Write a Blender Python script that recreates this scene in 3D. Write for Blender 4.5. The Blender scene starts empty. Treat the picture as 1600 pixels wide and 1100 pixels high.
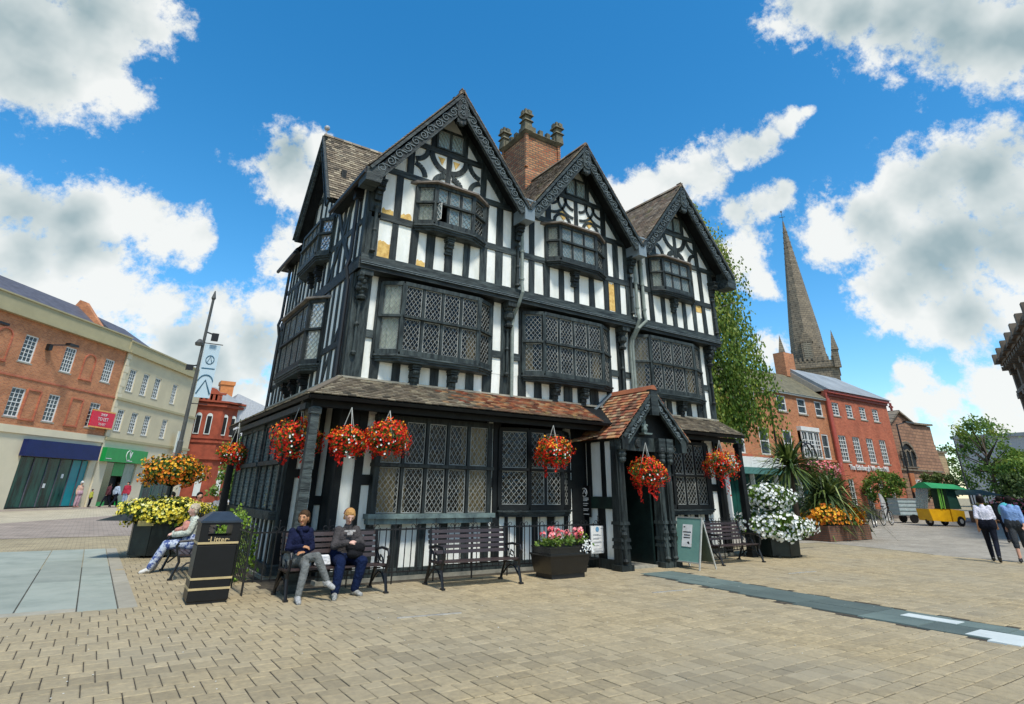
import bpy, math, random
from mathutils import Vector, Matrix
R = math.radians
rnd = random.Random(7)
C = bpy.context.scene.collection
SC = bpy.context.scene

# ------------------------------------------------------------------ camera
cam_d = bpy.data.cameras.new('camera'); cam = bpy.data.objects.new('camera', cam_d); C.objects.link(cam)
cam_d.sensor_width = 36; cam_d.lens = 19.98; cam_d.shift_y = -0.10225
cam_d.clip_start = .1; cam_d.clip_end = 2000
rx = (0.8266125, -0.5626189, 0.0131024); dn = (0.2316322, 0.3189165, -0.9190423); fw = (0.5128920, 0.7627268, 0.3939411)
cam.matrix_world = Matrix(((rx[0], -dn[0], -fw[0], 0), (rx[1], -dn[1], -fw[1], 0), (rx[2], -dn[2], -fw[2], 1.65), (0, 0, 0, 1)))
SC.camera = cam

# ------------------------------------------------------------------ light
SUN_DIR = Vector((-0.06, -0.50, 0.86)).normalized()      # from the scene towards the sun
sun_d = bpy.data.lights.new('sun', 'SUN'); sun = bpy.data.objects.new('sun', sun_d); C.objects.link(sun)
sun_d.energy = 3.6; sun_d.angle = R(9); sun_d.color = (1, .95, .86)
sun.rotation_euler = SUN_DIR.to_track_quat('Z', 'Y').to_euler()
SC.view_settings.view_transform = 'Standard'; SC.view_settings.look = 'None'
SC.view_settings.exposure = 0.25; SC.view_settings.gamma = 1

CLOUDS = [(-0.213,0.818,0.534,0.089),(-0.149,0.802,0.578,0.065),(-0.1,0.793,0.6,0.038),(-0.184,0.85,0.493,0.052),(-0.135,0.842,0.522,0.038),(-0.096,0.857,0.506,0.027),(-0.167,0.925,0.34,0.052),(-0.12,0.93,0.347,0.046),(-0.069,0.935,0.348,0.04),(-0.02,0.936,0.352,0.037),(0.03,0.937,0.348,0.029),(-0.101,0.949,0.3,0.044),(-0.145,0.949,0.28,0.041),(-0.059,0.954,0.293,0.025),(-0.036,0.968,0.248,0.04),(0.021,0.969,0.245,0.037),(-0.107,0.962,0.251,0.035),(0.105,0.978,0.181,0.053),(0.161,0.968,0.191,0.056),(0.173,0.948,0.267,0.038),(0.177,0.92,0.349,0.032),(0.066,0.978,0.2,0.045),(0.133,0.868,0.479,0.045),(0.173,0.873,0.457,0.036),(0.174,0.843,0.509,0.025),(0.647,0.601,0.469,0.028),(0.68,0.541,0.495,0.029),(0.71,0.5,0.496,0.039),(0.79,0.502,0.352,0.036),(0.814,0.489,0.315,0.024),(0.836,0.506,0.212,0.023),(0.703,0.276,0.655,0.045),(0.737,0.239,0.632,0.048),(0.771,0.197,0.605,0.048),(0.802,0.155,0.577,0.056),(0.833,0.115,0.541,0.053),(0.847,0.384,0.367,0.039),(0.865,0.332,0.376,0.051),(0.878,0.264,0.399,0.059),(0.894,0.196,0.403,0.061),(0.913,0.267,0.31,0.071),(0.931,0.206,0.303,0.063),(0.904,0.33,0.273,0.046),(0.932,0.28,0.228,0.049),(0.949,0.223,0.222,0.037),(0.927,0.346,0.145,0.029),(0.938,0.328,0.11,0.02),(0.956,0.262,0.133,0.031),(0.916,0.389,0.1,0.023),(0.961,0.264,0.085,0.02),(0.736,0.45,0.505,0.015),(0.748,0.428,0.508,0.018),(0.757,0.402,0.515,0.017),(0.765,0.377,0.522,0.016),(0.771,0.357,0.527,0.013),(0.776,0.341,0.53,0.008),(0.766,0.482,0.425,0.018),(0.78,0.461,0.424,0.02),(0.791,0.437,0.427,0.015),(0.795,0.413,0.443,0.009),(0.112,0.962,0.249,0.04),(0.09,0.987,0.132,0.04),(0.162,0.979,0.124,0.037),(0.66,0.574,0.486,0.026),(0.63,0.614,0.475,0.017)]

world = bpy.data.worlds.new('World'); SC.world = world; world.use_nodes = True
nt = world.node_tree; nt.nodes.clear()
def N(t, **kw):
    n = nt.nodes.new(t)
    for k, v in kw.items(): setattr(n, k, v)
    return n
def wmath(op, a, b=None, c=None, clamp=False):
    n = N('ShaderNodeMath', operation=op); n.use_clamp = clamp
    for i, x in enumerate((a, b, c)):
        if x is None: continue
        if isinstance(x, (int, float)): n.inputs[i].default_value = x
        else: nt.links.new(x, n.inputs[i])
    return n.outputs[0]
def build_world():
    L = nt.links.new
    tc = N('ShaderNodeTexCoord'); G = tc.outputs['Generated']
    sky = N('ShaderNodeTexSky', sky_type='NISHITA'); sky.sun_disc = False
    sky.sun_elevation = math.asin(SUN_DIR.z); sky.sun_rotation = math.atan2(SUN_DIR.x, SUN_DIR.y)
    sky.air_density = 1.0; sky.dust_density = .35; sky.ozone_density = 2.2
    hs = N('ShaderNodeHueSaturation'); hs.inputs['Hue'].default_value = .492; hs.inputs['Saturation'].default_value = 1.38; hs.inputs['Value'].default_value = 1.2
    L(sky.outputs[0], hs.inputs['Color'])
    bg = N('ShaderNodeBackground'); bg.inputs['Strength'].default_value = .15; L(hs.outputs[0], bg.inputs['Color'])
    # warped direction gives the ragged cloud outlines
    nz = N('ShaderNodeTexNoise'); nz.inputs['Scale'].default_value = 7; nz.inputs['Detail'].default_value = 3; L(G, nz.inputs['Vector'])
    sub = N('ShaderNodeVectorMath', operation='SUBTRACT'); L(nz.outputs['Color'], sub.inputs[0]); sub.inputs[1].default_value = (.5, .5, .5)
    mad = N('ShaderNodeVectorMath', operation='MULTIPLY_ADD'); L(sub.outputs[0], mad.inputs[0]); mad.inputs[1].default_value = (.07, .07, .05); L(G, mad.inputs[2])
    W = mad.outputs[0]
    acc = None; big = None
    for x, y, z, r in CLOUDS:
        d = N('ShaderNodeVectorMath', operation='DISTANCE'); L(W, d.inputs[0]); d.inputs[1].default_value = (x, y, z)
        k = wmath('MULTIPLY_ADD', d.outputs['Value'], -1 / (r * (1.36 if r > .022 else 1.7)), 1.0)
        acc = k if acc is None else wmath('SMOOTH_MAX', acc, k, .25)
        if r > .04: big = k if big is None else wmath('SMOOTH_MAX', big, k, .2)
    # the rest of the sky dome carries the same broken cumulus
    dt = N('ShaderNodeVectorMath', operation='DOT_PRODUCT'); L(G, dt.inputs[0]); dt.inputs[1].default_value = (0.592, 0.697, 0.405)
    away = wmath('MULTIPLY_ADD', dt.outputs['Value'], -6.0, 2.9, True)
    nb = N('ShaderNodeTexNoise'); nb.inputs['Scale'].default_value = 2.6; nb.inputs['Detail'].default_value = 2; L(G, nb.inputs['Vector'])
    oth = wmath('MULTIPLY_ADD', nb.outputs['Fac'], 5.0, -2.7)
    oth = wmath('SUBTRACT', oth, wmath('MULTIPLY_ADD', away, -3.0, 3.0))
    acc = wmath('MAXIMUM', acc, oth); big = wmath('MAXIMUM', big, oth); big = wmath('MAXIMUM', big, 0.0)
    nf = N('ShaderNodeTexNoise'); nf.inputs['Scale'].default_value = 15; nf.inputs['Detail'].default_value = 8; nf.inputs['Roughness'].default_value = .62; L(G, nf.inputs['Vector'])
    nh = N('ShaderNodeTexNoise'); nh.inputs['Scale'].default_value = 42; nh.inputs['Detail'].default_value = 6; nh.inputs['Roughness'].default_value = .7; L(G, nh.inputs['Vector'])
    f = wmath('ADD', acc, wmath('MULTIPLY_ADD', nf.outputs['Fac'], 2.2, -.92)); f = wmath('ADD', f, wmath('MULTIPLY_ADD', nh.outputs['Fac'], 1.5, -.78))
    mr = N('ShaderNodeMapRange', interpolation_type='SMOOTHSTEP'); L(f, mr.inputs[0]); mr.inputs[1].default_value = 0.0; mr.inputs[2].default_value = .62
    mask = wmath('MULTIPLY', mr.outputs[0], .97)
    # relief: the same billows sampled a little higher
    up = N('ShaderNodeVectorMath', operation='ADD'); L(G, up.inputs[0]); up.inputs[1].default_value = (0.0, -.012, .035)
    n2 = N('ShaderNodeTexNoise'); n2.inputs['Scale'].default_value = 9; n2.inputs['Detail'].default_value = 4; n2.inputs['Roughness'].default_value = .5; L(up.outputs[0], n2.inputs['Vector'])
    n3 = N('ShaderNodeTexNoise'); n3.inputs['Scale'].default_value = 9; n3.inputs['Detail'].default_value = 4; n3.inputs['Roughness'].default_value = .5; L(G, n3.inputs['Vector'])
    rel = wmath('SUBTRACT', n3.outputs['Fac'], n2.outputs['Fac'])
    ng = N('ShaderNodeTexNoise'); ng.inputs['Scale'].default_value = 4.5; ng.inputs['Detail'].default_value = 4; L(G, ng.inputs['Vector'])
    core = wmath('MULTIPLY_ADD', big, 1.05, wmath('MULTIPLY_ADD', ng.outputs['Fac'], 1.8, -1.0))
    sh = wmath('MULTIPLY_ADD', rel, -2.0, core, True)
    ramp = N('ShaderNodeValToRGB'); L(sh, ramp.inputs[0])
    e = ramp.color_ramp.elements; e[0].position = 0; e[0].color = (.93, .95, .93, 1); e[1].position = 1; e[1].color = (.36, .47, .50, 1)
    m = e.new(.45); m.color = (.66, .73, .73, 1)
    bc = N('ShaderNodeBackground'); bc.inputs['Strength'].default_value = .84; L(ramp.outputs[0], bc.inputs['Color'])
    mx = N('ShaderNodeMixShader'); L(mask, mx.inputs[0]); L(bg.outputs[0], mx.inputs[1]); L(bc.outputs[0], mx.inputs[2])
    out = N('ShaderNodeOutputWorld'); L(mx.outputs[0], out.inputs[0])
build_world()

# ------------------------------------------------------------------ materials
MATS = {}
def M(name, col=(.5, .5, .5), rough=.75, col2=None, scale=6, bump=.15, tint=0, orand=0, metal=0, spec=.4, stretch=(1, 1, 1), bd=.01, detail=5, lo=.35, hi=.7, sss=0, world_=False, stain_and_light=None):
    if name in MATS: return MATS[name]
    m = bpy.data.materials.new(name); m.use_nodes = True; t = m.node_tree; L = t.links.new
    b = t.nodes['Principled BSDF']; b.inputs['Roughness'].default_value = rough; b.inputs['Metallic'].default_value = metal
    b.inputs['Specular IOR Level'].default_value = spec
    if sss: b.inputs['Subsurface Weight'].default_value = sss; b.inputs['Subsurface Scale'].default_value = .02
    tc = t.nodes.new('ShaderNodeTexCoord'); mp = t.nodes.new('ShaderNodeMapping'); mp.inputs['Scale'].default_value = stretch
    if world_: gp = t.nodes.new('ShaderNodeNewGeometry'); L(gp.outputs['Position'], mp.inputs[0])
    else: L(tc.outputs['Object'], mp.inputs[0])
    n = t.nodes.new('ShaderNodeTexNoise'); n.inputs['Scale'].default_value = scale; n.inputs['Detail'].default_value = detail; n.inputs['Roughness'].default_value = .65
    L(mp.outputs[0], n.inputs['Vector'])
    r = t.nodes.new('ShaderNodeValToRGB'); L(n.outputs['Fac'], r.inputs[0])
    c2 = col2 or tuple(c * .72 for c in col)
    r.color_ramp.elements[0].position = lo; r.color_ramp.elements[0].color = (*c2, 1)
    r.color_ramp.elements[1].position = hi; r.color_ramp.elements[1].color = (*col, 1)
    cur = r.outputs[0]
    if stain_and_light:
        ns = t.nodes.new('ShaderNodeTexNoise'); ns.inputs['Scale'].default_value = stain_and_light[1]; ns.inputs['Detail'].default_value = 6; ns.inputs['Roughness'].default_value = .6; L(mp.outputs[0], ns.inputs['Vector'])
        ms_ = t.nodes.new('ShaderNodeMapRange'); L(ns.outputs['Fac'], ms_.inputs[0]); ms_.inputs[1].default_value = .38; ms_.inputs[2].default_value = .66; ms_.inputs[4].default_value = stain_and_light[2]
        mxs = t.nodes.new('ShaderNodeMix'); mxs.data_type = 'RGBA'; L(ms_.outputs[0], mxs.inputs[0]); L(cur, mxs.inputs[6]); mxs.inputs[7].default_value = (*stain_and_light[0], 1); cur = mxs.outputs[2]
    for amt, kind in ((tint, 'tint'), (orand, 'obj')):
        if not amt: continue
        if kind == 'tint':
            a = t.nodes.new('ShaderNodeAttribute'); a.attribute_name = 'tint'; src = a.outputs['Fac']
        else:
            a = t.nodes.new('ShaderNodeObjectInfo'); src = a.outputs['Random']
        mr = t.nodes.new('ShaderNodeMapRange'); L(src, mr.inputs[0]); mr.inputs[3].default_value = 1 - amt; mr.inputs[4].default_value = 1 + amt
        mul = t.nodes.new('ShaderNodeVectorMath'); mul.operation = 'SCALE'; L(cur, mul.inputs[0]); L(mr.outputs[0], mul.inputs['Scale']); cur = mul.outputs[0]
    L(cur, b.inputs['Base Color'])
    if bump:
        bp = t.nodes.new('ShaderNodeBump'); bp.inputs['Strength'].default_value = bump; bp.inputs['Distance'].default_value = bd
        n2 = t.nodes.new('ShaderNodeTexNoise'); n2.inputs['Scale'].default_value = scale * 5; n2.inputs['Detail'].default_value = 4; L(mp.outputs[0], n2.inputs['Vector'])
        L(n2.outputs['Fac'], bp.inputs['Height']); L(bp.outputs[0], b.inputs['Normal'])
    MATS[name] = m; return m
def Mtile(name, cols, rough=.85, moss=None, bump=.4):
    """tiles: colour picked per tile by the tint attribute, with moss/lichen blotches"""
    m = bpy.data.materials.new(name); m.use_nodes = True; t = m.node_tree; L = t.links.new
    b = t.nodes['Principled BSDF']; b.inputs['Roughness'].default_value = rough; b.inputs['Specular IOR Level'].default_value = .25
    a = t.nodes.new('ShaderNodeAttribute'); a.attribute_name = 'tint'
    r = t.nodes.new('ShaderNodeValToRGB'); L(a.outputs['Fac'], r.inputs[0]); e = r.color_ramp.elements
    while len(e) < len(cols): e.new(.5)
    for i, c in enumerate(cols): e[i].position = i / (len(cols) - 1); e[i].color = (*c, 1)
    cur = r.outputs[0]
    tc = t.nodes.new('ShaderNodeTexCoord'); n = t.nodes.new('ShaderNodeTexNoise'); n.inputs['Scale'].default_value = 2.2; n.inputs['Detail'].default_value = 8; n.inputs['Roughness'].default_value = .75
    L(tc.outputs['Object'], n.inputs['Vector'])
    if moss:
        mr = t.nodes.new('ShaderNodeMapRange'); L(n.outputs['Fac'], mr.inputs[0]); mr.inputs[1].default_value = moss[1]; mr.inputs[2].default_value = moss[1] + .12; mr.inputs[4].default_value = .8
        mx = t.nodes.new('ShaderNodeMix'); mx.data_type = 'RGBA'; L(mr.outputs[0], mx.inputs[0]); L(cur, mx.inputs[6]); mx.inputs[7].default_value = (*moss[0], 1); cur = mx.outputs[2]
    L(cur, b.inputs['Base Color'])
    n2 = t.nodes.new('ShaderNodeTexNoise'); n2.inputs['Scale'].default_value = 40; L(tc.outputs['Object'], n2.inputs['Vector'])
    bp = t.nodes.new('ShaderNodeBump'); bp.inputs['Strength'].default_value = bump; bp.inputs['Distance'].default_value = .01; L(n2.outputs['Fac'], bp.inputs['Height']); L(bp.outputs[0], b.inputs['Normal'])
    MATS[name] = m; return m
def Mbrick(name, c1, c2, mortar, bw=.23, bh=.075, ms=.012, rough=.85, bump=.5, flat=False, stain_and_light=None):
    m = bpy.data.materials.new(name); m.use_nodes = True; t = m.node_tree; L = t.links.new
    b = t.nodes['Principled BSDF']; b.inputs['Roughness'].default_value = rough; b.inputs['Specular IOR Level'].default_value = .25
    tc = t.nodes.new('ShaderNodeTexCoord'); sp = t.nodes.new('ShaderNodeSeparateXYZ'); L(tc.outputs['Object'], sp.inputs[0]); cb = t.nodes.new('ShaderNodeCombineXYZ')
    if flat: L(sp.outputs[0], cb.inputs[0]); L(sp.outputs[1], cb.inputs[1])
    else:
        ad = t.nodes.new('ShaderNodeMath'); ad.operation = 'ADD'; L(sp.outputs[0], ad.inputs[0]); L(sp.outputs[1], ad.inputs[1]); L(ad.outputs[0], cb.inputs[0]); L(sp.outputs[2], cb.inputs[1])
    br = t.nodes.new('ShaderNodeTexBrick'); L(cb.outputs[0], br.inputs['Vector']); br.inputs['Scale'].default_value = 1
    br.inputs['Color1'].default_value = (*c1, 1); br.inputs['Color2'].default_value = (*c2, 1); br.inputs['Mortar'].default_value = (*mortar, 1)
    br.inputs['Mortar Size'].default_value = ms; br.inputs['Brick Width'].default_value = bw; br.inputs['Row Height'].default_value = bh; br.inputs['Bias'].default_value = -.1
    n = t.nodes.new('ShaderNodeTexNoise'); n.inputs['Scale'].default_value = .9; n.inputs['Detail'].default_value = 9; n.inputs['Roughness'].default_value = .7; L(tc.outputs['Object'], n.inputs['Vector'])
    mr = t.nodes.new('ShaderNodeMapRange'); L(n.outputs['Fac'], mr.inputs[0]); mr.inputs[1].default_value = .3; mr.inputs[2].default_value = .7; mr.inputs[3].default_value = .72; mr.inputs[4].default_value = 1.22
    mul = t.nodes.new('ShaderNodeVectorMath'); mul.operation = 'SCALE'; L(br.outputs['Color'], mul.inputs[0]); L(mr.outputs[0], mul.inputs['Scale']); L(mul.outputs[0], b.inputs['Base Color'])
    bp = t.nodes.new('ShaderNodeBump'); bp.inputs['Strength'].default_value = bump; bp.inputs['Distance'].default_value = .01; bp.invert = True; L(br.outputs['Fac'], bp.inputs['Height']); L(bp.outputs[0], b.inputs['Normal'])
    MATS[name] = m; return m
def Mglass(name, col=(.015, .02, .022), refl=.9, clear=.75, rough=.03):
    """window glass: lets the dark room show, mirrors the sky; slightly rippled old glass"""
    m = bpy.data.materials.new(name); m.use_nodes = True; t = m.node_tree; L = t.links.new; t.nodes.clear()
    o = t.nodes.new('ShaderNodeOutputMaterial'); fr = t.nodes.new('ShaderNodeFresnel'); fr.inputs[0].default_value = 1.55
    gl = t.nodes.new('ShaderNodeBsdfGlossy'); gl.inputs['Roughness'].default_value = rough
    tr = t.nodes.new('ShaderNodeBsdfTransparent'); tr.inputs[0].default_value = (.82, .87, .85, 1)
    df = t.nodes.new('ShaderNodeBsdfDiffuse'); df.inputs[0].default_value = (*col, 1)
    m1 = t.nodes.new('ShaderNodeMixShader'); m1.inputs[0].default_value = clear; L(df.outputs[0], m1.inputs[1]); L(tr.outputs[0], m1.inputs[2])
    mu = t.nodes.new('ShaderNodeMath'); mu.operation = 'MULTIPLY_ADD'; L(fr.outputs[0], mu.inputs[0]); mu.inputs[1].default_value = refl; mu.inputs[2].default_value = .005
    tc = t.nodes.new('ShaderNodeTexCoord'); n = t.nodes.new('ShaderNodeTexNoise'); n.inputs['Scale'].default_value = 9; L(tc.outputs['Object'], n.inputs['Vector'])
    bp = t.nodes.new('ShaderNodeBump'); bp.inputs['Strength'].default_value = .8; bp.inputs['Distance'].default_value = .03; L(n.outputs['Fac'], bp.inputs['Height']); L(bp.outputs[0], gl.inputs['Normal'])
    m2 = t.nodes.new('ShaderNodeMixShader'); L(mu.outputs[0], m2.inputs[0]); L(m1.outputs[0], m2.inputs[1]); L(gl.outputs[0], m2.inputs[2]); L(m2.outputs[0], o.inputs[0])
    MATS[name] = m; return m

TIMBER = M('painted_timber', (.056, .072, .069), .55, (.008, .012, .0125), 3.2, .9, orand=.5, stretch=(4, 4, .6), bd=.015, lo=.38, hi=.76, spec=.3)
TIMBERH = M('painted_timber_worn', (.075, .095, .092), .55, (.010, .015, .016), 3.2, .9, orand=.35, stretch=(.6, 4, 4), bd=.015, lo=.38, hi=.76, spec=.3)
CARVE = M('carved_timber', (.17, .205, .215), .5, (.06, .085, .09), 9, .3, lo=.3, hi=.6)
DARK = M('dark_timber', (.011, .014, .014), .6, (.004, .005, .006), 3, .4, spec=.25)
PLASTER = M('white_plaster', (.84, .85, .81), .85, (.70, .73, .69), 3, .5, orand=.04, bd=.02, lo=.3, hi=.62, stain_and_light=((.58, .59, .50), 1.6, .5), stretch=(1.6, 1.6, .5))
OCHRE = M('bare_ochre_plaster', (.72, .50, .17), .9, (.48, .27, .07), 7, .5, lo=.35, hi=.6)
LEAD = M('leading', (.36, .37, .34), .5, (.17, .18, .17), 5, 0, spec=.5)
LEADW = M('whitened_leading', (.72, .72, .67), .6, (.5, .5, .46), 5, 0)
GLASS = Mglass('old_glass', (.006, .008, .008), .55, .8)
GLASSB = Mglass('pale_glass', (.30, .42, .44), .9, .45)
GLASSC = Mglass('clear_glass', (.4, .4, .36), .5, .93)
CURT = M('tan_curtain', (.60, .43, .22), .9, (.28, .18, .08), 3, .1, stretch=(14, 14, .4))
NET = M('cream_blind', (.85, .83, .72), .9, (.62, .60, .50), 2, .1)
LEADSHEET = M('lead_sheet', (.23, .28, .31), .5, (.14, .18, .2), 2, .1)
IRON = M('black_iron', (.009, .009, .010), .45, (.006, .006, .007), 10, .2, spec=.5)
STONE = M('grey_stone', (.40, .37, .29), .85, (.22, .21, .17), 5, .5)
TERRA = Mtile('terracotta_tiles', [(.08, .045, .03), (.25, .085, .05), (.36, .13, .06), (.46, .27, .13), (.17, .12, .08), (.30, .09, .05), (.42, .33, .2)], moss=((.40, .34, .09), .60))
TERRAB = Mtile('brown_tiles', [(.10, .085, .065), (.17, .135, .10), (.22, .17, .12), (.30, .25, .19), (.14, .11, .08), (.24, .16, .11)], moss=((.17, .17, .06), .55))
TERRAG = Mtile('pale_grey_tiles', [(.08, .07, .055), (.22, .18, .13), (.14, .115, .085), (.36, .31, .22), (.17, .13, .09)], moss=((.24, .24, .12), .6))

# ------------------------------------------------------------------ mesh helpers
class MB:
    def __init__(s): s.v = []; s.f = []; s.t = []; s.m = []
    def add(s, vs, fs, t=.5, m=0):
        k = len(s.v); s.v.extend(tuple(p) for p in vs)
        for f in fs: s.f.append(tuple(i + k for i in f)); s.t.append(t); s.m.append(m)
        return s
    def hexa(s, p, t=.5, m=0):   # 8 points: bottom loop 0-3, top loop 4-7
        return s.add(p, [(3, 2, 1, 0), (4, 5, 6, 7), (0, 1, 5, 4), (1, 2, 6, 5), (2, 3, 7, 6), (3, 0, 4, 7)], t, m)
    def box(s, x0, x1, y0, y1, z0, z1, t=.5, m=0):
        return s.hexa([(x0, y0, z0), (x1, y0, z0), (x1, y1, z0), (x0, y1, z0), (x0, y0, z1), (x1, y0, z1), (x1, y1, z1), (x0, y1, z1)], t, m)
    def frus(s, c, a, b, z0, a2, b2, z1, t=.5, m=0):   # centred frustum box half sizes a,b -> a2,b2
        x, y = c
        return s.hexa([(x - a, y - b, z0), (x + a, y - b, z0), (x + a, y + b, z0), (x - a, y + b, z0), (x - a2, y - b2, z1), (x + a2, y - b2, z1), (x + a2, y + b2, z1), (x - a2, y + b2, z1)], t, m)
    def beam(s, p, q, w, h, up=(0, 0, 1), t=.5, m=0, w2=None, h2=None):
        p = Vector(p); q = Vector(q); d = (q - p)
        if d.length < 1e-6: return s
        d.normalize(); u = Vector(up); sd = d.cross(u)
        if sd.length < 1e-4: sd = d.cross(Vector((1, 0, 0)))
        sd.normalize(); u = sd.cross(d).normalized(); w2 = w if w2 is None else w2; h2 = h if h2 is None else h2
        return s.hexa([p - sd * w / 2 - u * h / 2, p + sd * w / 2 - u * h / 2, q + sd * w2 / 2 - u * h2 / 2, q - sd * w2 / 2 - u * h2 / 2,
                       p - sd * w / 2 + u * h / 2, p + sd * w / 2 + u * h / 2, q + sd * w2 / 2 + u * h2 / 2, q - sd * w2 / 2 + u * h2 / 2], t, m)
    def tube(s, pts, r, n=6, t=.5, m=0, cap=True):
        pts = [Vector(p) for p in pts]; L = len(pts); rr = r if isinstance(r, (list, tuple)) else [r] * L
        k = len(s.v); ref = None
        for i, p in enumerate(pts):
            d = (pts[min(i + 1, L - 1)] - pts[max(i - 1, 0)])
            if d.length < 1e-9: d = Vector((0, 0, 1))
            d.normalize()
            if ref is None: ref = d.orthogonal().normalized()
            ref = (ref - d * ref.dot(d)); ref = ref.normalized() if ref.length > 1e-5 else d.orthogonal().normalized()
            b = d.cross(ref)
            for j in range(n):
                a = 2 * math.pi * j / n; s.v.append(tuple(p + (ref * math.cos(a) + b * math.sin(a)) * rr[i]))
        for i in range(L - 1):
            for j in range(n):
                s.f.append((k + i * n + j, k + i * n + (j + 1) % n, k + (i + 1) * n + (j + 1) % n, k + (i + 1) * n + j)); s.t.append(t); s.m.append(m)
        if cap:
            s.f.append(tuple(k + j for j in reversed(range(n)))); s.t.append(t); s.m.append(m)
            s.f.append(tuple(k + (L - 1) * n + j for j in range(n))); s.t.append(t); s.m.append(m)
        return s
    def lathe(s, prof, c=(0, 0, 0), n=12, t=.5, m=0):   # prof [(r,z)]
        k = len(s.v)
        for r, z in prof:
            for j in range(n):
                a = 2 * math.pi * j / n; s.v.append((c[0] + r * math.cos(a), c[1] + r * math.sin(a), c[2] + z))
        for i in range(len(prof) - 1):
            for j in range(n):
                s.f.append((k + i * n + j, k + i * n + (j + 1) % n, k + (i + 1) * n + (j + 1) % n, k + (i + 1) * n + j)); s.t.append(t); s.m.append(m)
        s.f.append(tuple(k + j for j in reversed(range(n)))); s.t.append(t); s.m.append(m)
        s.f.append(tuple(k + (len(prof) - 1) * n + j for j in range(n))); s.t.append(t); s.m.append(m)
        return s
    def prism(s, poly, fn, o0, o1, t=.5, m=0):   # poly [(u,z)] ccw, fn(u,z,o)->xyz
        n = len(poly); vs = [fn(u, z, o0) for u, z in poly] + [fn(u, z, o1) for u, z in poly]
        fs = [tuple(range(n))[::-1], tuple(range(n, 2 * n))] + [(i, (i + 1) % n, n + (i + 1) % n, n + i) for i in range(n)]
        return s.add(vs, fs, t, m)
    def sphere(s, c, r, n=8, t=.5, m=0, sc=(1, 1, 1)):
        prof = [(max(1e-4, math.sin(math.pi * i / n)), -math.cos(math.pi * i / n)) for i in range(n + 1)]
        k = len(s.v); s.lathe(prof, (0, 0, 0), n + 2, t, m)
        for i in range(k, len(s.v)): x, y, z = s.v[i]; s.v[i] = (c[0] + x * r * sc[0], c[1] + y * r * sc[1], c[2] + z * r * sc[2])
        return s
    def build(s, name, mats, par=None, smooth=False, local=False, label=None, kind=None, bev=0):
        me = bpy.data.meshes.new(name)
        off = Vector((0, 0, 0)); p = par
        if not local:
            while p is not None: off += p.location; p = p.parent
        vs = [(x - off.x, y - off.y, z - off.z) for x, y, z in s.v] if off.length else s.v
        me.from_pydata(vs, [], s.f)
        a = me.attributes.new('tint', 'FLOAT', 'FACE'); a.data.foreach_set('value', s.t)
        if not isinstance(mats, (list, tuple)): mats = [mats]
        for mt in mats: me.materials.append(mt)
        if len(mats) > 1: me.polygons.foreach_set('material_index', s.m)
        if smooth: me.polygons.foreach_set('use_smooth', [True] * len(s.f))
        me.update(); o = bpy.data.objects.new(name, me); C.objects.link(o)
        if par is not None: o.parent = par
        if label: o['label'] = label
        if kind: o['kind'] = kind
        if bev:
            b = o.modifiers.new('bevel', 'BEVEL'); b.width = bev; b.segments = 1; b.limit_method = 'ANGLE'
        return o
def thing(name, label, cat, loc=(0, 0, 0), rz=0, group=None):
    o = bpy.data.objects.new(name, None); C.objects.link(o); o.location = loc; o.rotation_euler = (0, 0, rz); o.empty_display_size = .2
    o['label'] = label; o['category'] = cat
    if group: o['group'] = group
    return o
def tag(o, label, cat, group=None):
    o['label'] = label; o['category'] = cat
    if group: o['group'] = group
    return o
def struct(o): o['kind'] = 'structure'; return o
def dup(src, loc=None, rz=None, label=None, parent=None):
    c = src.copy(); C.objects.link(c)
    if parent is not None: c.parent = parent
    if loc is not None: c.location = loc
    if rz is not None: c.rotation_euler = (0, 0, rz)
    if label: c['label'] = label
    for ch in list(src.children): dup(ch, parent=c)
    return c
def text(body, size, mat, par, M4, name='lettering', ext=.004, align='CENTER', bold=0):
    cu = bpy.data.curves.new(name, 'FONT'); cu.body = body; cu.size = size; cu.extrude = ext; cu.align_x = align; cu.align_y = 'CENTER'; cu.offset = bold; cu.resolution_u = 2
    o = bpy.data.objects.new(name, cu); C.objects.link(o)
    dg = bpy.context.evaluated_depsgraph_get(); me = bpy.data.meshes.new_from_object(o.evaluated_get(dg))
    bpy.data.objects.remove(o); me.transform(M4); me.materials.clear(); me.materials.append(mat)
    n = bpy.data.objects.new(name, me); C.objects.link(n); n.parent = par
    return n
# ------------------------------------------------------------------ ground
PAVE = M('paving_blocks', (.385, .305, .172), .88, (.235, .188, .112), 14, .7, tint=.17, orand=.16, bd=.008, lo=.3, hi=.7, world_=True, stain_and_light=((.26, .225, .155), .35, .75))  # broad grey-buff drift puts uneven lighting into the paving colour
def Mground():
    m = Mbrick('paver_ground', (.355, .295, .18), (.29, .245, .155), (.17, .145, .095), .21, .215, .008, .9, .3, flat=True); return m
GROUND = Mground()
FLAG = M('grey_flagstone', (.30, .33, .275), .85, (.22, .25, .21), 1.6, .5, orand=.12, lo=.3, hi=.7, world_=True, stain_and_light=((.32, .34, .29), .8, .5))
FLAGD = M('green_grey_flagstone', (.125, .165, .145), .8, (.08, .11, .10), 1.2, .4, orand=.25, lo=.3, hi=.7)
FLAGW = M('white_flagstone', (.58, .63, .60), .8, (.46, .5, .48), 2, .2)
SAND = M('shaded_joint_sand', (.095, .078, .052), .95, (.02, .018, .014), 9, .2)  # sand darkened: shade down in the joints is put into its colour
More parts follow.
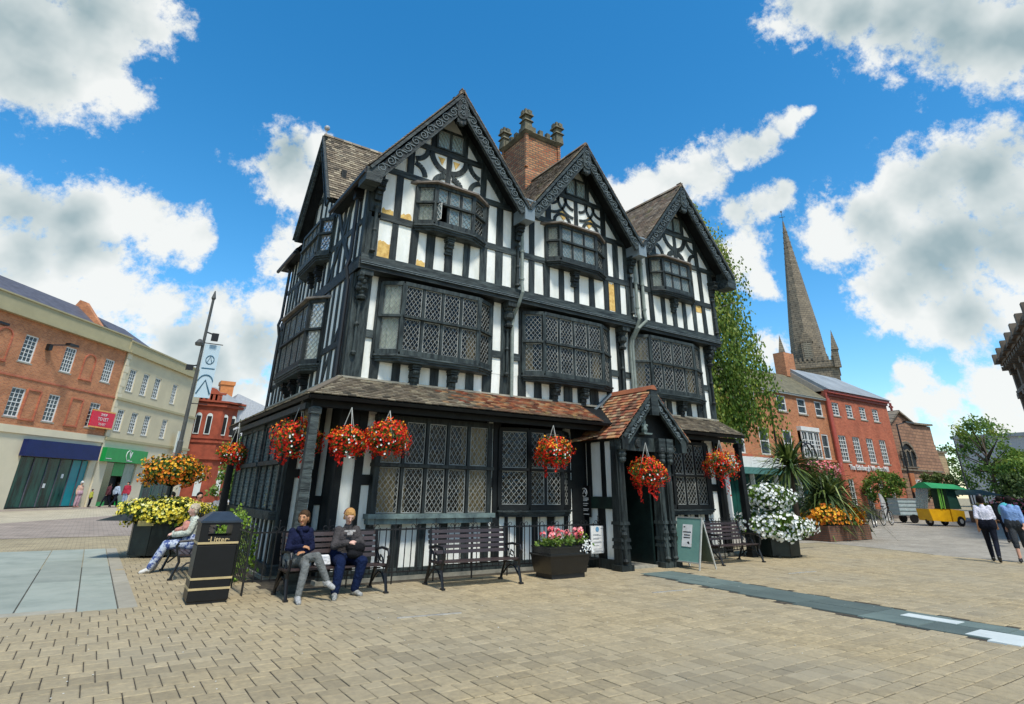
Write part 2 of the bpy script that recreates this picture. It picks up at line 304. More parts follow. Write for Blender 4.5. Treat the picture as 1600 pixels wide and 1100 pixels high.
def sheet(name, pts, z, mat, kind='structure', par=None):
    from mathutils.geometry import tessellate_polygon
    tr = tessellate_polygon([[Vector((x, y, 0)) for x, y in pts]]); m = MB()
    tr = [t_ if (Vector((*pts[t_[1]], 0)) - Vector((*pts[t_[0]], 0))).cross(Vector((*pts[t_[2]], 0)) - Vector((*pts[t_[0]], 0))).z > 0 else t_[::-1] for t_ in tr]
    m.add([(x, y, z) for x, y in pts], [tuple(t_) for t_ in tr])
    o = m.build(name, mat, par); o['kind'] = kind; return o
ground = sheet('ground', [(-900, -60), (1200, -60), (1200, 1200), (-900, 1200)], -.012, GROUND)
BANDR = Mbrick('mauve_pavers', (.32, .265, .215), (.27, .225, .185), (.18, .15, .12), .3, .2, .01, .9, .3, flat=True)
BANDT = Mbrick('buff_pavers', (.46, .41, .29), (.40, .355, .26), (.26, .23, .17), .3, .2, .01, .9, .3, flat=True)
BANDG = Mbrick('grey_setts', (.37, .335, .27), (.31, .28, .225), (.21, .19, .155), .22, .12, .012, .9, .3, flat=True)
sheet('pavement', [(-9.2, 26), (1.5, 27.5), (9, 57), (14, 73.5), (-43, 5.5)], -.008, BANDT)
sheet('street_band', [(-9.2, 26), (9, 27), (9, 57)], -.004, BANDR)
sheet('shop_pavement', [(-43, 5.5), (14, 73.5), (0, 95), (-60, 30)], -.004, BANDR)
sheet('road', [(17.5, 14.2), (23.6, 13.6), (22.6, 9.8), (20.3, 6.4), (19.5, -20), (300, -20), (300, 90), (60, 24.7), (33, 24.7), (22, 19)], -.007, BANDG)

def strip_x(y):   # grey stone strip running out from the porch door
    l = 10.54 + (y - 10.25) * .135 if y > 5.7 else 9.93 + (y - 5.7) * .06
    r = 11.5 + (y - 10.25) * .098 if y > 6.3 else 11.11 + (y - 6.3) * .074
    return l, r
def cam_px(x, y, z):
    v = Vector((x, y, z - 1.65)); d = v.dot(Vector(fw))
    if d < .3: return None
    return 800 + 888 * v.dot(Vector(rx)) / d, 386.4 + 888 * v.dot(Vector(dn)) / d
def on_blocks(x, y, m=.1):
    if y > 11.15 and x < .84: return False
    if y > 11.72 and x > 3.0 - m and x < 16.4: return False
    if y > 13 and x > 17: return False
    if 3.2 < y < 10.32:
        l, r = strip_x(y)
        if l - m < x < r + m: return False
    if x > 17.5 and y > 9 : return x < 22.0 and y < 12.4
    return True
BL = []
for j in range(-2, 48):
    off = (-j * .095) % .205 - .205
    for part in (0, 1):
        y0 = j * .432 + (0 if part == 0 else .262); d = .262 if part == 0 else .17
        for i in range(-20, 108):
            x0 = i * .205 + off; xc = x0 + .1; yc = y0 + d / 2
            if not on_blocks(xc, yc): continue
            p = cam_px(xc, yc, 0)
            if p is None or not (-260 < p[0] < 1860) or p[1] > 1290: continue
            if yc > 17: continue
            BL.append((math.hypot(xc, yc) if p[1] < 1110 and -10 < p[0] < 1610 else 99, x0, y0, d))
BL.sort()
def block_mb(m, x, y, d, z, t, jit=0):
    w = .205 - .010; dd = d - .010; c = .010
    a = rnd.uniform(-jit, jit); b = rnd.uniform(-jit, jit)
    x += .005; y += .005
    b0 = [(x, y, -.011), (x + w, y, -.011), (x + w, y + dd, -.011), (x, y + dd, -.011)]
    b1 = [(x, y, z - .006), (x + w, y, z - .006), (x + w, y + dd, z - .006 + a), (x, y + dd, z - .006 + b)]
    b2 = [(x + c, y + c, z), (x + w - c, y + c, z), (x + w - c, y + dd - c, z + a), (x + c, y + dd - c, z + b)]
    m.add(b0 + b1 + b2, [(0, 1, 5, 4), (1, 2, 6, 5), (2, 3, 7, 6), (3, 0, 4, 7), (4, 5, 9, 8), (5, 6, 10, 9), (6, 7, 11, 10), (7, 4, 8, 11), (8, 9, 10, 11)], t)
protos = {}
for d in (.262, .17):
    m = MB(); block_mb(m, 0, 0, d, 0.0, .5); protos[d] = m
first = {}
for k, (dist, x0, y0, d) in enumerate(BL[:300]):
    if d not in first:
        o = protos[d].build('paving_block', PAVE, ground, local=True); first[d] = o
    else:
        o = bpy.data.objects.new('paving_block', first[d].data); C.objects.link(o); o.parent = ground
    o.location = (x0 + rnd.uniform(-.0015, .0015), y0 + rnd.uniform(-.0015, .0015), rnd.uniform(-.002, .002)); o.rotation_euler = (rnd.uniform(-.008, .008), rnd.uniform(-.008, .008), rnd.uniform(-.006, .006))
m = MB()
for dist, x0, y0, d in BL[300:]:
    block_mb(m, x0, y0, d, rnd.uniform(-.0025, .0025), min(1, max(0, rnd.gauss(.5, .22))), .0015)
m.build('paving_blocks', PAVE, ground, kind='stuff')
s = sheet('joint_bed', [(-4, -1), (22, -1), (22, 12.4), (17, 13), (16.5, 17), (-4, 17)], -.010, SAND, 'structure')
# grey flags by the left edge
flag_rows = {0: (.70, .97, 13, 1), 1: (.22, .69, 13, 1)}
def flag(x0, x1, y0, y1, mat, z=.004):
    g = .006; m = MB(); m.frus(((x0 + x1) / 2, (y0 + y1) / 2), (x1 - x0) / 2 - g, (y1 - y0) / 2 - g, -.011, (x1 - x0) / 2 - g - .005, (y1 - y0) / 2 - g - .005, z + rnd.uniform(-.002, .002))
    return m.build('flagstone', mat, ground)
CURB = M('kerb_stone', (.36, .33, .255), .85, (.28, .26, .2), 3, .3, orand=.1)
ys = [11.22, 12.6, 14.0, 15.3, 16.9, 18.4, 19.9, 21.4]
for a, b in zip(ys, ys[1:]): flag(.72, .98, a, b, CURB); flag(.22, .72, a + .1 * 0, b, FLAG)
for x0, x1, yy in ((-.5, .22, [11.5, 14.6, 18.4, 21.4]), (-1.6, -.5, [11.5, 16.2, 21.4]), (-2.9, -1.6, [11.5, 14.8, 18.6, 21.4]), (-4.2, -2.9, [11.5, 17, 21.4]), (-5.6, -4.2, [11.5, 16, 21.4])):
    for a, b in zip(yy, yy[1:]): flag(x0, x1, a, b, FLAG)
for i in range(6): flag(.22 - (i + 1) * 1.1, .22 - i * 1.1, 11.22, 11.5, CURB)
# strip of green grey flags out from the door
y = 10.32; k = 0
while y > 3.3:
    h = rnd.uniform(.75, 1.15); y1 = max(y - h, 3.2); l0, r0 = strip_x((y + y1) / 2); s_ = rnd.uniform(.35, .65); mid = l0 + (r0 - l0) * s_
    flag(l0, mid, y1, y, FLAGD); flag(mid, r0, y1, y, FLAGD); y = y1; k += 1
for x0, x1, y0, y1 in ((10.50, 10.80, 4.27, 5.02), (9.90, 10.42, 3.30, 3.97), (9.7, 9.9, 3.3, 3.66)): flag(x0, x1, y0, y1, FLAGW, .009)
STEEL = M('steel_strip', (.75, .74, .70), .35, (.5, .48, .45), 6, .1, metal=.6)
for i, (a, b, lb) in enumerate((((8.76, 8.34), (9.71, 8.26), 'thin pale steel strip set in the paving between planter and grey stone strip'), ((3.93, 8.58), (4.88, 8.45), 'rusty steel strip set in the paving in front of the middle bench'), ((13.55, 8.69), (14.54, 8.61), 'thin steel strip set in the paving right of the grey stone strip'))):
    m = MB(); m.beam((*a, .004), (*b, .004), .035, .012); tag(m.build('metal_strip', STEEL), lb, 'metal strip', 'steel strips in the paving')
m = MB()
for i in range(190):
    x = rnd.uniform(-1, 14); yv = rnd.uniform(4.5, 11.4); r = rnd.uniform(.004, .011)
    m.sphere((x, yv, .003), r, 3, sc=(1, .8, .3))
tag(m.build('paving_litter', M('litter_specks', (.75, .73, .66), .9)), 'scattered pale chewing gum spots and grit on the paving', 'litter')['kind'] = 'stuff'

# ------------------------------------------------------------------ the timber framed house
H = thing('timber_framed_house', 'tall black and white timber framed house with three front gables and tiled lean-to roof', 'house', (10, 15, 0))
def hp(name, mat, m, par=None, **k): return m.build(name, mat, par or H, **k)
def fmap(pl):
    a, c = pl
    return (lambda u, z, o: (u, c - o, z)) if a == 'y' else (lambda u, z, o: (c - o, u, z))
def slab(m, pl, u0, u1, z0, z1, o0, o1, j=0, t=.5, mi=0):
    f = fmap(pl); J = lambda: rnd.uniform(-j, j)
    a, b, c, d = u0 + J(), u1 + J(), u1 + J(), u0 + J()
    p = [f(a, z0, o0), f(b, z0, o0), f(b, z0, o1), f(a, z0, o1), f(d, z1, o0), f(c, z1, o0), f(c, z1, o1), f(d, z1, o1)]
    return m.hexa(p, t, mi)
def timber(pl, u0, u1, z0, z1, o=.035, name='stud', mat=None, j=.017, back=-.1, par=None):
    m = MB(); slab(m, pl, u0, u1, z0, z1, back, o + rnd.uniform(-.006, .006), j); return hp(name, mat or TIMBER, m, par)
def rail(pl, u0, u1, z0, z1, o=.042, name='rail', mat=None): return timber(pl, u0, u1, z0, z1, o, name, mat or TIMBERH, 0)
def panel(pl, u0, u1, z0, z1, back=-.09):
    m = MB(); slab(m, pl, u0 - .02, u1 + .02, z0 - .02, z1 + .02, back, rnd.uniform(-.006, .004)); return hp('plaster_panel', PLASTER, m)
def row(pl, u0, u1, z0, z1, studs, mat=None, j=.017):
    cur = u0
    for a, b in studs:
        if a > cur + .03: panel(pl, cur, a, z0, z1)
        timber(pl, a, b, z0 - .01, z1 + .01, mat=mat, j=j); cur = b
    if u1 > cur + .03: panel(pl, cur, u1, z0, z1)
def brace(pl, pts, w=.15, o=.03, mat=None):
    m = MB(); f = fmap(pl); up = Vector(f(0, 0, 1)) - Vector(f(0, 0, 0))
    n = len(pts)
    for i in range(n - 1): m.beam(f(*pts[i], o - .05), f(*pts[i + 1], o - .05), w, .1, up)
    return hp('brace', mat or TIMBER, m)
def arc(cx, cz, r, a0, a1, n=7): return [(cx + r * math.cos(R(a0 + (a1 - a0) * i / n)), cz + r * math.sin(R(a0 + (a1 - a0) * i / n))) for i in range(n + 1)]

def lattice(m, P, Q, z0, z1, N_, dx=.118, dy=.155, w=.0085, off=.012):
    """lead cames in a diamond pattern on the light between plan points P and Q"""
    P = Vector(P); Q = Vector(Q); L = (Q - P).length; u = (Q - P) / L; h = z1 - z0
    nx = max(2, round(L / dx)); dx = L / nx; nz = max(2, round(h / dy)); dy = h / nz; k = dy / dx
    segs = []
    for i in range(-nz, nx + nz + 1):
        for sgn in (1, -1):
            # line z = sgn*k*(s - i*dx) (+h for the falling set)
            s0 = i * dx
            pts = []
            for s_ in (0, L):
                z = k * (s_ - s0) if sgn == 1 else h - k * (s_ - s0)
                if -1e-6 <= z <= h + 1e-6: pts.append((s_, z))
            for z in (0, h):
                s_ = s0 + (z / k if sgn == 1 else (h - z) / k)
                if 1e-6 < s_ < L - 1e-6: pts.append((s_, z))
            if len(pts) >= 2 and abs(pts[0][0] - pts[1][0]) > .02: segs.append((pts[0], pts[1]))
    for a, b in segs:
        m.beam(P + u * a[0] + N_ * off + Vector((0, 0, z0 + a[1])), P + u * b[0] + N_ * off + Vector((0, 0, z0 + b[1])), w, .008, N_)
def light(win, P, Q, z0, z1, N_, curtain=None, glass=None, frame=True, lead=None):
    P = Vector((*P, 0)); Q = Vector((*Q, 0)); u = (Q - P).normalized()
    m = MB(); m.add([P + Vector((0, 0, z0)), Q + Vector((0, 0, z0)), Q + Vector((0, 0, z1)), P + Vector((0, 0, z1))], [(0, 1, 2, 3)])
    m.build('pane', glass or GLASS, win)
    m = MB(); lattice(m, P, Q, z0, z1, N_); e = .016
    if frame:
        for a, b in ((P, P + u * e), (Q - u * e, Q)):
            c = (a + b) / 2 + N_ * .008; m.beam(c + Vector((0, 0, z0)), c + Vector((0, 0, z1)), e, .012, N_)
        for z in (z0 + e / 2, z1 - e / 2): m.beam(P + N_ * .008 + Vector((0, 0, z)), Q + N_ * .008 + Vector((0, 0, z)), e, .012, N_)
    m.build('lead_lattice', lead or LEAD, win)
    if curtain:
        kind, a, b = curtain; m = MB(); dd_ = .05; w = (Q - P).length; nn = 10; f0, f1 = a, b
        vs = []; fs = []
        for i in range(nn + 1):
            s_ = f0 + (f1 - f0) * i / nn; o = -.06 - .018 * math.cos(i * 2.3)
            for z in (z0, z1): vs.append(P + u * w * s_ + N_ * o + Vector((0, 0, z)))
        for i in range(nn): fs.append((2 * i, 2 * i + 2, 2 * i + 3, 2 * i + 1))
        m.add(vs, fs); m.build('curtain', kind, win)
def console(pl, u, z, w=.2, h=.42, d=.22):
    """carved bracket under a sill or jetty"""
    m = MB(); f = fmap(pl)
    for (za, zb, oa, ww) in ((0, -.05, d, 1.15), (-.06, -.10, d * .9, 1.0), (-.12, -.20, d * .95, .85), (-.2, -.27, d * .8, .95), (-.28, -.36, d * .55, .75), (-.36, -h, d * .4, .9)):
        slab(m, pl, u - w * ww / 2, u + w * ww / 2, z + zb, z + za, -.02, oa)
    for s_ in (-1, 0, 1): c = f(u + s_ * w * .25, z - .16, d * .92); m.sphere(c, w * .17, 5)
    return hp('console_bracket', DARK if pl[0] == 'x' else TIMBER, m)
def window(pl, e0, e1, f0, f1, zs, zt, ztr, dep, nf, mat=TIMBER, curt=None, glass=None, sill=.13, hood=False, openat=None, wide=1, head=.09, sidelights=1, lead=None):
    """canted oriel: splayed light each side, nf lights in front, two rows"""
    f = fmap(pl); curt = curt or {}; glass = glass or {}
    glass = {**{(0, None, None): GLASSC}, **glass} if (0, None, None) in curt and curt[(0, None, None)][0] is NET else glass
    pts = [(e0, .03), (f0, dep), (f1, dep), (e1, .03)]
    P = [Vector(f(u, 0, o)).to_2d() for u, o in pts]
    win = MB(); b = .075
    def wpost(p, z0, z1, w=.085): win.box(p[0] - w / 2, p[0] + w / 2, p[1] - w / 2, p[1] + w / 2, z0, z1)
    for p in P: wpost(p, zs, zt, .11)
    up = Vector((0, 0, 1)); segs = []
    outn = (Vector(f(0, 0, 1)) - Vector(f(0, 0, 0)))
    for i in range(3):
        a, c = P[i], P[i + 1]; n = nf if i == 1 else sidelights
        d = (c - a); nrm = Vector((d.y, -d.x, 0)).normalized()
        if nrm.dot(outn) < 0: nrm = -nrm
        for k in range(n + 1):
            q = a + d * k / n
            if 0 < k < n: wpost(q, zs, zt, .062)
            if k < n: segs.append((i, k, a + d * (k / n) + d.normalized() * .045, a + d * ((k + 1) / n) - d.normalized() * .045, nrm))
        A = Vector((*a, 0)); D = Vector((*c, 0)); ex = (D - A).normalized() * .05 * 0
        win.beam(A + up * (zs + .0) + nrm * .015, D + up * (zs + .0) + nrm * .015, .13 if i == 1 else .12, .11)
        win.beam(A + up * (ztr) + nrm * .03, D + up * (ztr) + nrm * .03, .13, .055)
        win.beam(A + up * (zt) + nrm * .0, D + up * (zt), .12, head)
    w = win.build('window', mat, H)
    for (i, k, a, c, nrm) in segs:
        for r_ in (0, 1):
            z0, z1 = ((zs + .06, ztr - .035), (ztr + .035, zt - head / 2))[r_]; key = (i, k, r_)
            if openat == key:
                d = (c - a); hinge = a; pos = a + Vector((nrm.x, nrm.y)) * d.length * .72 + d * .18
                light(w, tuple(hinge), tuple(pos), z0, z1, Vector((d.x, d.y, 0)).normalized() * -1, None, GLASSB, True, LEADW); continue
            light(w, tuple(a), tuple(c), z0, z1, nrm, curt.get(key, curt.get((i, None, None))), glass.get(key, glass.get((i, None, None))), True, lead)
    # moulded sill board sweeping round the front
    m = MB(); o = .055
    poly = [(e0 - .06, -.02), (e0 - .03, .09), (f0 - .03, dep + o), (f1 + .03, dep + o), (e1 + .03, .09), (e1 + .06, -.02)]
    def ring(z, gx): return [f(u + (gx if u > (e0 + e1) / 2 else -gx), z, ov + (gx if ov > .05 else 0)) for u, ov in poly]
    for za, zb, g in ((zs - .06, zs - .1, .03), (zs - .1, zs - .15, .0), (zs - .15, zs - .2, -.03)):
        A, B = ring(zb, g), ring(za, g); n = len(poly)
        m.add(A + B, [tuple(range(n)), tuple(range(n, 2 * n))[::-1]] + [(i2, n + i2, n + (i2 + 1) % n, (i2 + 1) % n) for i2 in range(n)])
    m.build('sill', TIMBERH, w)
    if hood:
        m = MB(); za = zt + .05
        poly = [(e0 - .22, -.02), (e0 - .1, .10), (f0 - .05, dep + .16), (f1 + .05, dep + .16), (e1 + .1, .10), (e1 + .22, -.02)]
        n = len(poly); A = [f(u, za + .02 * (0 if 0 < i2 < n - 1 else -1), ov) for i2, (u, ov) in enumerate(poly)]
        B = [f(u, za + .045, ov) for u, ov in poly]; T = [f(u * .9 + (e0 + e1) * .05, za + .2, 0.0) for u, ov in poly]
        m.add(A + B, [tuple(range(n)), tuple(range(n, 2 * n))[::-1]] + [(i2, n + i2, n + (i2 + 1) % n, (i2 + 1) % n) for i2 in range(n)])
        m.add(B + T, [(i2, n + i2, n + i2 + 1, i2 + 1) for i2 in range(n - 1)])
        m.build('window_hood', M('hood_lead', (.30, .25, .20), .6, (.10, .09, .08), 3, .3, stretch=(1, 1, 8)), w)
    return w

def tiles(O, U, V, W_, H_, mat, course=.105, tw=.165, mask=None, par=None, th=.018, name='roof_tiles', trng=(0, 1), objs=0, slab_=True, tf=None, lift=.02):
    O = Vector(O); U = Vector(U).normalized(); V = Vector(V).normalized(); Nn = U.cross(V).normalized()
    if Nn.z < 0: Nn = -Nn
    m = MB(); cnt = []; nc = int(H_ / course + .5)
    for j in range(nc):
        v = j * course; offs = (j % 2) * tw / 2 - tw / 2; i = 0
        while True:
            u0 = offs + i * tw; i += 1
            if u0 >= W_: break
            a = max(u0, 0) + .004; b = min(u0 + tw, W_) - .004
            if b - a < .03: continue
            if mask and not mask((a + b) / 2, v + course / 2): continue
            g = rnd.uniform(-.004, .006); sk = rnd.uniform(-.004, .004); L = course * 1.35; t = rnd.uniform(*trng)
            if tf: t = tf((a + b) / 2, v, t)
            p = []
            for (uu, vv, nn) in ((a, v + sk, lift + g), (b, v - sk, lift + g), (b, v + L, .004), (a, v + L, .004)): p.append(O + U * uu + V * vv + Nn * nn)
            p += [q + Nn * th for q in p]
            cnt.append((p, t))
    cnt2 = cnt
    if objs:
        cnt2 = cnt[objs:]
        for p, t in cnt[:objs]:
            q = MB(); q.hexa(p, t); q.build('roof_tile', mat, par or H)
    for p, t in cnt2: m.hexa(p, t)
    if m.v: m.build(name, mat, par or H, kind='stuff')
def quad_slab(name, pts, th, mat, par=None):
    """flat slab from 4 points (ccw from above) thickened downwards along its normal"""
    p = [Vector(q) for q in pts]; n = (p[1] - p[0]).cross(p[2] - p[0]).normalized()
    if n.z < 0: n = -n
    m = MB(); m.hexa([q - n * th for q in p] + p); return m.build(name, mat, par or H)

FY2, FY1, LX = ('y', 11.75), ('y', 12.1), ('x', 3.83)
# --- second floor, front
low = [(3.84, 4.14), (4.46, 4.62), (4.94, 5.14), (5.38, 5.59), (5.88, 6.10), (6.41, 6.59), (6.89, 7.10), (7.38, 7.59), (7.88, 8.10), (8.45, 8.64), (8.95, 9.16), (9.49, 9.66), (10.04, 10.23), (10.62, 10.81), (11.21, 11.39), (11.64, 11.86), (12.1, 12.34), (12.74, 12.86), (13.11, 13.30), (13.66, 13.83), (14.15, 14.33), (14.66, 14.83), (15.16, 15.34), (15.66, 15.84), (16.18, 16.42)]
row(FY2, 3.84, 16.42, 6.55, 7.49, low)
W2 = [(5.02, 6.95, 5.40, 6.47), (9.05, 11.18, 9.33, 10.66), (13.25, 15.18, 13.55, 14.78)]
gaps = [(3.84, 5.0), (6.93, 9.05), (11.2, 13.25), (15.2, 16.42)]
for a, b in gaps:
    rail(FY2, a + (.3 if a < 4 else 0), b - (.25 if b > 16 else 0), 7.48, 7.65)
    row(FY2, a, b, 7.65, 8.76, [s_ for s_ in low if s_[0] >= a - .09 and s_[1] <= b + .09])
for e0, e1, f0, f1 in W2:
    panel(FY2, e0 + .0, e1, 7.47, 7.52)
w2 = []
for k, (e0, e1, f0, f1) in enumerate(W2):
    g = {(1, i, r_): GLASSB for i in range(3) for r_ in (0, 1)}
    w2.append(window(FY2, e0, e1, f0, f1, 7.63, 8.64, 8.17, .30, 3, glass=g, hood=True, openat=(1, 0, 0) if k == 0 else None, curt={(0, None, None): (NET, 0, 1)}, lead=LEAD))
    console(FY2, (f0 + f1) / 2 + .02, 7.42, .2, .42)
    row(FY2, e0 - .2, e1 + .2, 8.62, 8.80, [])
# ochre patches where the render has gone
def patch(pl, u0, u1, z0, z1, rag='top'):
    m = MB(); f = fmap(pl); n = 7; poly = [(u0, z0), (u1, z0)] + [(u1 - (u1 - u0) * i / n, z1 + rnd.uniform(-.05, .04) - (i / n) * .0) for i in range(n + 1)]
    m.prism(poly, f, -.01, .007); hp('bare_plaster_patch', OCHRE, m)
patch(FY2, 4.16, 4.45, 6.56, 6.95); patch(FY2, 4.16, 4.45, 7.66, 7.79); patch(FY2, 4.63, 4.93, 7.66, 7.80); patch(FY2, 5.15, 5.37, 6.56, 6.70)
patch(FY2, 11.40, 11.63, 6.58, 7.44); patch(FY2, 15.35, 15.65, 7.25, 7.47)
# --- jetty beams between the floors
for z0, z1, o in ((6.20, 6.29, .02), (6.285, 6.36, .055), (6.355, 6.55, .035)):
    m = MB(); slab(m, FY2, 3.80, 16.45, z0, z1, -.36, o); hp('bressummer', TIMBERH, m)
for z in (6.34, 6.30): m = MB(); slab(m, FY2, 3.8, 16.45, z, z + .012, .03, .07); hp('moulding', CARVE, m)
# --- gables
GX = [(5.85, 3.55, 8.08), (10.22, 8.06, 12.38), (14.62, 12.36, 16.9)]
def scroll(m, c, ex, ez, en, r, flip=1, turns=1.35, n=15, w=.016):
    pts = []
    for i in range(n + 1):
        a = i / n * turns * 2 * math.pi; rr = r * (1 - .78 * i / n)
        pts.append(c + ex * rr * math.cos(a) * flip + ez * rr * math.sin(a))
    for i in range(n): m.beam(pts[i] + en * .012, pts[i + 1] + en * .012, w, .03, en)
def barge(P0, P1, wid, th, outv, par=None, deco=True, name='bargeboard', first=.12, w=.016):
    """board from foot P0 to apex P1 hanging below that line, carved with scrolls"""
    P0 = Vector(P0); P1 = Vector(P1); d = (P1 - P0); L = d.length; d.normalize(); en = Vector(outv)
    dz = en.cross(d); dz = -dz if dz.z > 0 else dz      # perpendicular, downwards
    m = MB(); p = [P0, P1, P1 + dz * wid, P0 + dz * wid]
    m.hexa([q - en * th for q in p] + p); o = m.build(name, TIMBERH, par or H)
    m = MB(); m.beam(P0 + dz * .03 + en * .03, P1 + dz * .03 + en * .03, .07, .07, en); m.beam(P0 + dz * (wid - .015) + en * .012, P1 + dz * (wid - .015) + en * .012, .03, .035, en)
    m.build('moulding', TIMBERH, o)
    if deco:
        m = MB(); r = (wid - .12) / 2; s_ = first; k = 0; cz = dz * (.065 + r + .005)
        while s_ < L - .34:
            scroll(m, P0 + d * (s_ + r) + cz, d, dz * (1 if k % 2 else -1), en, r * .95, 1 if k % 3 else -1, w=w)
            q = P0 + d * (s_ + 2 * r + .01) + cz
            m.beam(q - d * .05 - dz * r * .7 + en * .012, q + d * .05 + dz * r * .7 + en * .012, w * 1.2, .03, en)
            s_ += 2 * r + .07; k += 1
        m.build('carving', CARVE, o)
    return o
for k, (ax, xl, xr) in enumerate(GX):
    zp = 11.55; zl = 8.45 if k == 0 else 8.72; zr = 8.72 if k < 2 else 8.6
    YV = 11.18
    # triangular plaster wall
    hw = 1.95; zb = 8.8; zt = 11.3
    m = MB(); m.prism([(ax - hw, zb), (ax + hw, zb), (ax, zt)], fmap(FY2), -.12, -.002); hp('gable_plaster', PLASTER, m)
    rail(FY2, xl + .25, xr - .2, 8.77, 8.93, .05, 'tie_beam')
    rail(FY2, ax - .98, ax + .98, 9.80, 9.96, .04, 'collar_beam')
    for s_ in (-1, 1):
        timber(FY2, ax + s_ * 1.08 - .09, ax + s_ * 1.08 + .09, 8.93, 9.95, .03)
        timber(FY2, ax + s_ * .48 - .07, ax + s_ * .48 + .07, 9.96, 10.75, .03)
        m = MB(); m.prism([(ax + s_ * 1.98, 8.78), (ax + s_ * 1.78, 8.78), (ax - s_ * .1, 11.25), (ax + s_ * .02, 11.5)], fmap(FY2), -.05, .028); hp('rafter', TIMBER, m)
    timber(FY2, ax - .075, ax + .075, 8.93, 9.8, .03)
    if k != 1:
        for s_ in (-1, 1):
            brace(FY2, [(ax + s_ * x, z) for x, z in arc(0, 9.83, .52, 0, -82)], .15)
            brace(FY2, [(ax + s_ * (1.02 - x), z) for x, z in arc(0, 9.83, .40, 0, -80)], .13)
            brace(FY2, [(ax + s_ * (1.02 - x), z) for x, z in arc(0, 8.95, .36, 80, 5)], .13)
            brace(FY2, [(ax + s_ * x, z) for x, z in arc(.08, 8.88, .3, 85, 0)], .17)
    else:
        for s_ in (-1, 1):
            for r0 in (.34, .62): brace(FY2, [(ax + s_ * (.1 + x), z) for x, z in arc(0, 9.83, r0, 0, -88)], .08)
            for r0 in (.34, .62): brace(FY2, [(ax + s_ * (1.0 - x), z) for x, z in arc(0, 9.83, r0, 0, -88)], .08)
            brace(FY2, [(ax + s_ * x, z) for x, z in arc(.55, 8.93, .3, 175, 5)], .09)
            m = MB(); c = (ax + s_ * .5, 9.24); m.prism([(c[0], c[1] - .2), (c[0] + .17, c[1]), (c[0], c[1] + .2), (c[0] - .17, c[1])], fmap(FY2), -.01, .02); hp('bare_plaster_patch', OCHRE, m)
    if k == 0:
        for s_ in (-1, 1): m = MB(); m.prism([(ax + s_ * .12, 9.72), (ax + s_ * .33, 9.72), (ax + s_ * .2, 9.5)], fmap(FY2), -.01, .01); hp('bare_plaster_patch', OCHRE, m)
    # small attic window
    win = MB()
    for u in (-.4, 0, .4): slab(win, FY2, ax + u - .03, ax + u + .03, 9.96, 10.6, 0, .06)
    slab(win, FY2, ax - .43, ax + .43, 10.53, 10.60, 0, .055); slab(win, FY2, ax - .43, ax + .43, 9.955, 10.0, .042, .07)
    w = win.build('window', TIMBER, H)
    for u in (-.37, .03): light(w, (ax + u, 11.735), (ax + u + .34, 11.735), 10.0, 10.53, Vector((0, -1, 0)), None, GLASSB, lead=LEAD)
    # roof slopes and bargeboards
    for s_, xf, zf in ((-1, xl, zl), (1, xr, zr)):
        d = Vector((xf - ax, 0, zf - zp)).normalized()
        YB = 19.3
        if k == 0 and s_ == -1:
            segs = [(YV, 13.85, xf, zf), (13.85, 17.15, 4.15, zp + (4.15 - ax) * (zf - zp) / (xf - ax)), (17.15, YB, xf, zf)]
        else: segs = [(YV, YB, xf, zf)]
        for ya, yb, x_, z_ in segs:
            pts = [(ax, ya, zp), (x_, ya, z_), (x_, yb, z_), (ax, yb, zp)]
            quad_slab('roof_slope', [Vector(p) - Vector((0, 0, .03)) for p in pts], .1, DARK)
            if s_ == -1 or k == 2:
                L = (Vector((ax, 0, zp)) - Vector((x_, 0, z_))).length
                c_ = .115
                tiles((x_, ya, z_), (0, 1, 0), (ax - x_, 0, zp - z_), yb - ya, L, TERRAB, c_, .17, th=.014, lift=.022)
        dd = Vector((-d.x, 0, -d.z))
        barge((xf, YV, zf - .02), (ax, YV, zp - .03), .37, .05, (0, -1, 0))
        # verge tiles seen edge on along the top of the board
        m = MB(); L = (Vector((ax, 0, zp)) - Vector((xf, 0, zf))).length; n = int(L / .115)
        for i in range(n + 1):
            q = Vector((xf, YV - .05, zf)) + dd * (i * .115) + Vector((0, 0, .03)); nn = Vector((-dd.z, 0, dd.x)); nn = nn if nn.z > 0 else -nn
            m.hexa([q + nn * .012 + dd * 0, q + nn * .012 + dd * .15 - nn * .01, q + Vector((0, .2, 0)) + nn * .012 + dd * .15 - nn * .01, q + Vector((0, .2, 0)) + nn * .012] + [q + nn * .035, q + nn * .03 + dd * .15 - nn * .01, q + Vector((0, .2, 0)) + nn * .03 + dd * .15 - nn * .01, q + Vector((0, .2, 0)) + nn * .035], rnd.random())
        m.build('verge_tiles', TERRAB, H, kind='stuff')
    # ridge tiles
    m = MB(); y_ = YV - .03
    while y_ < 19.3: m.prism([(ax - .12, zp - .06), (ax - .05, zp + .05), (ax, zp + .075), (ax + .05, zp + .05), (ax + .12, zp - .06)], lambda u, z, o: (u, o, z + .03), y_, y_ + .3, rnd.random()); y_ += .31
    m.build('ridge_tiles', TERRAB, H, kind='stuff')
    # pendant at the apex
    m = MB(); m.prism([(ax - .15, zp - .18), (ax - .15, zp - .78), (ax - .06, zp - .86), (ax + .06, zp - .86), (ax + .15, zp - .78), (ax + .15, zp - .18), (ax, zp - .03)], lambda u, z, o: (u, YV - o, z), -.06, .05)
    m.box(ax - .13, ax + .13, YV - .02, YV + .12, zp - .98, zp - .84); m.sphere((ax, YV, zp - 1.0), .08, 6)
    o = hp('apex_pendant', TIMBERH, m); m = MB()
    for i in range(3): scroll(m, Vector((ax, YV - .05, zp - .3 - i * .2)), Vector((1, 0, 0)), Vector((0, 0, 1)), Vector((0, -1, 0)), .08, 1 if i % 2 else -1)
    m.build('carving', CARVE, o)
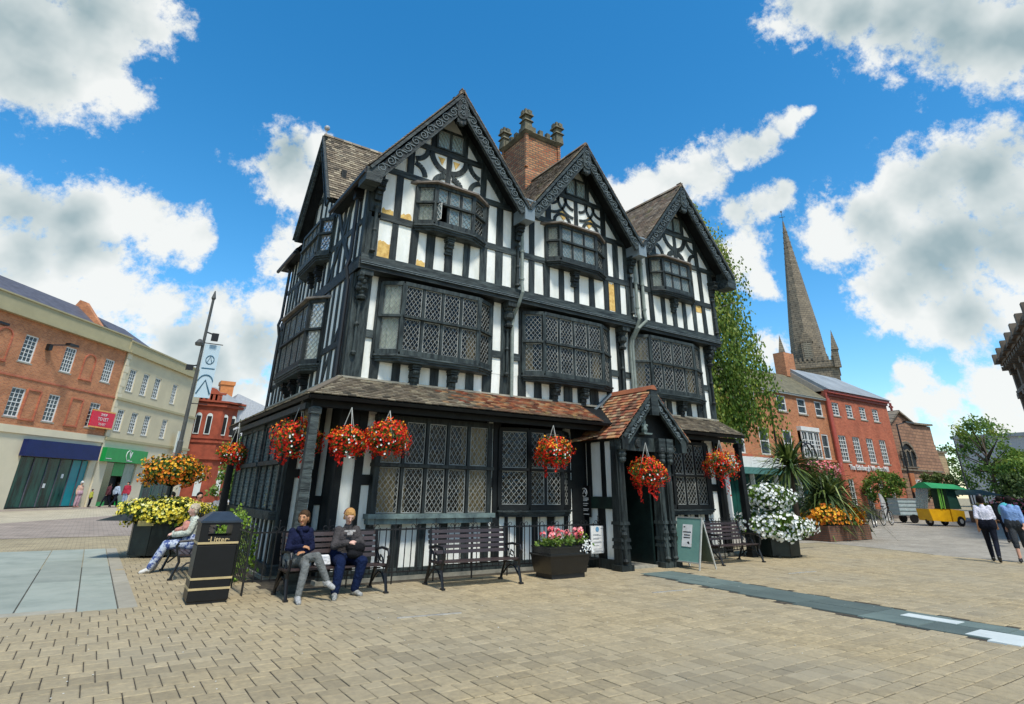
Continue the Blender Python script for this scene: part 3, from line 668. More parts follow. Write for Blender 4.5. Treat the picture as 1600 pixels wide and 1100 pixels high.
# box gutters where the gables meet, and the closed foot of the first board
for x0, x1 in ((7.92, 8.24), (12.22, 12.54)):
    m = MB(); m.box(x0, x1, 11.16, 11.74, 8.36, 8.92); m.box(x0 - .06, x1 + .06, 11.13, 11.76, 8.92, 8.97); hp('box_gutter', LEADSHEET, m)
m = MB(); m.prism([(3.50, 8.10), (3.86, 8.10), (3.98, 8.6), (3.50, 8.42)], lambda u, z, o: (u, 11.16 + o, z), 0, .5); hp('eaves_box', TIMBERH, m)
m = MB(); m.prism([(16.5, 8.2), (16.95, 8.2), (16.95, 8.52), (16.6, 8.8)], lambda u, z, o: (u, 11.16 + o, z), 0, .5); hp('eaves_box', TIMBERH, m)
for x in (4.02, 8.05, 12.3, 16.25):
    console(FY2, x, 8.42, .2, .5, .3)
    m = MB(); prof = [(.05, 0), (.075, .03), (.05, .08), (.04, .5), (.06, .55), (.045, .6), (.04, 1.1), (.07, 1.16), (.05, 1.2)]
    m.lathe(prof, (x, 11.68, 6.6), 8); hp('turned_shaft', TIMBER, m)
# --- first floor, front
below = [(4.42, 4.62), (4.93, 5.14), (5.38, 5.60), (5.89, 6.11), (6.33, 6.55), (6.83, 7.06), (7.3, 7.54), (7.82, 8.14), (8.38, 8.6), (8.89, 9.12), (9.38, 9.62), (9.86, 10.14), (10.36, 10.6), (10.8, 11.1), (11.44, 11.64), (11.92, 12.2), (12.45, 12.62), (13.0, 13.2), (13.42, 13.64), (13.9, 14.1), (14.32, 14.54), (14.8, 15.0), (15.3, 15.5), (15.95, 16.2)]
row(FY1, 4.23, 16.2, 3.72, 4.36, [(a, b) for a, b in below if b < 15.9] + [(15.55, 15.72), (15.95, 16.2)])
timber(FY1, 3.83, 4.23, 3.68, 6.2, .05, 'corner_post', j=0)
for a, b in ((4.23, 4.42), (7.54, 7.82), (8.14, 8.40), (11.62, 11.92), (12.2, 12.45), (15.7, 15.95)):
    panel(FY1, a, b, 4.36, 4.74); rail(FY1, a, b, 4.74, 4.92); panel(FY1, a, b, 4.92, 6.2)
for a, b in ((4.40, 4.56), (7.40, 7.56), (7.82, 8.14), (8.38, 8.56), (11.48, 11.64), (11.92, 12.2), (12.45, 12.6), (15.55, 15.72), (15.95, 16.2)):
    timber(FY1, a, b, 4.3, 6.2, .045, 'post', j=.004)
W1 = [(4.5, 7.46, 4.93, 6.95), (8.5, 11.55, 8.97, 11.03), (12.55, 15.62, 13.0, 14.98)]
for k, (e0, e1, f0, f1) in enumerate(W1):
    cu = {(0, None, None): (NET, 0, 1)} if k == 0 else {(0, 0, 0): (CURT, .05, .5), (1, 3, 0): (CURT, .4, .95)}
    if k == 0: cu[(1, 3, 0)] = (CURT, .45, 1)
    if k == 2: cu[(0, 0, 0)] = (CURT, 0, .7); cu[(0, 0, 1)] = (CURT, 0, 1)
    window(FY1, e0, e1, f0, f1, 4.45, 6.05, 5.27, .32, 4, curt=cu)
    for u in ((f0 + f1) / 2 - .5, (f0 + f1) / 2 + .48): console(FY1, u, 4.24, .2, .44, .26)
    m = MB(); slab(m, FY1, e0 - .1, e1 + .1, 6.08, 6.22, -.1, .06); hp('window_head', DARK, m)
for x in (4.0, 7.98, 12.06, 16.08):
    m = MB(); prof = [(.10, 0), (.12, .05), (.07, .10), (.06, .16), (.14, .24), (.145, .34), (.10, .42), (.13, .46), (.13, .52)]
    m.lathe(prof, (x, 11.98, 5.55), 10); m.box(x - .15, x + .15, 11.76, 12.06, 6.07, 6.21)
    m.lathe([(.05, 0), (.07, .05), (.035, .1), (.03, .62), (.06, .68), (.03, .74), (.03, 1.1), (.06, 1.2)], (x - .02, 12.0, 4.3), 8); hp('turned_shaft', TIMBER, m)
for x in (3.95, 16.05):
    m = MB()
    for i in range(6): m.sphere((x + rnd.uniform(-.07, .07), 11.95 - .03 * i, 5.72 + .07 * i), .07, 5)
    hp('carved_figure', TIMBER, m)
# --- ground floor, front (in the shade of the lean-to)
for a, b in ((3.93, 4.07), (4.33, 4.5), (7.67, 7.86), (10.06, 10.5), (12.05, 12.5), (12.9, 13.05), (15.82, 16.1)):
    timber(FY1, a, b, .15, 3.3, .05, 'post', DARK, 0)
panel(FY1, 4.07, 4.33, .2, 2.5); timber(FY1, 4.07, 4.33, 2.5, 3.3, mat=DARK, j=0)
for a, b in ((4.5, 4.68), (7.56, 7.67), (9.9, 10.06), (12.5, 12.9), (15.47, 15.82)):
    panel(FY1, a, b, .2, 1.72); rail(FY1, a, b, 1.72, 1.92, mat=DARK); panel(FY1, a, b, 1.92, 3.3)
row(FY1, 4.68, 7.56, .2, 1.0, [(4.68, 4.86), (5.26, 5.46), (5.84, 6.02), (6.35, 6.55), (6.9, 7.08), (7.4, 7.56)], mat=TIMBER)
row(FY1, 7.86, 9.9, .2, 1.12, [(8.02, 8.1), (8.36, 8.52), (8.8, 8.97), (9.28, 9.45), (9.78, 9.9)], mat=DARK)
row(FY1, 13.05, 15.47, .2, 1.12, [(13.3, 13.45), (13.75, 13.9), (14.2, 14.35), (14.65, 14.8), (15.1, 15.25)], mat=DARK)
m = MB(); slab(m, FY1, 3.85, 10.5, .06, .2, -.1, .08); slab(m, FY1, 12.05, 16.15, .06, .2, -.1, .08); hp('sill_beam', TIMBER, m)
m = MB(); slab(m, FY1, 3.8, 10.5, -.01, .06, -.15, .12); slab(m, FY1, 12.05, 16.2, -.01, .06, -.15, .12); hp('stone_footing', STONE, m)
# big flat window
win = MB(); U5 = [4.74, 5.31, 5.85, 6.37, 6.90, 7.47]
for i, u in enumerate(U5): slab(win, FY1, u - (.06 if i in (0, 5) else .035), u + (.06 if i in (0, 5) else .035), 1.14, 3.06, 0, .20)
slab(win, FY1, 4.66, 7.56, 2.08, 2.15, 0, .25); slab(win, FY1, 4.66, 7.56, 3.0, 3.12, 0, .19)
w = win.build('window', TIMBER, H); m = MB(); slab(m, FY1, 4.62, 7.60, 1.10, 1.19, 0, .28); slab(m, FY1, 4.66, 7.56, 1.0, 1.10, 0, .22); m.build('sill', M('sill_worn', (.20, .27, .25), .5, (.07, .1, .1), 4, .4), w)
cur = {(0, 0): (CURT, .1, .9), (4, 0): (CURT, 0, 1), (4, 1): (CURT, 0, 1), (3, 0): (CURT, .75, 1), (3, 1): (CURT, .8, 1), (1, 0): (CURT, 0, .2), (0, 1): (CURT, .2, 1)}
for i in range(5):
    for r_ in (0, 1):
        z0, z1 = ((1.2, 2.07), (2.16, 3.0))[r_]
        light(w, (U5[i] + .05, 11.95), (U5[i + 1] - .05, 11.95), z0, z1, Vector((0, -1, 0)), cur.get((i, r_)))
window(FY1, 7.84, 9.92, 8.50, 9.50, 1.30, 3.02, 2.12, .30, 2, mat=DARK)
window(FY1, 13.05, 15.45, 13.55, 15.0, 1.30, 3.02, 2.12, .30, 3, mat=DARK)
# recessed wall at the near left corner and the return beside it
RY = ('y', 13.3)
row(RY, 3.3, 4.4, .2, 3.3, [(3.3, 3.48), (3.59, 3.72), (3.85, 3.96), (4.10, 4.4)], mat=DARK, j=0)
rail(RY, 3.3, 3.9, 1.85, 2.02, mat=DARK); rail(RY, 3.9, 4.14, 1.32, 1.5, mat=DARK)
m = MB(); m.box(4.12, 4.24, 12.2, 13.3, 0, 3.3); hp('return_wall', DARK, m)
# --- left side, ground floor
GL = ('x', 3.28)
timber(GL, 13.27, 13.42, .1, 3.2, .05, 'corner_post', TIMBER, 0); timber(GL, 15.3, 15.62, 1.2, 3.2, .05, 'post', DARK, 0); timber(GL, 18.3, 18.7, .1, 3.2, .05, 'post', TIMBER, 0)
m = MB(); slab(m, GL, 13.25, 18.7, .05, .24, -.15, .09); hp('sill_beam', TIMBERH, m)
m = MB(); slab(m, GL, 13.3, 18.7, -.01, .05, -.2, .14); hp('stone_footing', STONE, m)
row(GL, 13.40, 18.3, .24, 1.02, [(13.66 + i * .42, 13.66 + i * .42 + .12) for i in range(11)], mat=TIMBER)
m = MB(); slab(m, GL, 13.3, 15.45, 1.04, 1.2, -.05, .2); slab(m, GL, 15.5, 18.5, 1.04, 1.2, -.05, .12); hp('sill_board', TIMBERH, m)
for a, b, n in ((13.47, 15.3, 3), (15.62, 18.3, 4)):
    win = MB(); s_ = (b - a) / n
    for i in range(n + 1): slab(win, GL, a + i * s_ - .035, a + i * s_ + .035, 1.2, 3.05, 0, .1)
    slab(win, GL, a - .1, b + .02, 2.11, 2.2, 0, .16); slab(win, GL, a, b, 2.98, 3.1, 0, .1)
    w = win.build('window', TIMBERH, H)
    for i in range(n):
        for z0, z1 in ((1.22, 2.1), (2.21, 2.97)): light(w, (3.23, a + i * s_ + .05), (3.23, a + (i + 1) * s_ - .05), z0, z1, Vector((-1, 0, 0)), None, GLASSB if i % 2 else None, False, M('side_leading', (.20, .25, .24), .5))
# --- left side, first floor
cols = [(12.1, 12.35), (12.62, 12.74), (13.02, 13.14), (13.42, 13.54), (13.78, 13.94)]
row(LX, 12.1, 13.94, 3.72, 6.2, cols)
row(LX, 13.94, 18.74, 3.72, 4.36, [(14.3 + i * .4, 14.44 + i * .4) for i in range(11)])
row(LX, 17.25, 18.74, 5.52, 6.2, [(17.3, 17.42), (17.75, 17.87), (18.15, 18.25), (18.6, 18.74)])
rail(LX, 17.2, 18.7, 4.36, 4.44); rail(LX, 17.2, 18.7, 5.45, 5.56); timber(LX, 17.25, 17.42, 4.3, 6.2); timber(LX, 18.5, 18.74, 4.3, 6.2)
rail(LX, 12.35, 13.8, 4.56, 4.70)
brace(LX, [(12.3, 5.55), (12.6, 5.1), (12.95, 4.75), (13.35, 4.2), (13.55, 3.75)], .13); brace(LX, [(12.35, 5.4), (12.5, 5.8), (12.58, 6.2)], .12)
w = MB(); slab(w, LX, 17.42, 18.5, 4.4, 4.46, 0, .05); w = w.build('window', TIMBER, H)
light(w, (3.8, 17.45), (3.8, 18.48), 4.46, 5.44, Vector((-1, 0, 0)), (NET, 0, 1), None, True, LEAD)
window(LX, 13.9, 17.3, 14.28, 16.7, 4.45, 5.98, 5.25, .32, 4, hood=True, curt={(0, None, None): (NET, 0, 1)})
for u in (14.75, 15.7, 16.4): console(LX, u, 4.24, .2, .44, .24)
for z0, z1, o in ((6.2, 6.46, .06), (6.46, 6.52, .03)): m = MB(); slab(m, LX, 11.75, 18.78, z0, z1, -.2, o); hp('bressummer', TIMBERH, m)
# --- left side, second floor
row(LX, 11.75, 14.32, 6.5, 8.6, [(11.75, 11.95), (12.2, 12.31), (12.58, 12.7), (12.98, 13.1), (13.4, 13.52), (13.8, 13.92), (14.2, 14.32)])
row(LX, 14.32, 16.6, 6.5, 7.3, [(14.62 + i * .36, 14.74 + i * .36) for i in range(5)])
row(LX, 16.55, 18.74, 6.5, 8.6, [(16.55 + i * .38, 16.67 + i * .38) for i in range(6)])
rail(LX, 11.95, 14.3, 7.38, 7.52); rail(LX, 16.6, 18.7, 7.38, 7.52)
brace(LX, [(14.1, 8.6), (13.3, 7.45), (12.5, 6.5)], .15, .045); brace(LX, [(12.9, 8.4), (13.35, 7.5), (14.2, 6.5)], .15, .047); brace(LX, [(17.2, 6.5), (17.6, 7.4)], .13, .04)
window(LX, 14.3, 16.6, 14.62, 16.25, 7.42, 8.42, 7.98, .28, 4)
for u in (15.0, 15.7): console(LX, u, 7.2, .18, .4, .2)
m = MB(); m.prism([(13.85, 8.6), (17.15, 8.6), (15.5, 11.35)], fmap(LX), -.12, 0); hp('gable_plaster', PLASTER, m)
rail(LX, 13.9, 17.1, 8.56, 8.72); rail(LX, 14.6, 16.4, 9.7, 9.84)
for u in (14.4, 15.0, 15.5, 16.0, 16.6): timber(LX, u - .06, u + .06, 8.7, 10.0 if abs(u - 15.5) > .8 else 10.8)
# cross gable roof
zc = 11.62
for s_ in (-1, 1):
    yf = 15.5 + s_ * 1.72; zf = 8.72
    quad_slab('roof_slope', [(3.42, 15.5, zc - .03), (3.42, yf, zf - .03), (6.3, yf, zf - .03), (6.3, 15.5, zc - .03)], .1, DARK)
    L = (Vector((0, 15.5, zc)) - Vector((0, yf, zf))).length
    tiles((3.42, yf, zf), (1, 0, 0), (0, 15.5 - yf, zc - zf), 2.9, L, TERRAG, .115, .17, th=.016, lift=.03)
    barge((3.42, yf, zf), (3.42, 15.5, zc), .3, .05, (-1, 0, 0), deco=False)
m = MB(); y_ = 3.4
while y_ < 6: m.prism([(15.38, zc - .05), (15.45, zc + .06), (15.55, zc + .06), (15.62, zc - .05)], lambda u, z, o: (o, u, z), y_, y_ + .28, rnd.random()); y_ += .29
m.build('ridge_tiles', TERRAG, H, kind='stuff')
m = MB(); m.tube([(3.45, 15.5, zc), (3.45, 15.5, zc + .22)], .02); m.sphere((3.45, 15.5, zc + .3), .09, 6); hp('ball_finial', M('finial_grey', (.4, .42, .44), .6), m)
for a, b in ((11.2, 13.8), (17.2, 19.3)):
    m = MB(); m.tube([(3.5, a, 8.33), (3.5, b, 8.33)], .06, 6); hp('gutter', IRON, m)
for a, b in ((11.2, 13.85), (17.15, 19.3)): m = MB(); m.box(3.5, 3.9, a, b, 8.36, 8.46); hp('soffit', DARK, m)
# --- closed back, right side and floors keep the rooms dark
m = MB(); m.box(16.03, 16.17, 12.13, 18.7, 0, 6.2); hp('side_wall', TIMBER, m); m = MB(); m.box(16.25, 16.38, 11.8, 18.7, 6.2, 8.6); hp('side_wall', TIMBER, m); m = MB(); m.box(3.95, 16.0, 18.6, 18.9, 0, 8.7); hp('rear_wall', PLASTER, m); m = MB(); m.box(3.4, 3.94, 18.6, 18.85, 0, 3.3); hp('rear_wall', PLASTER, m)
for z, x0 in ((3.35, 3.4), (6.3, 3.9), (8.72, 3.9)): m = MB(); m.box(x0, 16.2, 12.18 if z < 8 else 11.8, 18.6, z, z + .06); hp('floor_boards', DARK, m)
for x in (8.1, 12.2): m = MB(); m.box(x, x + .1, 12.6, 18.6, 0, 8.7); hp('inner_wall', M('dark_room', (.10, .08, .06), .9), m)
for k, (ax, xl, xr) in enumerate(GX):
    m = MB(); m.prism([(xl + .3, 8.7), (xr - .3, 8.7), (ax, 11.4)], lambda u, z, o: (u, 18.75 + o, z), 0, .1); hp('rear_gable', PLASTER, m)
# --- rainwater pipes
PIPE = M('grey_green_pipe', (.27, .31, .27), .6, (.16, .19, .17), 5, .2)
for x in (8.16, 12.46, 12.76):
    t = 0 if x < 12.6 else .05
    xs = x if x < 12.6 else 12.5
    m = MB(); m.tube([(x, 11.64, 8.5), (x, 11.64, 6.7), (x, 11.6, 6.45), (xs - .02, 11.72 - t, 6.2), (xs - .04, 11.95 - t, 5.9), (xs - .05, 11.99 - t, 5.7), (xs - .05, 11.99 - t, 3.8)], .048, 8)
    for z in (8.3, 6.8, 7.6): m.lathe([(.065, 0), (.065, .05)], (x, 11.64, z), 8)
    hp('downpipe', PIPE, m, smooth=False)
for y_, zt in ((12.25, 8.2), (18.55, 8.3)):
    m = MB(); m.tube([(3.72, y_, zt), (3.72, y_, 6.6), (3.66, y_, 6.35), (3.74, y_, 6.0), (3.74, y_, 3.8)], .045, 8); m.box(3.62, 3.8, y_ - .09, y_ + .09, zt - .1, zt + .15); hp('downpipe', IRON, m)
# --- lean-to roof round front and left side
HZ, EZ = 3.80, 3.27
vy = Vector((0, .98, .53)); vx = Vector((.88, 0, .53)); hl = vy.length; hx = vx.length
quad_slab('roof_slope', [(2.95, 11.12, EZ), (16.18, 11.12, EZ), (16.18, 12.1, HZ), (3.83, 12.1, HZ)], .07, DARK)
quad_slab('roof_slope', [(2.95, 19.4, EZ), (2.95, 11.12, EZ), (3.83, 12.1, HZ), (3.83, 19.4, HZ)], .07, DARK)
def tf(u, v, t):
    if v < .16: return .62 + .1 * t
    return t
def zsel(u, v): return (math.sin(u * 7.3 + v * 19) * .5 + math.sin(u * 2.9 - v * 31) * .4 + (u - 3.6) * 1.1) > 0
for a, b, mt, mk in ((2.95, 10.35, TERRAG, lambda u, v: u > v * .88 / hl and not zsel(u, v)), (2.95, 10.35, TERRA, lambda u, v: u > v * .88 / hl and zsel(u, v)), (12.75, 16.18, TERRAG, lambda u, v: True)):
    tiles((a, 11.12, EZ), (1, 0, 0), vy, b - a, hl, mt, .092, .165, mask=mk, tf=tf if mt is TERRA else None, th=.022, lift=.034)
tiles((2.95, 19.4, EZ), (0, -1, 0), vx, 8.28, hx, TERRAG, .092, .165, mask=lambda u, v: u < 8.28 - v * .98 / hx)
m = MB(); m.beam((2.95, 11.12, EZ + .04), (3.83, 12.1, HZ + .05), .14, .03); hp('hip_tiles', TERRAG, m)
m = MB(); m.beam((3.8, 12.05, HZ + .02), (16.2, 12.05, HZ + .02), .1, .05); m.beam((3.78, 12.05, HZ + .02), (3.78, 18.8, HZ + .02), .1, .05); hp('lead_flashing', STONE, m)
m = MB(); m.box(3.12, 16.12, 11.42, 11.54, 3.10, 3.22); hp('eaves_beam', DARK, m); m = MB(); m.box(3.04, 3.14, 11.6, 19.2, 3.06, 3.18); hp('eaves_beam', TIMBER, m)  # front beam: shade under the eaves is put into its darker colour
m = MB(); m.box(3.0, 16.15, 11.3, 12.1, 3.3, 3.33); hp('soffit', DARK, m); m = MB(); m.box(3.0, 3.85, 12.11, 19.3, 3.3, 3.33); hp('soffit', DARK, m)
for x, y_, mt in ((3.17, 11.36, TIMBERH), (16.08, 11.36, DARK), (3.1, 18.75, DARK)):
    m = MB(); m.frus((x, y_), .10, .09, 0, .075, .075, 3.08); m.box(x - .12, x + .12, y_ - .11, y_ + .11, 0, .12); m.box(x - .1, x + .1, y_ - .1, y_ + .1, 2.95, 3.06); hp('veranda_post', mt, m)
m = MB(); m.beam((15.85, 11.9, .1), (15.85, 11.9, 3.1), .12, .12); hp('veranda_post', DARK, m)
# --- porch
PG = 'y', 10.85
px0, px1, pax = 10.5, 12.15, 11.62
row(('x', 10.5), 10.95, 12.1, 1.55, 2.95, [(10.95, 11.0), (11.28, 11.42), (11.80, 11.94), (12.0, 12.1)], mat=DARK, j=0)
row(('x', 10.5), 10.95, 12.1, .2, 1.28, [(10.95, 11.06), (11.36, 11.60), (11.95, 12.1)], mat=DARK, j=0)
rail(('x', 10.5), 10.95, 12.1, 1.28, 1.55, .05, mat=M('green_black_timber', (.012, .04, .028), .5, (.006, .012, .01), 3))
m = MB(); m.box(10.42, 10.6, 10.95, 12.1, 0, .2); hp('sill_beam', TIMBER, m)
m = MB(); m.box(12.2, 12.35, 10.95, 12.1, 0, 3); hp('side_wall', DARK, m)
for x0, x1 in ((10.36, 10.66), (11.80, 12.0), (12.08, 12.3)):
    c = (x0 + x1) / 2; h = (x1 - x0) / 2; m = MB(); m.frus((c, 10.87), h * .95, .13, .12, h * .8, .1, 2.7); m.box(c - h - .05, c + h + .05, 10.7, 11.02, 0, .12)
    for z in (.45, .6, .95): m.frus((c, 10.87), h * 1.08, .155, z, h * 1.0, .145, z + .07)
    m.lathe([(.05, 0), (.08, .05), (.05, .1), (.045, .5), (.08, .6), (.06, .66)], (c - h * .3, 10.72, .15), 8)
    m.lathe([(.05, 0), (.03, .08), (.03, 1.6), (.06, 1.7)], (c - h * .3, 10.74, .85), 6); hp('porch_post', TIMBER, m)
    m = MB(); m.box(c - .12, c + .12, 10.62, 10.98, 2.62, 2.95)
    for i in range(3): m.sphere((c, 10.68, 2.4 + i * .12), .09 + .01 * i, 6)
    hp('porch_capital', TIMBERH, m)
m = MB(); m.box(10.4, 12.5, 10.78, 10.92, 2.62, 2.95); hp('porch_lintel', TIMBER, m); m = MB()
m.lathe([(.10, 0), (.12, .02), (.09, .05)], (0, 0, 0), 12); 
for i in range(len(m.v)): x, y_, z = m.v[i]; m.v[i] = (11.15 + x * .8, 10.775 - z, 2.8 + y_)
hp('lintel_boss', TIMBERH, m)
m = MB(); m.prism([(10.62, 2.95), (12.62, 2.95), (pax, 3.95)], lambda u, z, o: (u, 10.9 - o, z), 0, .05); hp('porch_tympanum', DARK, m)
m = MB(); m.frus((11.42, 10.72), .13, .1, 3.02, .16, .1, 3.06); m.lathe([(.06, 0), (.09, .08), (.05, .22), (.06, .3), (.03, .33)], (11.42, 10.76, 3.06), 8); m.sphere((11.42, 10.76, 3.43), .055, 6); m.sphere((11.34, 10.74, 3.25), .04, 5); m.sphere((11.5, 10.74, 3.25), .04, 5)
hp('carved_figure', M('worn_figure', (.2, .26, .25), .6, (.08, .11, .1), 8), m)
PZ, PF = 4.17, 2.93
barge((10.45, 10.58, PF), (pax, 10.58, PZ), .26, .05, (0, -1, 0), w=.022, first=.05); barge((12.83, 10.58, PF), (pax, 10.58, PZ), .26, .05, (0, -1, 0), w=.022, first=.05)
m = MB(); m.box(pax - .13, pax + .13, 10.5, 10.64, 3.5, PZ - .02); hp('apex_pendant', TIMBERH, m)
for x in (10.42, 12.55): m = MB(); m.box(x, x + .2, 10.55, 10.75, 2.62, 2.97); hp('porch_knee', TIMBER, m)
for xf in (10.38, 12.86):
    quad_slab('roof_slope', [(pax, 10.56, PZ - .02), (xf, 10.56, PF - .06), (xf, 12.1, PF - .06), (pax, 12.1, PZ - .02)], .06, DARK)
L = (Vector((pax, 0, PZ)) - Vector((10.3, 0, PF - .08))).length
tiles((10.3, 12.1, PF - .08), (0, -1, 0), (pax - 10.3, 0, PZ - PF + .08), 1.56, L, TERRA, .118, .15, th=.02, lift=.03, objs=300)
tiles((9.7, 12.1, PF - .3 + .12), (0, -1, 0), (.62, 0, .2), 1.0, .62, TERRA, .118, .15, th=.02, lift=.03, mask=lambda u, v: u < .35 + v)
L = (Vector((pax, 0, PZ)) - Vector((12.9, 0, PF - .05))).length
tiles((12.9, 10.54, PF - .05), (0, 1, 0), (pax - 12.9, 0, PZ - PF + .05), 1.56, L, TERRA, .118, .15, th=.02, lift=.03)
m = MB(); y_ = 10.5
while y_ < 12.0: m.prism([(pax - .13, PZ - .07), (pax - .06, PZ + .05), (pax, PZ + .07), (pax + .06, PZ + .05), (pax + .13, PZ - .07)], lambda u, z, o: (u, o, z + .03), y_, y_ + .3, .1 + .2 * rnd.random()); y_ += .31
m.build('ridge_tiles', TERRA, H, kind='stuff')
m = MB(); m.beam((10.3, 12.03, 3.3), (pax - .1, 12.03, 4.2), .1, .05); hp('lead_flashing', LEADSHEET, m)
m = MB(); m.box(10.7, 11.75, 12.2, 12.26, .05, 2.6); m.box(11.74, 11.8, 11.05, 12.2, 0, 2.6); hp('door', M('dark_green_door', (.008, .022, .02), .45, (.004, .01, .01), 4, .3), m)
m = MB(); m.box(10.62, 12.1, 10.95, 12.2, 0, .05); hp('door_step', STONE, m)
m = MB(); m.box(10.5, 12.3, 10.95, 12.2, 2.96, 3.0); hp('porch_ceiling', DARK, m)
# --- chimney
BRICKC = Mbrick('chimney_brick', (.36, .11, .05), (.52, .27, .13), (.17, .13, .09), .25, .095, .02, .9, 1.0)
m = MB(); m.box(9.96, 11.42, 14.0, 15.45, 12.0, 13.45); m.box(9.86, 11.52, 13.9, 15.55, 9.2, 11.9); m.frus((10.69, 14.725), .83, .825, 11.9, .73, .725, 12.02)
for cx in (9.96, 11.42):
    for cy in (14.0, 15.45): m.box(cx - .06, cx + .06, cy - .06, cy + .06, 12.1, 13.45)
ch = hp('chimney', BRICKC, m); STONEC = M('mossy_stone', (.19, .17, .11), .9, (.07, .07, .05), 4, .8)
m = MB(); m.frus((10.69, 14.725), .76, .755, 13.42, .88, .875, 13.52); m.frus((10.69, 14.725), .88, .875, 13.52, .80, .80, 13.6)
for i in range(4):
    a = -.5 + i * .33
    m.box(10.69 + a, 10.69 + a + .16, 13.94, 14.08, 13.6, 13.82); m.box(9.9, 10.04, 14.725 + a, 14.725 + a + .16, 13.6, 13.82); m.box(11.34, 11.48, 14.725 + a, 14.725 + a + .16, 13.6, 13.82); m.box(10.69 + a, 10.69 + a + .16, 15.38, 15.5, 13.6, 13.82)
m.build('parapet', STONEC, ch)
for cx in (9.98, 11.40):
    for cy in (14.02, 15.43):
        m = MB(); m.frus((cx, cy), .17, .17, 13.55, .14, .14, 13.95); m.frus((cx, cy), .2, .2, 13.95, .14, .14, 14.05); m.box(cx - .12, cx + .12, cy - .12, cy + .12, 14.05, 14.2); m.frus((cx, cy), .2, .2, 14.2, .18, .18, 14.28)
        for i in range(8): a = i * math.pi / 4; m.box(cx + .15 * math.cos(a) - .045, cx + .15 * math.cos(a) + .045, cy + .15 * math.sin(a) - .045, cy + .15 * math.sin(a) + .045, 14.27, 14.42 + .03 * (i % 2))
        m.build('pinnacle', STONEC, ch)
# ------------------------------------------------------------------ buildings around the square
WHITEP = M('white_joinery', (.75, .76, .73), .5, (.65, .66, .63), 4, 0)
PGLASS = Mglass('sash_glass', (.05, .07, .08), 1.2, .25)
BLIND = M('white_blind', (.62, .66, .62), .8, (.5, .54, .5), 2, 0)
SLATE = M('slate', (.115, .115, .14), .7, (.07, .07, .085), 1.5, .4, stretch=(1, 1, 4))
SLATEG = M('grey_slate', (.30, .33, .34), .7, (.20, .22, .23), .8, .3)
BRED = Mbrick('orange_brick', (.56, .20, .08), (.38, .115, .05), (.42, .28, .17), .24, .085, .012)
BRED2 = Mbrick('red_brick', (.56, .155, .08), (.42, .10, .055), (.38, .19, .12), .24, .085, .01)
BSAND = Mbrick('sandstone_blocks', (.36, .20, .12), (.27, .15, .095), (.16, .10, .07), .7, .3, .03)
BSAND2 = Mbrick('pale_sandstone_blocks', (.44, .32, .18), (.36, .25, .14), (.25, .18, .11), .6, .26, .02)
BSTONE = Mbrick('grey_spire_stone', (.25, .205, .145), (.17, .145, .11), (.08, .07, .055), .9, .42, .04)
CREAM = M('cream_render', (.62, .54, .36), .85, (.53, .46, .31), .6, .1)
CREAM2 = M('warm_cream_render', (.70, .62, .44), .85, (.62, .55, .39), .5, .1)
OLIVE = M('olive_stucco', (.42, .37, .22), .85, (.36, .32, .19), .8, .1)
TERRAC = M('terracotta_stone', (.36, .075, .035), .8, (.22, .045, .02), 1.5, .3)
_wc = {}
def sash(par, x, z, w, h, cols=2, rows=4, mat=None, sill=True, y=0, blind=False, arch=False, deep=.12, bar=.035, fr=.09):
    """sash window set in local facade plane y=0 (outside is -y); shared meshes"""
    mat = mat or WHITEP; key = (round(w, 2), round(h, 2), cols, rows, mat.name, blind, sill)
    if key not in _wc:
        m = MB(); o = -.03
        m.box(0, fr, o, .05, 0, h); m.box(w - fr, w, o, .05, 0, h); m.box(fr, w - fr, o, .05, 0, fr); m.box(fr, w - fr, o, .05, h - fr, h); m.box(fr, w - fr, o + .01, .04, h / 2 - .03, h / 2 + .03)
        for i in range(1, cols): xx = fr + (w - 2 * fr) * i / cols; m.box(xx - bar / 2, xx + bar / 2, -.01, .03, fr, h - fr)
        for i in range(1, rows):
            if i * 2 == rows: continue
            zz = fr + (h - 2 * fr) * i / rows; m.box(fr, w - fr, -.008, .028, zz - bar / 2, zz + bar / 2)
        f = m.build('window', mat, None, local=True)
        m = MB(); m.add([(fr, .025, fr), (w - fr, .025, fr), (w - fr, .025, h - fr), (fr, .025, h - fr)], [(0, 1, 2, 3)]); g = m.build('pane', PGLASS, None, local=True)
        m = MB(); m.box(fr, w - fr, .06, .08, fr + (h * .0 if blind else h * 3), h - fr) if blind else m.box(0, w, .3, .32, 0, h); b = m.build('blind', BLIND if blind else DARK, None, local=True)
        m = MB(); m.box(-.08, w + .08, -.12, .05, -.1, -.002); s_ = m.build('sill', STONE, None, local=True)
        _wc[key] = [q.data for q in (f, g, b, s_)]
        for q in (f, g, b, s_): bpy.data.objects.remove(q)
    ds = _wc[key]; f = bpy.data.objects.new('window', ds[0]); C.objects.link(f); f.parent = par; f.location = (x, y, z)
    for nm, d in zip(('pane', 'blind', 'sill'), ds[1:]):
        if nm == 'sill' and not sill: continue
        if nm == 'blind' and not blind: continue
        q = bpy.data.objects.new(nm, d); C.objects.link(q); q.parent = f
    return f
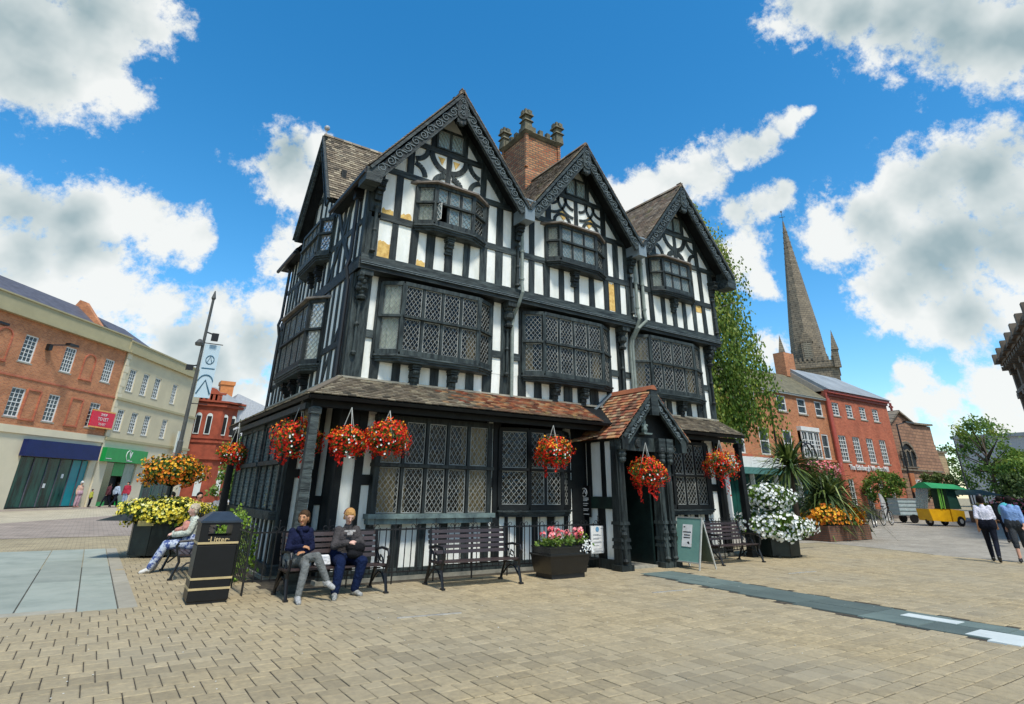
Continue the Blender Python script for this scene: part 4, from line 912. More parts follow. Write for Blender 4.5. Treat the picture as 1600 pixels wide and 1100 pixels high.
def pierced(m, x0, x1, z0, z1, holes, th=.35, y0=0, mi=0):
    """wall x0..x1 with rectangular window openings (real reveals)"""
    xs = sorted(set([x0, x1] + [v for h in holes for v in (h[0], h[1])]))
    zs = sorted(set([z0, z1] + [v for h in holes for v in (h[2], h[3])]))
    for i in range(len(xs) - 1):
        run = None
        for k in range(len(zs) - 1):
            cx, cz = (xs[i] + xs[i + 1]) / 2, (zs[k] + zs[k + 1]) / 2
            solid = not any(h[0] < cx < h[1] and h[2] < cz < h[3] for h in holes)
            if solid: run = [zs[k], zs[k + 1]] if run is None else [run[0], zs[k + 1]]
            if (not solid or k == len(zs) - 2) and run: m.box(xs[i], xs[i + 1], y0, y0 + th, run[0], run[1], mi=0) if False else m.box(xs[i], xs[i + 1], y0, y0 + th, run[0], run[1], .5, mi); run = None
def lp(name, mat, m, par, **k): return m.build(name, mat, par, local=True, **k)
def room(par, x0, x1, z0, z1, d=8):
    m = MB(); m.box(x0, x1, d, d + .3, z0, z1); m.box(x0, x0 + .3, .35, d, z0, z1); m.box(x1 - .3, x1, .35, d, z0, z1); m.box(x0, x1, .3, d, z1 - .2, z1)
    for z in range(3, int(z1), 3): m.box(x0 + .3, x1 - .3, .36, d, z + .1, z + .2)
    return m
# --- brick building with blue shop front
B = thing('brick_shop_building', 'long orange brick building with cream parapet above the dark blue shop sign', 'building', (-.06, 61.55, 0), math.atan2(.8, .6))
ups = [(-18.2, -17.1), (-14.5, -13.4), (-10.65, -9.5), (-6.87, -5.72), (-2.46, -1.32)]; los = [(-14.4, -13.2), (-10.3, -9.1), (-7.0, -5.9), (-2.7, -1.5)]
holes = [(a, b, 9.7, 11.62) for a, b in ups] + [(a, b, 5.98, 7.95) for a, b in los]
m = MB(); pierced(m, -32, -.25, 5.45, 12.7, holes); lp('wall', BRED, m, B); lp('side_walls', BRED, room(B, -32, -.3, 0, 12.9), B)
for i, (a, b) in enumerate(ups): sash(B, a, 9.7, b - a, 1.92, 4 if i != 2 else 3, 6, y=.1, blind=i > 2)
for a, b in los: sash(B, a, 5.98, b - a, 1.97, 3, 6, y=.1, blind=True)
for c, z0, z1, ar in ((-12.3, 9.5, 11.6, 1), (-4.15, 9.55, 11.5, 1), (-4.2, 5.95, 7.95, 0), (-8.4, 5.95, 7.95, 0)):
    m = MB(); w = .6
    pts = [(c + w, z0), (c + w, z1 - (.5 if ar else 0))] + ([(c + w * math.cos(R(a)), z1 - .5 + .55 * math.sin(R(a))) for a in range(15, 180, 15)] if ar else []) + [(c - w, z1 - (.5 if ar else 0)), (c - w, z0)]
    for p, q in zip(pts, pts[1:]): m.beam((p[0], -.02, p[1]), (q[0], -.02, q[1]), .1, .09, (0, -1, 0))
    m.box(c - w - .1, c + w + .1, -.1, .02, z0 - .1, z0); lp('blind_window', BRED2, m, B)
m = MB(); m.box(-32, -.2, -.06, .3, 12.9, 13.95); m.box(-32, -.1, -.35, .3, 12.62, 12.8); m.box(-32, -.12, -.25, .3, 12.8, 12.92); m.box(-32, -.15, -.15, .32, 13.88, 13.98); lp('parapet', OLIVE, m, B)
m = MB(); m.box(-32, -.2, -.05, .02, 8.6, 8.72); lp('brick_band', BRED2, m, B)
m = MB(); m.hexa([(-32, .3, 13.4), (-2.6, .3, 13.4), (-2.6, 5.2, 13.4), (-32, 5.2, 13.4), (-32, 3.9, 16.2), (-2.6, 3.9, 16.2), (-2.6, 4.1, 16.2), (-32, 4.1, 16.2)]); lp('roof', SLATE, m, B)
m = MB(); m.prism([(.3, 13.4), (6, 13.4), (3.9, 16.8), (3.3, 16.6)], lambda u, z, o: (o, u, z), -2.6, -2.2); lp('gable_coping', BRED, m, B)
for i in range(4):
    m = MB(); m.box(-22 + i * 3.1, -21 + i * 3.1, 3.7, 4.3, 16.1, 16.45); lp('ridge_vent', SLATE, m, B)
# shop front
m = MB(); pierced(m, -32, -.25, 0, 5.45, [(-7.75, -.95, .02, 3.5), (-16.4, -11.6, .02, 3.4)], .4); m.box(-32, -.2, -.12, .02, 4.95, 5.45); lp('shop_front_surround', CREAM2, m, B)
m = MB(); m.box(-8, -.7, -.45, -.02, 3.5, 4.62); f = lp('shop_sign', M('navy_sign', (.004, .014, .10), .5, (.003, .01, .07), 2), m, B)
SG = M('shop_glass_teal', (.012, .075, .06), .2, (.004, .014, .016), .9, 0, spec=.35, lo=.4, hi=.6, stretch=(3, 3, .5))
for i, (a, b) in enumerate(((-7.7, -6.4), (-6.35, -5.1), (-5.05, -3.9), (-3.85, -2.7), (-2.65, -1.7), (-1.65, -1.0))):
    m = MB(); m.box(a, b, .12 + .0 * i, .16, .1, 3.45); lp('shop_window', SG if i < 4 else M('teal_panel', (.01, .25, .28), .3, (.01, .2, .23), 1), m, B)
m = MB(); m.box(-7.75, -.95, .05, .2, .02, .12)
lp('shop_plinth', DARK, m, B)
for x in (-6.38, -5.08, -3.88, -2.68, -1.68): m = MB(); m.box(x - .03, x + .03, .06, .16, .1, 3.48); lp('shop_mullion', SLATE, m, B)
for x, z in ((-3.4, 2.1), (-4.9, 1.4)): m = MB(); m.box(x, x + .22, .10, .118, z, z + .3); lp('door_notice', WHITEP, m, B)
m = MB(); m.box(-16.4, -11.6, .2, .25, 0, 3.4); lp('shop_window', SG, m, B)
m = MB(); m.box(-2.62, .0, -.35, -.25, 6.1, 7.35); lp('letting_board', M('letting_board_red', (.70, .03, .06), .5, (.6, .02, .05), 3), m, B)
m = MB(); m.box(-2.62, 0, -.36, -.24, 6.0, 6.1); m.box(-2.62, 0, -.36, -.24, 7.3, 7.4); lp('board_edge', M('board_orange', (.8, .42, .12), .6), m, B)
WT = M('white_letters', (.8, .8, .78), .5)
for z, tx, s_ in ((7.05, 'SHOP', .3), (6.7, 'TO LET', .38), (6.3, 'TO LET', .26)): text(tx, s_, WT, B, Matrix.Translation((-1.31, -.37, z)) @ Matrix.Rotation(R(90), 4, 'X'), ext=.008)
for x in (-8.6, -14.9):
    m = MB(); m.box(x - .15, x + .15, -.3, 0, 10.9, 11.35); m.beam((x, -.2, 11.3), (x + .9, -1.0, 11.5), .12, .08); m.box(x + .6, x + 1.5, -1.2, -.8, 11.45, 11.6); lp('security_light', IRON, m, B)
# --- cream building with green shop
B = thing('cream_shop_building', 'cream rendered building with tall white sash windows above the green shop sign', 'building', (.55, 62.4, 0), math.atan2(.86, .51))
ups = [(-.22, .85), (2.08, 3.1), (4.2, 5.3), (7.78, 8.75)]; los = [(-.38, .62), (1.82, 2.85), (4.05, 5.1), (7.4, 8.4)]
m = MB(); pierced(m, -1.2, 14, 5.3, 12.75, [(a, b, 9.42, 11.4) for a, b in ups] + [(a, b, 6, 7.82) for a, b in los]); lp('wall', CREAM, m, B); lp('side_walls', CREAM, room(B, -1.2, 14, 0, 13.0), B)
for a, b in ups: sash(B, a, 9.42, b - a, 1.98, 3, 6, y=.1)
for a, b in los: sash(B, a, 6.0, b - a, 1.82, 3, 6, y=.1)
m = MB(); m.box(-1.25, 14.1, -.05, .3, 12.75, 13.7); m.box(-1.3, 14.2, -.3, .3, 12.62, 12.82); m.box(-1.25, 14.1, -.12, .32, 13.62, 13.75); lp('parapet', OLIVE, m, B)
m = MB(); m.box(-1.2, 14.1, -.12, .02, 8.55, 8.75); m.box(-1.2, 14.1, -.15, .02, 5.2, 5.42); lp('string_course', OLIVE, m, B)
for i in range(12): m = MB(); m.box(-1.28, -1.28 + (.7 if i % 2 else .45), -.05, .02, 5.5 + i * .6, 5.5 + i * .6 + .56); lp('quoin', CREAM2, m, B)
m = MB(); m.hexa([(-1.2, .3, 13.2), (8.4, .3, 13.2), (8.4, 6, 13.2), (-1.2, 6, 13.2), (-1.2, 3.8, 15.9), (3.4, 3.8, 15.9), (3.4, 4.0, 15.9), (-1.2, 4.0, 15.9)]); lp('roof', SLATE, m, B)
m = MB(); m.sphere((13, 3, 13.5), 1.6, 10, sc=(1, 1, .8)); lp('roof_dome', SLATEG, m, B)
m = MB(); pierced(m, -1.2, 14, 0, 5.3, [(.05, 4.75, .02, 3.5), (6.4, 13, .02, 3.7)], .4); lp('shop_front_surround', CREAM2, m, B)
GS = M('green_sign', (.01, .30, .06), .4, (.008, .24, .05), 2)
m = MB(); m.box(-1.15, 5.4, -.4, -.02, 3.5, 4.6); lp('shop_sign', GS, m, B)
M4 = lambda x, z, y=-.41: Matrix.Translation((x, y, z)) @ Matrix.Rotation(R(90), 4, 'X')
text('V', .7, WT, B, M4(2.6, 4.12), ext=.01, bold=.03); m = MB(); m.tube([(2.3 + .42 * math.cos(R(a)), -.42, 4.1 + .42 * math.sin(R(a))) for a in range(60, 320, 20)], .03, 4); lp('sign_ring', WT, m, B)
m = MB(); m.box(2.1, 3.0, -.42, -.405, 3.62, 3.68); m.box(-1.0, -.2, -.42, -.405, 3.7, 3.75); lp('sign_line', WT, m, B)
SG2 = M('shop_glass_green', (.03, .09, .05), .12, (.015, .04, .025), .6, 0, spec=.7)
for a, b, mt in ((.1, 1.3, SG2), (1.35, 3.0, GS), (3.05, 4.7, M('shop_glass_pale', (.25, .33, .27), .15, (.12, .2, .15), 1.2, 0, spec=.6))):
    m = MB(); m.box(a, b, .12, .16, .35 if mt is not GS else 2.4, 3.45); lp('shop_window', mt, m, B)
m = MB(); m.box(1.4, 2.95, .5, .55, 0, 2.4); lp('shop_door', DARK, m, B)
m = MB(); m.box(.05, 1.32, .08, .2, 0, .35); m.box(3.03, 4.75, .08, .2, 0, .35); lp('stall_riser', GS, m, B)
for a, b in ((6.4, 8.6), (8.7, 10.8), (10.9, 13)): m = MB(); m.box(a, b, .12, .16, .2, 3.0); lp('shop_window', SG, m, B)
m = MB(); m.box(6.3, 13.1, -.1, .1, 3.0, 3.7); lp('shop_sign', DARK, m, B)
m = MB(); m.box(9.9, 10.6, -.6, -.5, 4.7, 6.9); lp('hanging_banner', BLIND, m, B)
# --- ornate terracotta building
B = thing('terracotta_building', 'ornate red terracotta corner building with arched windows and tall brick chimney', 'building', (9.3, 76.5, 0)); B.scale = (1.13, 1.13, 1.12)
prof = [(-3.5, 0), (1.2, 0), (3.2, 1.6), (3.2, 8), (-3.5, 8)]
def extr(m, poly, z0, z1, g=0):
    cx = sum(p[0] for p in poly) / len(poly); cy = sum(p[1] for p in poly) / len(poly)
    q = [(x + (g if x > cx else -g), y + (g if y > cy else -g)) for x, y in poly]; n = len(q)
    m.add([(x, y, z0) for x, y in q] + [(x, y, z1) for x, y in q], [tuple(range(n))[::-1], tuple(range(n, 2 * n))] + [(i, (i + 1) % n, n + (i + 1) % n, n + i) for i in range(n)])
m = MB(); extr(m, prof, 0, 9.6); lp('wall', TERRAC, m, B)
for z, g, h in ((4.0, .18, .3), (5.6, .12, .2), (6.0, .1, .12), (9.2, .25, .25), (9.6, .4, .18)): m = MB(); extr(m, prof, z, z + h, g); lp('string_course', TERRAC, m, B)
m = MB()
for x in [-3.4 + i * .45 for i in range(10)]: m.box(x, x + .2, -.3, -.1, 9.78, 10.4)
m.box(-3.5, 1.2, -.35, -.05, 10.4, 10.6); lp('balustrade', TERRAC, m, B)
for cx in (-.3,):
    m = MB(); n = 10; y = -.3 if cx < 1 else .6
    m.prism([(cx - 1.0, 9.78), (cx + 1.0, 9.78)] + [(cx + 1.0 * math.cos(R(a)), 10.1 + .95 * math.sin(R(a))) for a in range(0, 181, 20)], lambda u, z, o: (u, y + o, z), 0, .3); lp('curved_gable', TERRAC, m, B)
for x, y in ((-1.9, -.02), (-.9, -.02), (.1, -.02), (1.6, .3), (2.5, 1.0)):
    m = MB(); m.box(x - .28, x + .28, y - .05, y + .1, 6.4, 8.2); m.prism([(x + .28 * math.cos(R(a)), 8.2 + .3 * math.sin(R(a))) for a in range(0, 181, 30)], lambda u, z, o: (u, y + o, z), -.05, .1); w = lp('window', BLIND, m, B)
    m = MB(); m.box(x - .2, x + .2, y - .07, y - .05, 6.5, 8.2); lp('pane', DARK, m, w)
for x, y in ((-2.6, -.02), (-1.4, -.02), (.3, -.02), (2.2, .75)): m = MB(); m.box(x - .3, x + .3, y - .08, y + .1, .6, 3.0); lp('window', BLIND, m, B)
m = MB(); m.box(.8, 2.1, 2, 3.4, 9, 12.1); m.box(.7, 2.2, 1.9, 3.5, 11.8, 12.2); lp('chimney', M('orange_chimney_brick', (.62, .24, .08), .8, (.5, .18, .06), 3), m, B)
m = MB(); m.hexa([(-3.3, .3, 9.8), (3.0, .3, 9.8), (3.0, 7.5, 9.8), (-3.3, 7.5, 9.8), (-3.3, 3, 11.6), (.4, 3, 11.6), (.4, 4.5, 11.6), (-3.3, 4.5, 11.6)]); lp('roof', SLATEG, m, B)
# --- pale house and street end behind
B = thing('pale_gabled_house', 'pale grey gabled house just right of the terracotta building', 'house', (13.2, 78, 0))
m = MB(); m.box(-2, 12, 0, 8, 0, 8.6); lp('wall', M('pale_wall', (.62, .63, .66), .85), m, B)
m = MB(); m.prism([(-2.2, 8.6), (9, 8.6), (-1, 12.2)], lambda u, z, o: (u, o, z), 0, 8); lp('roof', M('pale_roof', (.5, .53, .57), .8), m, B)
m = MB(); m.box(3.4, 4.8, 1, 2.2, 9, 11.4); m.box(3.3, 4.9, .9, 2.3, 11.1, 11.4); lp('chimney', BRED2, m, B)
for x in (0, 2.6, 5.2): sash(B, x, 4.6, 1.1, 1.8, 2, 4, y=-.04)
m = MB(); m.beam((4.1, 1.5, 11.4), (4.1, 1.5, 13.6), .05, .05)
for i in range(6): m.beam((3.2, 1.5, 12.2 + i * .25), (5.0, 1.5, 12.2 + i * .25), .03, .03)
lp('television_aerial', IRON, m, B)
# --- red brick shop with lettering
B = thing('painted_brick_shop', 'red painted brick building with white raised shop lettering and grey slate roof', 'building', (47.62, 24.77, 0))
cx = [.65, 2.8, 5.0, 7.2]
holes = [(c, c + 1.05, 7.62, 8.66) for c in cx] + [(c, c + 1.15, 4.15, 6.1) for c in cx] + [(.8, 1.65, .95, 2.85), (3.2, 4.2, .1, 2.85), (5.4, 6.2, .95, 2.85), (7.3, 8.1, .95, 2.85)]
m = MB(); pierced(m, 0, 10.1, 0, 9.5, holes); lp('wall', BRED2, m, B); lp('side_walls', BRED2, room(B, 0, 10.1, 0, 9.5, 6), B)
for c in cx: sash(B, c, 7.62, 1.05, 1.04, 2, 4, y=.08, blind=c < 3, bar=.05); sash(B, c, 4.15, 1.15, 1.95, 3, 6, y=.08, bar=.05)
for a, b, z0, z1 in holes[8:]: sash(B, a, z0, b - a, z1 - z0, 2, 4, y=.08, bar=.05)
m = MB(); m.box(-.05, 10.2, -.3, .1, 9.35, 9.6); m.box(-.05, 10.15, -.12, .1, 9.15, 9.35); m.box(0, .4, -.06, .02, 0, 9.2); lp('cornice', M('red_painted_trim', (.48, .10, .07), .6), m, B)
m = MB(); m.hexa([(-.05, -.4, 9.58), (10.4, -.4, 9.58), (10.4, 6.3, 9.58), (-.05, 6.3, 9.58), (-.05, 2.7, 11.75), (7.6, 2.7, 11.75), (7.6, 3.2, 11.75), (-.05, 3.2, 11.75)]); lp('roof', SLATEG, m, B)
m = MB(); m.prism([(0, 9.5), (6, 9.5), (2.95, 11.65)], lambda u, z, o: (o, u, z), -.14, -.06); lp('gable_wall', M('pale_gable_render', (.50, .42, .32), .85), m, B)
m = MB(); m.box(-.6, .9, 2.6, 3.6, 11, 13.1); lp('chimney', BRED, m, B)
text('The Edinburgh Woollen Mill', .55, WT, B, M4(4.5, 3.72, -.06), ext=.03, bold=.012)
m = MB(); m.tube([(-.12, -.1, .1), (-.12, -.1, 9.3)], .08, 6); lp('downpipe', M('red_painted_trim'), m, B)
m = MB(); m.box(0, 10.12, -.08, .02, 0, .7); lp('plinth', M('grey_plinth', (.2, .17, .15), .8), m, B)
# --- brick building left of it
B = thing('old_brick_building', 'weathered brick building with mossy tiled roof, between the weeping tree and red painted shop', 'building', (33.5, 24.9, 0))
ups = [3.4, 7.25, 9.95, 12.4]; mids = [(1.5, 2.6), (4.4, 5.5), (7.3, 8.4), (12.5, 13.45)]
holes = [(c, c + 1.15, 7.4, 8.55) for c in ups[:3]] + [(12.4, 13.4, 7.4, 8.55)] + [(a, b, 4.2, 6.05) for a, b in mids] + [(9.3, 11.7, 4.2, 6.3)]
m = MB(); pierced(m, 0, 14.1, 3.35, 8.8, holes); m.box(0, 14.1, .5, .8, 0, 3.4); lp('wall', BRED, m, B); lp('side_walls', BRED, room(B, 0, 14.1, 0, 8.8, 6), B)
for c in ups[:3]: sash(B, c, 7.4, 1.15, 1.15, 1, 2, y=.05)
sash(B, 12.4, 7.4, 1.0, 1.15, 1, 2, y=.05)
for a, b in mids: sash(B, a, 4.2, b - a, 1.85, 1, 2, y=.05, blind=True)
m = MB(); m.box(9.25, 11.75, -.35, .1, 6.1, 6.4); lp('bay_head', WHITEP, m, B)
for a in (9.3, 10.12, 10.94): sash(B, a, 4.2, .78, 1.9, 2, 3, y=-.25, bar=.05)
m = MB(); m.box(0, 14.05, -.2, .1, 8.7, 8.85); lp('gutter', BLIND, m, B)
m = MB(); m.hexa([(-.2, -.25, 8.8), (14.0, -.25, 8.8), (14.0, 6, 8.8), (-.2, 6, 8.8), (-.2, 2.7, 11.1), (14.0, 2.7, 11.1), (14.0, 3.0, 11.1), (-.2, 3.0, 11.1)]); lp('roof', M('mossy_tile_roof', (.17, .15, .09), .9, (.07, .07, .045), 2.2, .8, lo=.3, hi=.6), m, B)
m = MB(); m.box(0, 14.05, -.12, .02, 4.02, 4.16); lp('string_course', BRED2, m, B)
m = MB(); m.box(0, 8.4, -.15, .1, 3.3, 4.0); lp('shop_fascia', WHITEP, m, B); m = MB(); m.box(0, 14, .1, .2, 0, 2.9); lp('shop_window', SG, m, B); m = MB(); m.box(0, 8.4, -.6, .05, 2.9, 3.3); lp('awning', M('teal_awning', (.08, .22, .2), .7), m, B)
for x in (.1, 2.8, 5.5, 8.3): m = MB(); m.box(x, x + .12, -.17, .1, 0, 3.98); lp('pilaster', WHITEP, m, B)
m = MB(); m.tube([(6.2, -.08, 8.7), (6.2, -.08, 4)], .06, 6); lp('downpipe', IRON, m, B)
# --- sandstone church with traceried window
B = thing('sandstone_church', 'brown sandstone church gable with arched traceried window and red cross', 'church', (59.6, 26, 0))
m = MB(); m.prism([(0, 0), (9.4, 0), (9.4, 8.2), (5.5, 8.1), (2.8, 9.1), (1.2, 8.2), (.2, 7.7), (0, 7.6)], lambda u, z, o: (u, o, z), 0, .8); m.box(0, 9.4, .8, 14, 0, 7.2); lp('wall', BSAND, m, B)
m = MB()
for p, q in (((-.1, 7.65), (1.2, 8.3)), ((1.2, 8.3), (2.8, 9.22)), ((2.8, 9.22), (5.5, 8.2)), ((5.5, 8.25), (9.5, 8.35))): m.beam((p[0], .3, p[1]), (q[0], .3, q[1]), 1.1, .16, (0, 0, 1))
lp('coping', BSTONE, m, B)
m = MB(); m.box(2.72, 2.88, .3, .46, 9.2, 10.0); m.box(2.5, 3.1, .3, .46, 9.55, 9.72); lp('cross', M('red_stone', (.35, .08, .06), .8), m, B)
m = MB(); wx = 2.9
m.prism([(wx - 1.35, 4.25), (wx + 1.35, 4.25), (wx + 1.35, 4.9)] + [(wx + 1.35 * math.cos(R(a)), 4.9 + 1.35 * math.sin(R(a))) for a in range(10, 180, 14)] + [(wx - 1.35, 4.9)], lambda u, z, o: (u, o, z), -.03, .05); w = lp('window', DARK, m, B)
m = MB(); pts = [(wx + 1.45 * math.cos(R(a)), 4.9 + 1.45 * math.sin(R(a))) for a in range(0, 181, 12)]
for p, q in zip(pts, pts[1:]): m.beam((p[0], -.08, p[1]), (q[0], -.08, q[1]), .22, .16, (0, -1, 0))
m.box(wx - 1.5, wx + 1.5, -.15, 0, 4.1, 4.25)
for x in (-.45, .45): m.box(wx + x - .06, wx + x + .06, -.1, 0, 4.25, 5.6)
for x in (-.9, 0, .9):
    pts = [(wx + x + .42 * math.cos(R(a)), 5.1 + .6 * math.sin(R(a))) for a in range(0, 181, 20)]
    for p, q in zip(pts, pts[1:]): m.beam((p[0], -.06, p[1]), (q[0], -.06, q[1]), .1, .07, (0, -1, 0))
m.build('tracery', BSTONE, w, local=True)
m = MB(); m.box(0, 9.4, -.15, 0, 3.85, 4.0); lp('string_course', BSTONE, m, B)
for x in (2.6, 3.5, 4.4): sash(B, x, 1.5, .7, 1.6, 1, 3, y=-.02)
m = MB(); m.hexa([(9.4, 0, 0), (11.2, 0, 0), (11.2, 5, 0), (9.4, 5, 0), (9.4, 0, 6.4), (9.42, 0, 6.4), (9.42, 5, 6.4), (9.4, 5, 6.4)]); lp('buttress', BSAND, m, B)
B = thing('tan_stone_building', 'plain tan stone building right of the church gable', 'building', (70.5, 29, 0))
m = MB(); m.box(0, 8.5, 0, 8, 0, 6.2); lp('wall', BSAND2, m, B); m = MB(); m.box(-.1, 8.6, -.2, 8.1, 6.2, 6.4); lp('coping', BSTONE, m, B); m = MB(); m.box(0, 8.4, 1.5, 8, 6.4, 8.0); lp('upper_wall', CREAM, m, B)
# --- spire
az = math.atan2(60, 112); SB = thing('church_tower_with_spire', 'tall grey stone church spire with weathervane and corner pinnacles above the rooftops', 'church tower', (113.5, 60.8, 0), az - math.pi / 2)
m = MB(); m.box(-4.6, 4.6, -4.6, 4.6, 0, 25.2); lp('tower', BSTONE, m, SB)
m = MB(); m.box(-4.9, 4.9, -4.9, 4.9, 24.2, 24.7)
for i in range(13): m.box(-4.9 + i * .78, -4.9 + i * .78 + .4, -4.95, -4.5, 25.4, 26.2)
for sg in (-1, 1): m.box(-4.95, 4.95, sg * 4.6 - .25, sg * 4.6 + .25, 24.7, 25.5); m.box(sg * 4.6 - .25, sg * 4.6 + .25, -4.95, 4.95, 24.7, 25.5)
lp('parapet', BSTONE, m, SB)
for i in range(8):
    sx, sy = ((-1, -1), (1, -1), (-1, 1), (1, 1))[i % 4]
    if i > 3: continue
    m = MB(); m.frus((sx * 4.6, sy * 4.6), .55, .55, 24, .5, .5, 27.3); m.frus((sx * 4.6, sy * 4.6), .65, .65, 27.3, .02, .02, 31.2); lp('pinnacle', BSTONE, m, SB)
def octa(m, r0, z0, r1, z1): m.lathe([(r0, z0), (r1, z1)], (0, 0, 0), 8)
m = MB(); octa(m, 3.35, 25, 2.85, 32.5); octa(m, 2.85, 32.5, .12, 57.6); lp('spire', BSTONE, m, SB)
m = MB()
for k in range(8):
    a = 2 * math.pi * k / 8
    for i in range(24): f = i / 24; z = 26 + 30 * f; r = 3.3 * (1 - f * .93); m.box(r * math.cos(a) - .12, r * math.cos(a) + .12, r * math.sin(a) - .12, r * math.sin(a) + .12, z, z + .35)
lp('crockets', BSTONE, m, SB)
m = MB(); m.box(-1.0, 1.0, -3.35, -2.2, 26, 29.6); m.prism([(-1.2, 29.6), (1.2, 29.6), (0, 32.2)], lambda u, z, o: (u, o, z), -3.4, -1.8); w = lp('belfry_dormer', BSTONE, m, SB)
m = MB()
for i in range(9): m.box(-.7, .7, -3.42, -3.3, 26.3 + i * .35, 26.5 + i * .35)
m.box(-.05, .05, -3.44, -3.3, 26.2, 29.6); m.build('louvre', M('pale_louvre', (.32, .29, .22), .8), w, local=True)
m = MB(); m.box(-.04, .04, -.04, .04, 57.6, 60); m.box(-.6, .6, -.03, .03, 58.6, 58.7); m.sphere((0, 0, 60), .2, 5); lp('weathervane', IRON, m, SB)
# --- ornate stone building cut by the right edge
dx_, dy_ = -.922, -.387; B = thing('ornate_stone_building', 'tall ornate dark stone building with stepped cornices at the right edge', 'building', (63.2, 16.3, 0), math.atan2(dy_, dx_))
DST = M('dark_carved_stone', (.22, .17, .12), .85, (.12, .095, .07), 1.2, .6)
# local x runs towards the camera, outside (street side) is -y
m = MB(); m.box(0, 34, 0, 12, 0, 13.2); lp('wall', DST, m, B)
m = MB()
for z, o, h in ((10.2, .35, .3), (12.6, .5, .25), (12.85, .75, .25), (13.1, 1.0, .3)): m.box(-o, 34, -o, 2, z, z + h)
lp('cornice', DST, m, B); B.scale = (1, 1, .955)
for i in range(12):
    x = i * 2.9; m = MB(); m.box(x, x + .6, -.3, .1, 0, 12.6); m.box(x - .1, x + .7, -.42, .1, 11.9, 12.6); m.box(x - .1, x + .7, -.42, .1, 9.8, 10.2); lp('pilaster', DST, m, B)
    m = MB(); m.box(x + 1.0, x + 2.4, -.05, .05, 6.6, 9.2); lp('window', PGLASS, m, B)
    m = MB(); m.box(x, x + .5, -1.25, .4, 12.9, 13.75)
    lp('cornice_block', DST, m, B)
for i in range(30): m = MB(); m.box(i * 1.1, i * 1.1 + .35, -.85, 0, 12.3, 12.62); lp('modillion', DST, m, B)
B = thing('flat_roofed_block', 'modern pale flat roofed block behind the trees at far right', 'building', (137, 36, 0)); m = MB(); m.box(0, 26, 0, 12, 0, 12); lp('wall', M('pale_block', (.45, .46, .48), .7), m, B); m = MB(); m.box(-.5, 26.5, -.5, 12.5, 12, 12.6); lp('roof_edge', SLATEG, m, B)
for z in (2.5, 6, 9.4): m = MB(); m.box(.5, 25.5, -.1, .05, z, z + 1.6); lp('window_band', SG, m, B)

# ------------------------------------------------------------------ trees
def Mleaf(name, cols, trans=.25):
    m = bpy.data.materials.new(name); m.use_nodes = True; t = m.node_tree; L = t.links.new; b = t.nodes['Principled BSDF']
    b.inputs['Roughness'].default_value = .55; b.inputs['Specular IOR Level'].default_value = .3
    a = t.nodes.new('ShaderNodeAttribute'); a.attribute_name = 'tint'; r = t.nodes.new('ShaderNodeValToRGB'); L(a.outputs['Fac'], r.inputs[0]); e = r.color_ramp.elements
    while len(e) < len(cols): e.new(.5)
    for i, c in enumerate(cols): e[i].position = i / (len(cols) - 1); e[i].color = (*c, 1)
    L(r.outputs[0], b.inputs['Base Color']); tr = t.nodes.new('ShaderNodeBsdfTranslucent'); L(r.outputs[0], tr.inputs[0]); mx = t.nodes.new('ShaderNodeMixShader'); mx.inputs[0].default_value = trans
    L(b.outputs[0], mx.inputs[1]); L(tr.outputs[0], mx.inputs[2]); L(mx.outputs[0], t.nodes['Material Output'].inputs[0]); MATS[name] = m; return m
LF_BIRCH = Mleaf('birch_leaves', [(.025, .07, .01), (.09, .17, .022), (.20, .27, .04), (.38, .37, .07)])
LF_GREEN = Mleaf('green_leaves', [(.03, .08, .015), (.08, .16, .025), (.17, .26, .04), (.25, .30, .05)])
LF_DARK = Mleaf('dark_leaves', [(.012, .03, .008), (.03, .06, .015), (.06, .10, .02), (.14, .19, .05)])
BARK = M('bark', (.10, .075, .05), .9, (.04, .03, .02), 6, .8)
BARKW = M('birch_bark', (.45, .43, .38), .8, (.08, .07, .06), 5, .5, lo=.4, hi=.55)
def leafq(m, p, s, t, droop=0):
    n = Vector((rnd.gauss(0, 1), rnd.gauss(0, 1), rnd.gauss(0, .8))).normalized(); a = n.orthogonal().normalized(); a.rotate(Matrix.Rotation(rnd.uniform(0, 6.28), 3, n)); b = n.cross(a)
    if droop: a = Vector((rnd.uniform(-.5, .5), rnd.uniform(-.5, .5), -1)).normalized(); b = a.cross(n).normalized()
    m.add([p, p + a * s * .5 + b * s * .32, p + a * s, p + a * s * .5 - b * s * .32], [(0, 1, 2, 3)], t)
def trunk(name, pts, rs, par, mat=BARK, n=8): m = MB(); m.tube(pts, rs, n); return m.build(name, mat, par, smooth=True)
T = thing('weeping_birch', 'tall weeping birch tree with hanging yellow-green foliage behind the timber house', 'tree', (24.5, 18.6, 0))
BX, BY = 24.5, 18.6; keep_ = rnd; rnd = random.Random(41)
trunk('trunk', [(BX, BY, 0), (BX + .1, BY, 3), (BX - .1, BY - .1, 7), (BX + .1, BY - .1, 11), (BX, BY - .1, 16.3)], [.32, .27, .2, .12, .03], T, BARKW)
def brad(z):
    pts = ((3, 2.7), (6, 3.0), (8.5, 3.1), (11, 2.9), (13.5, 2.3), (15.5, 1.4), (17.2, .3))
    for (z0, r0), (z1, r1) in zip(pts, pts[1:]):
        if z <= z1: return r0 + (r1 - r0) * (z - z0) / (z1 - z0)
    return .2
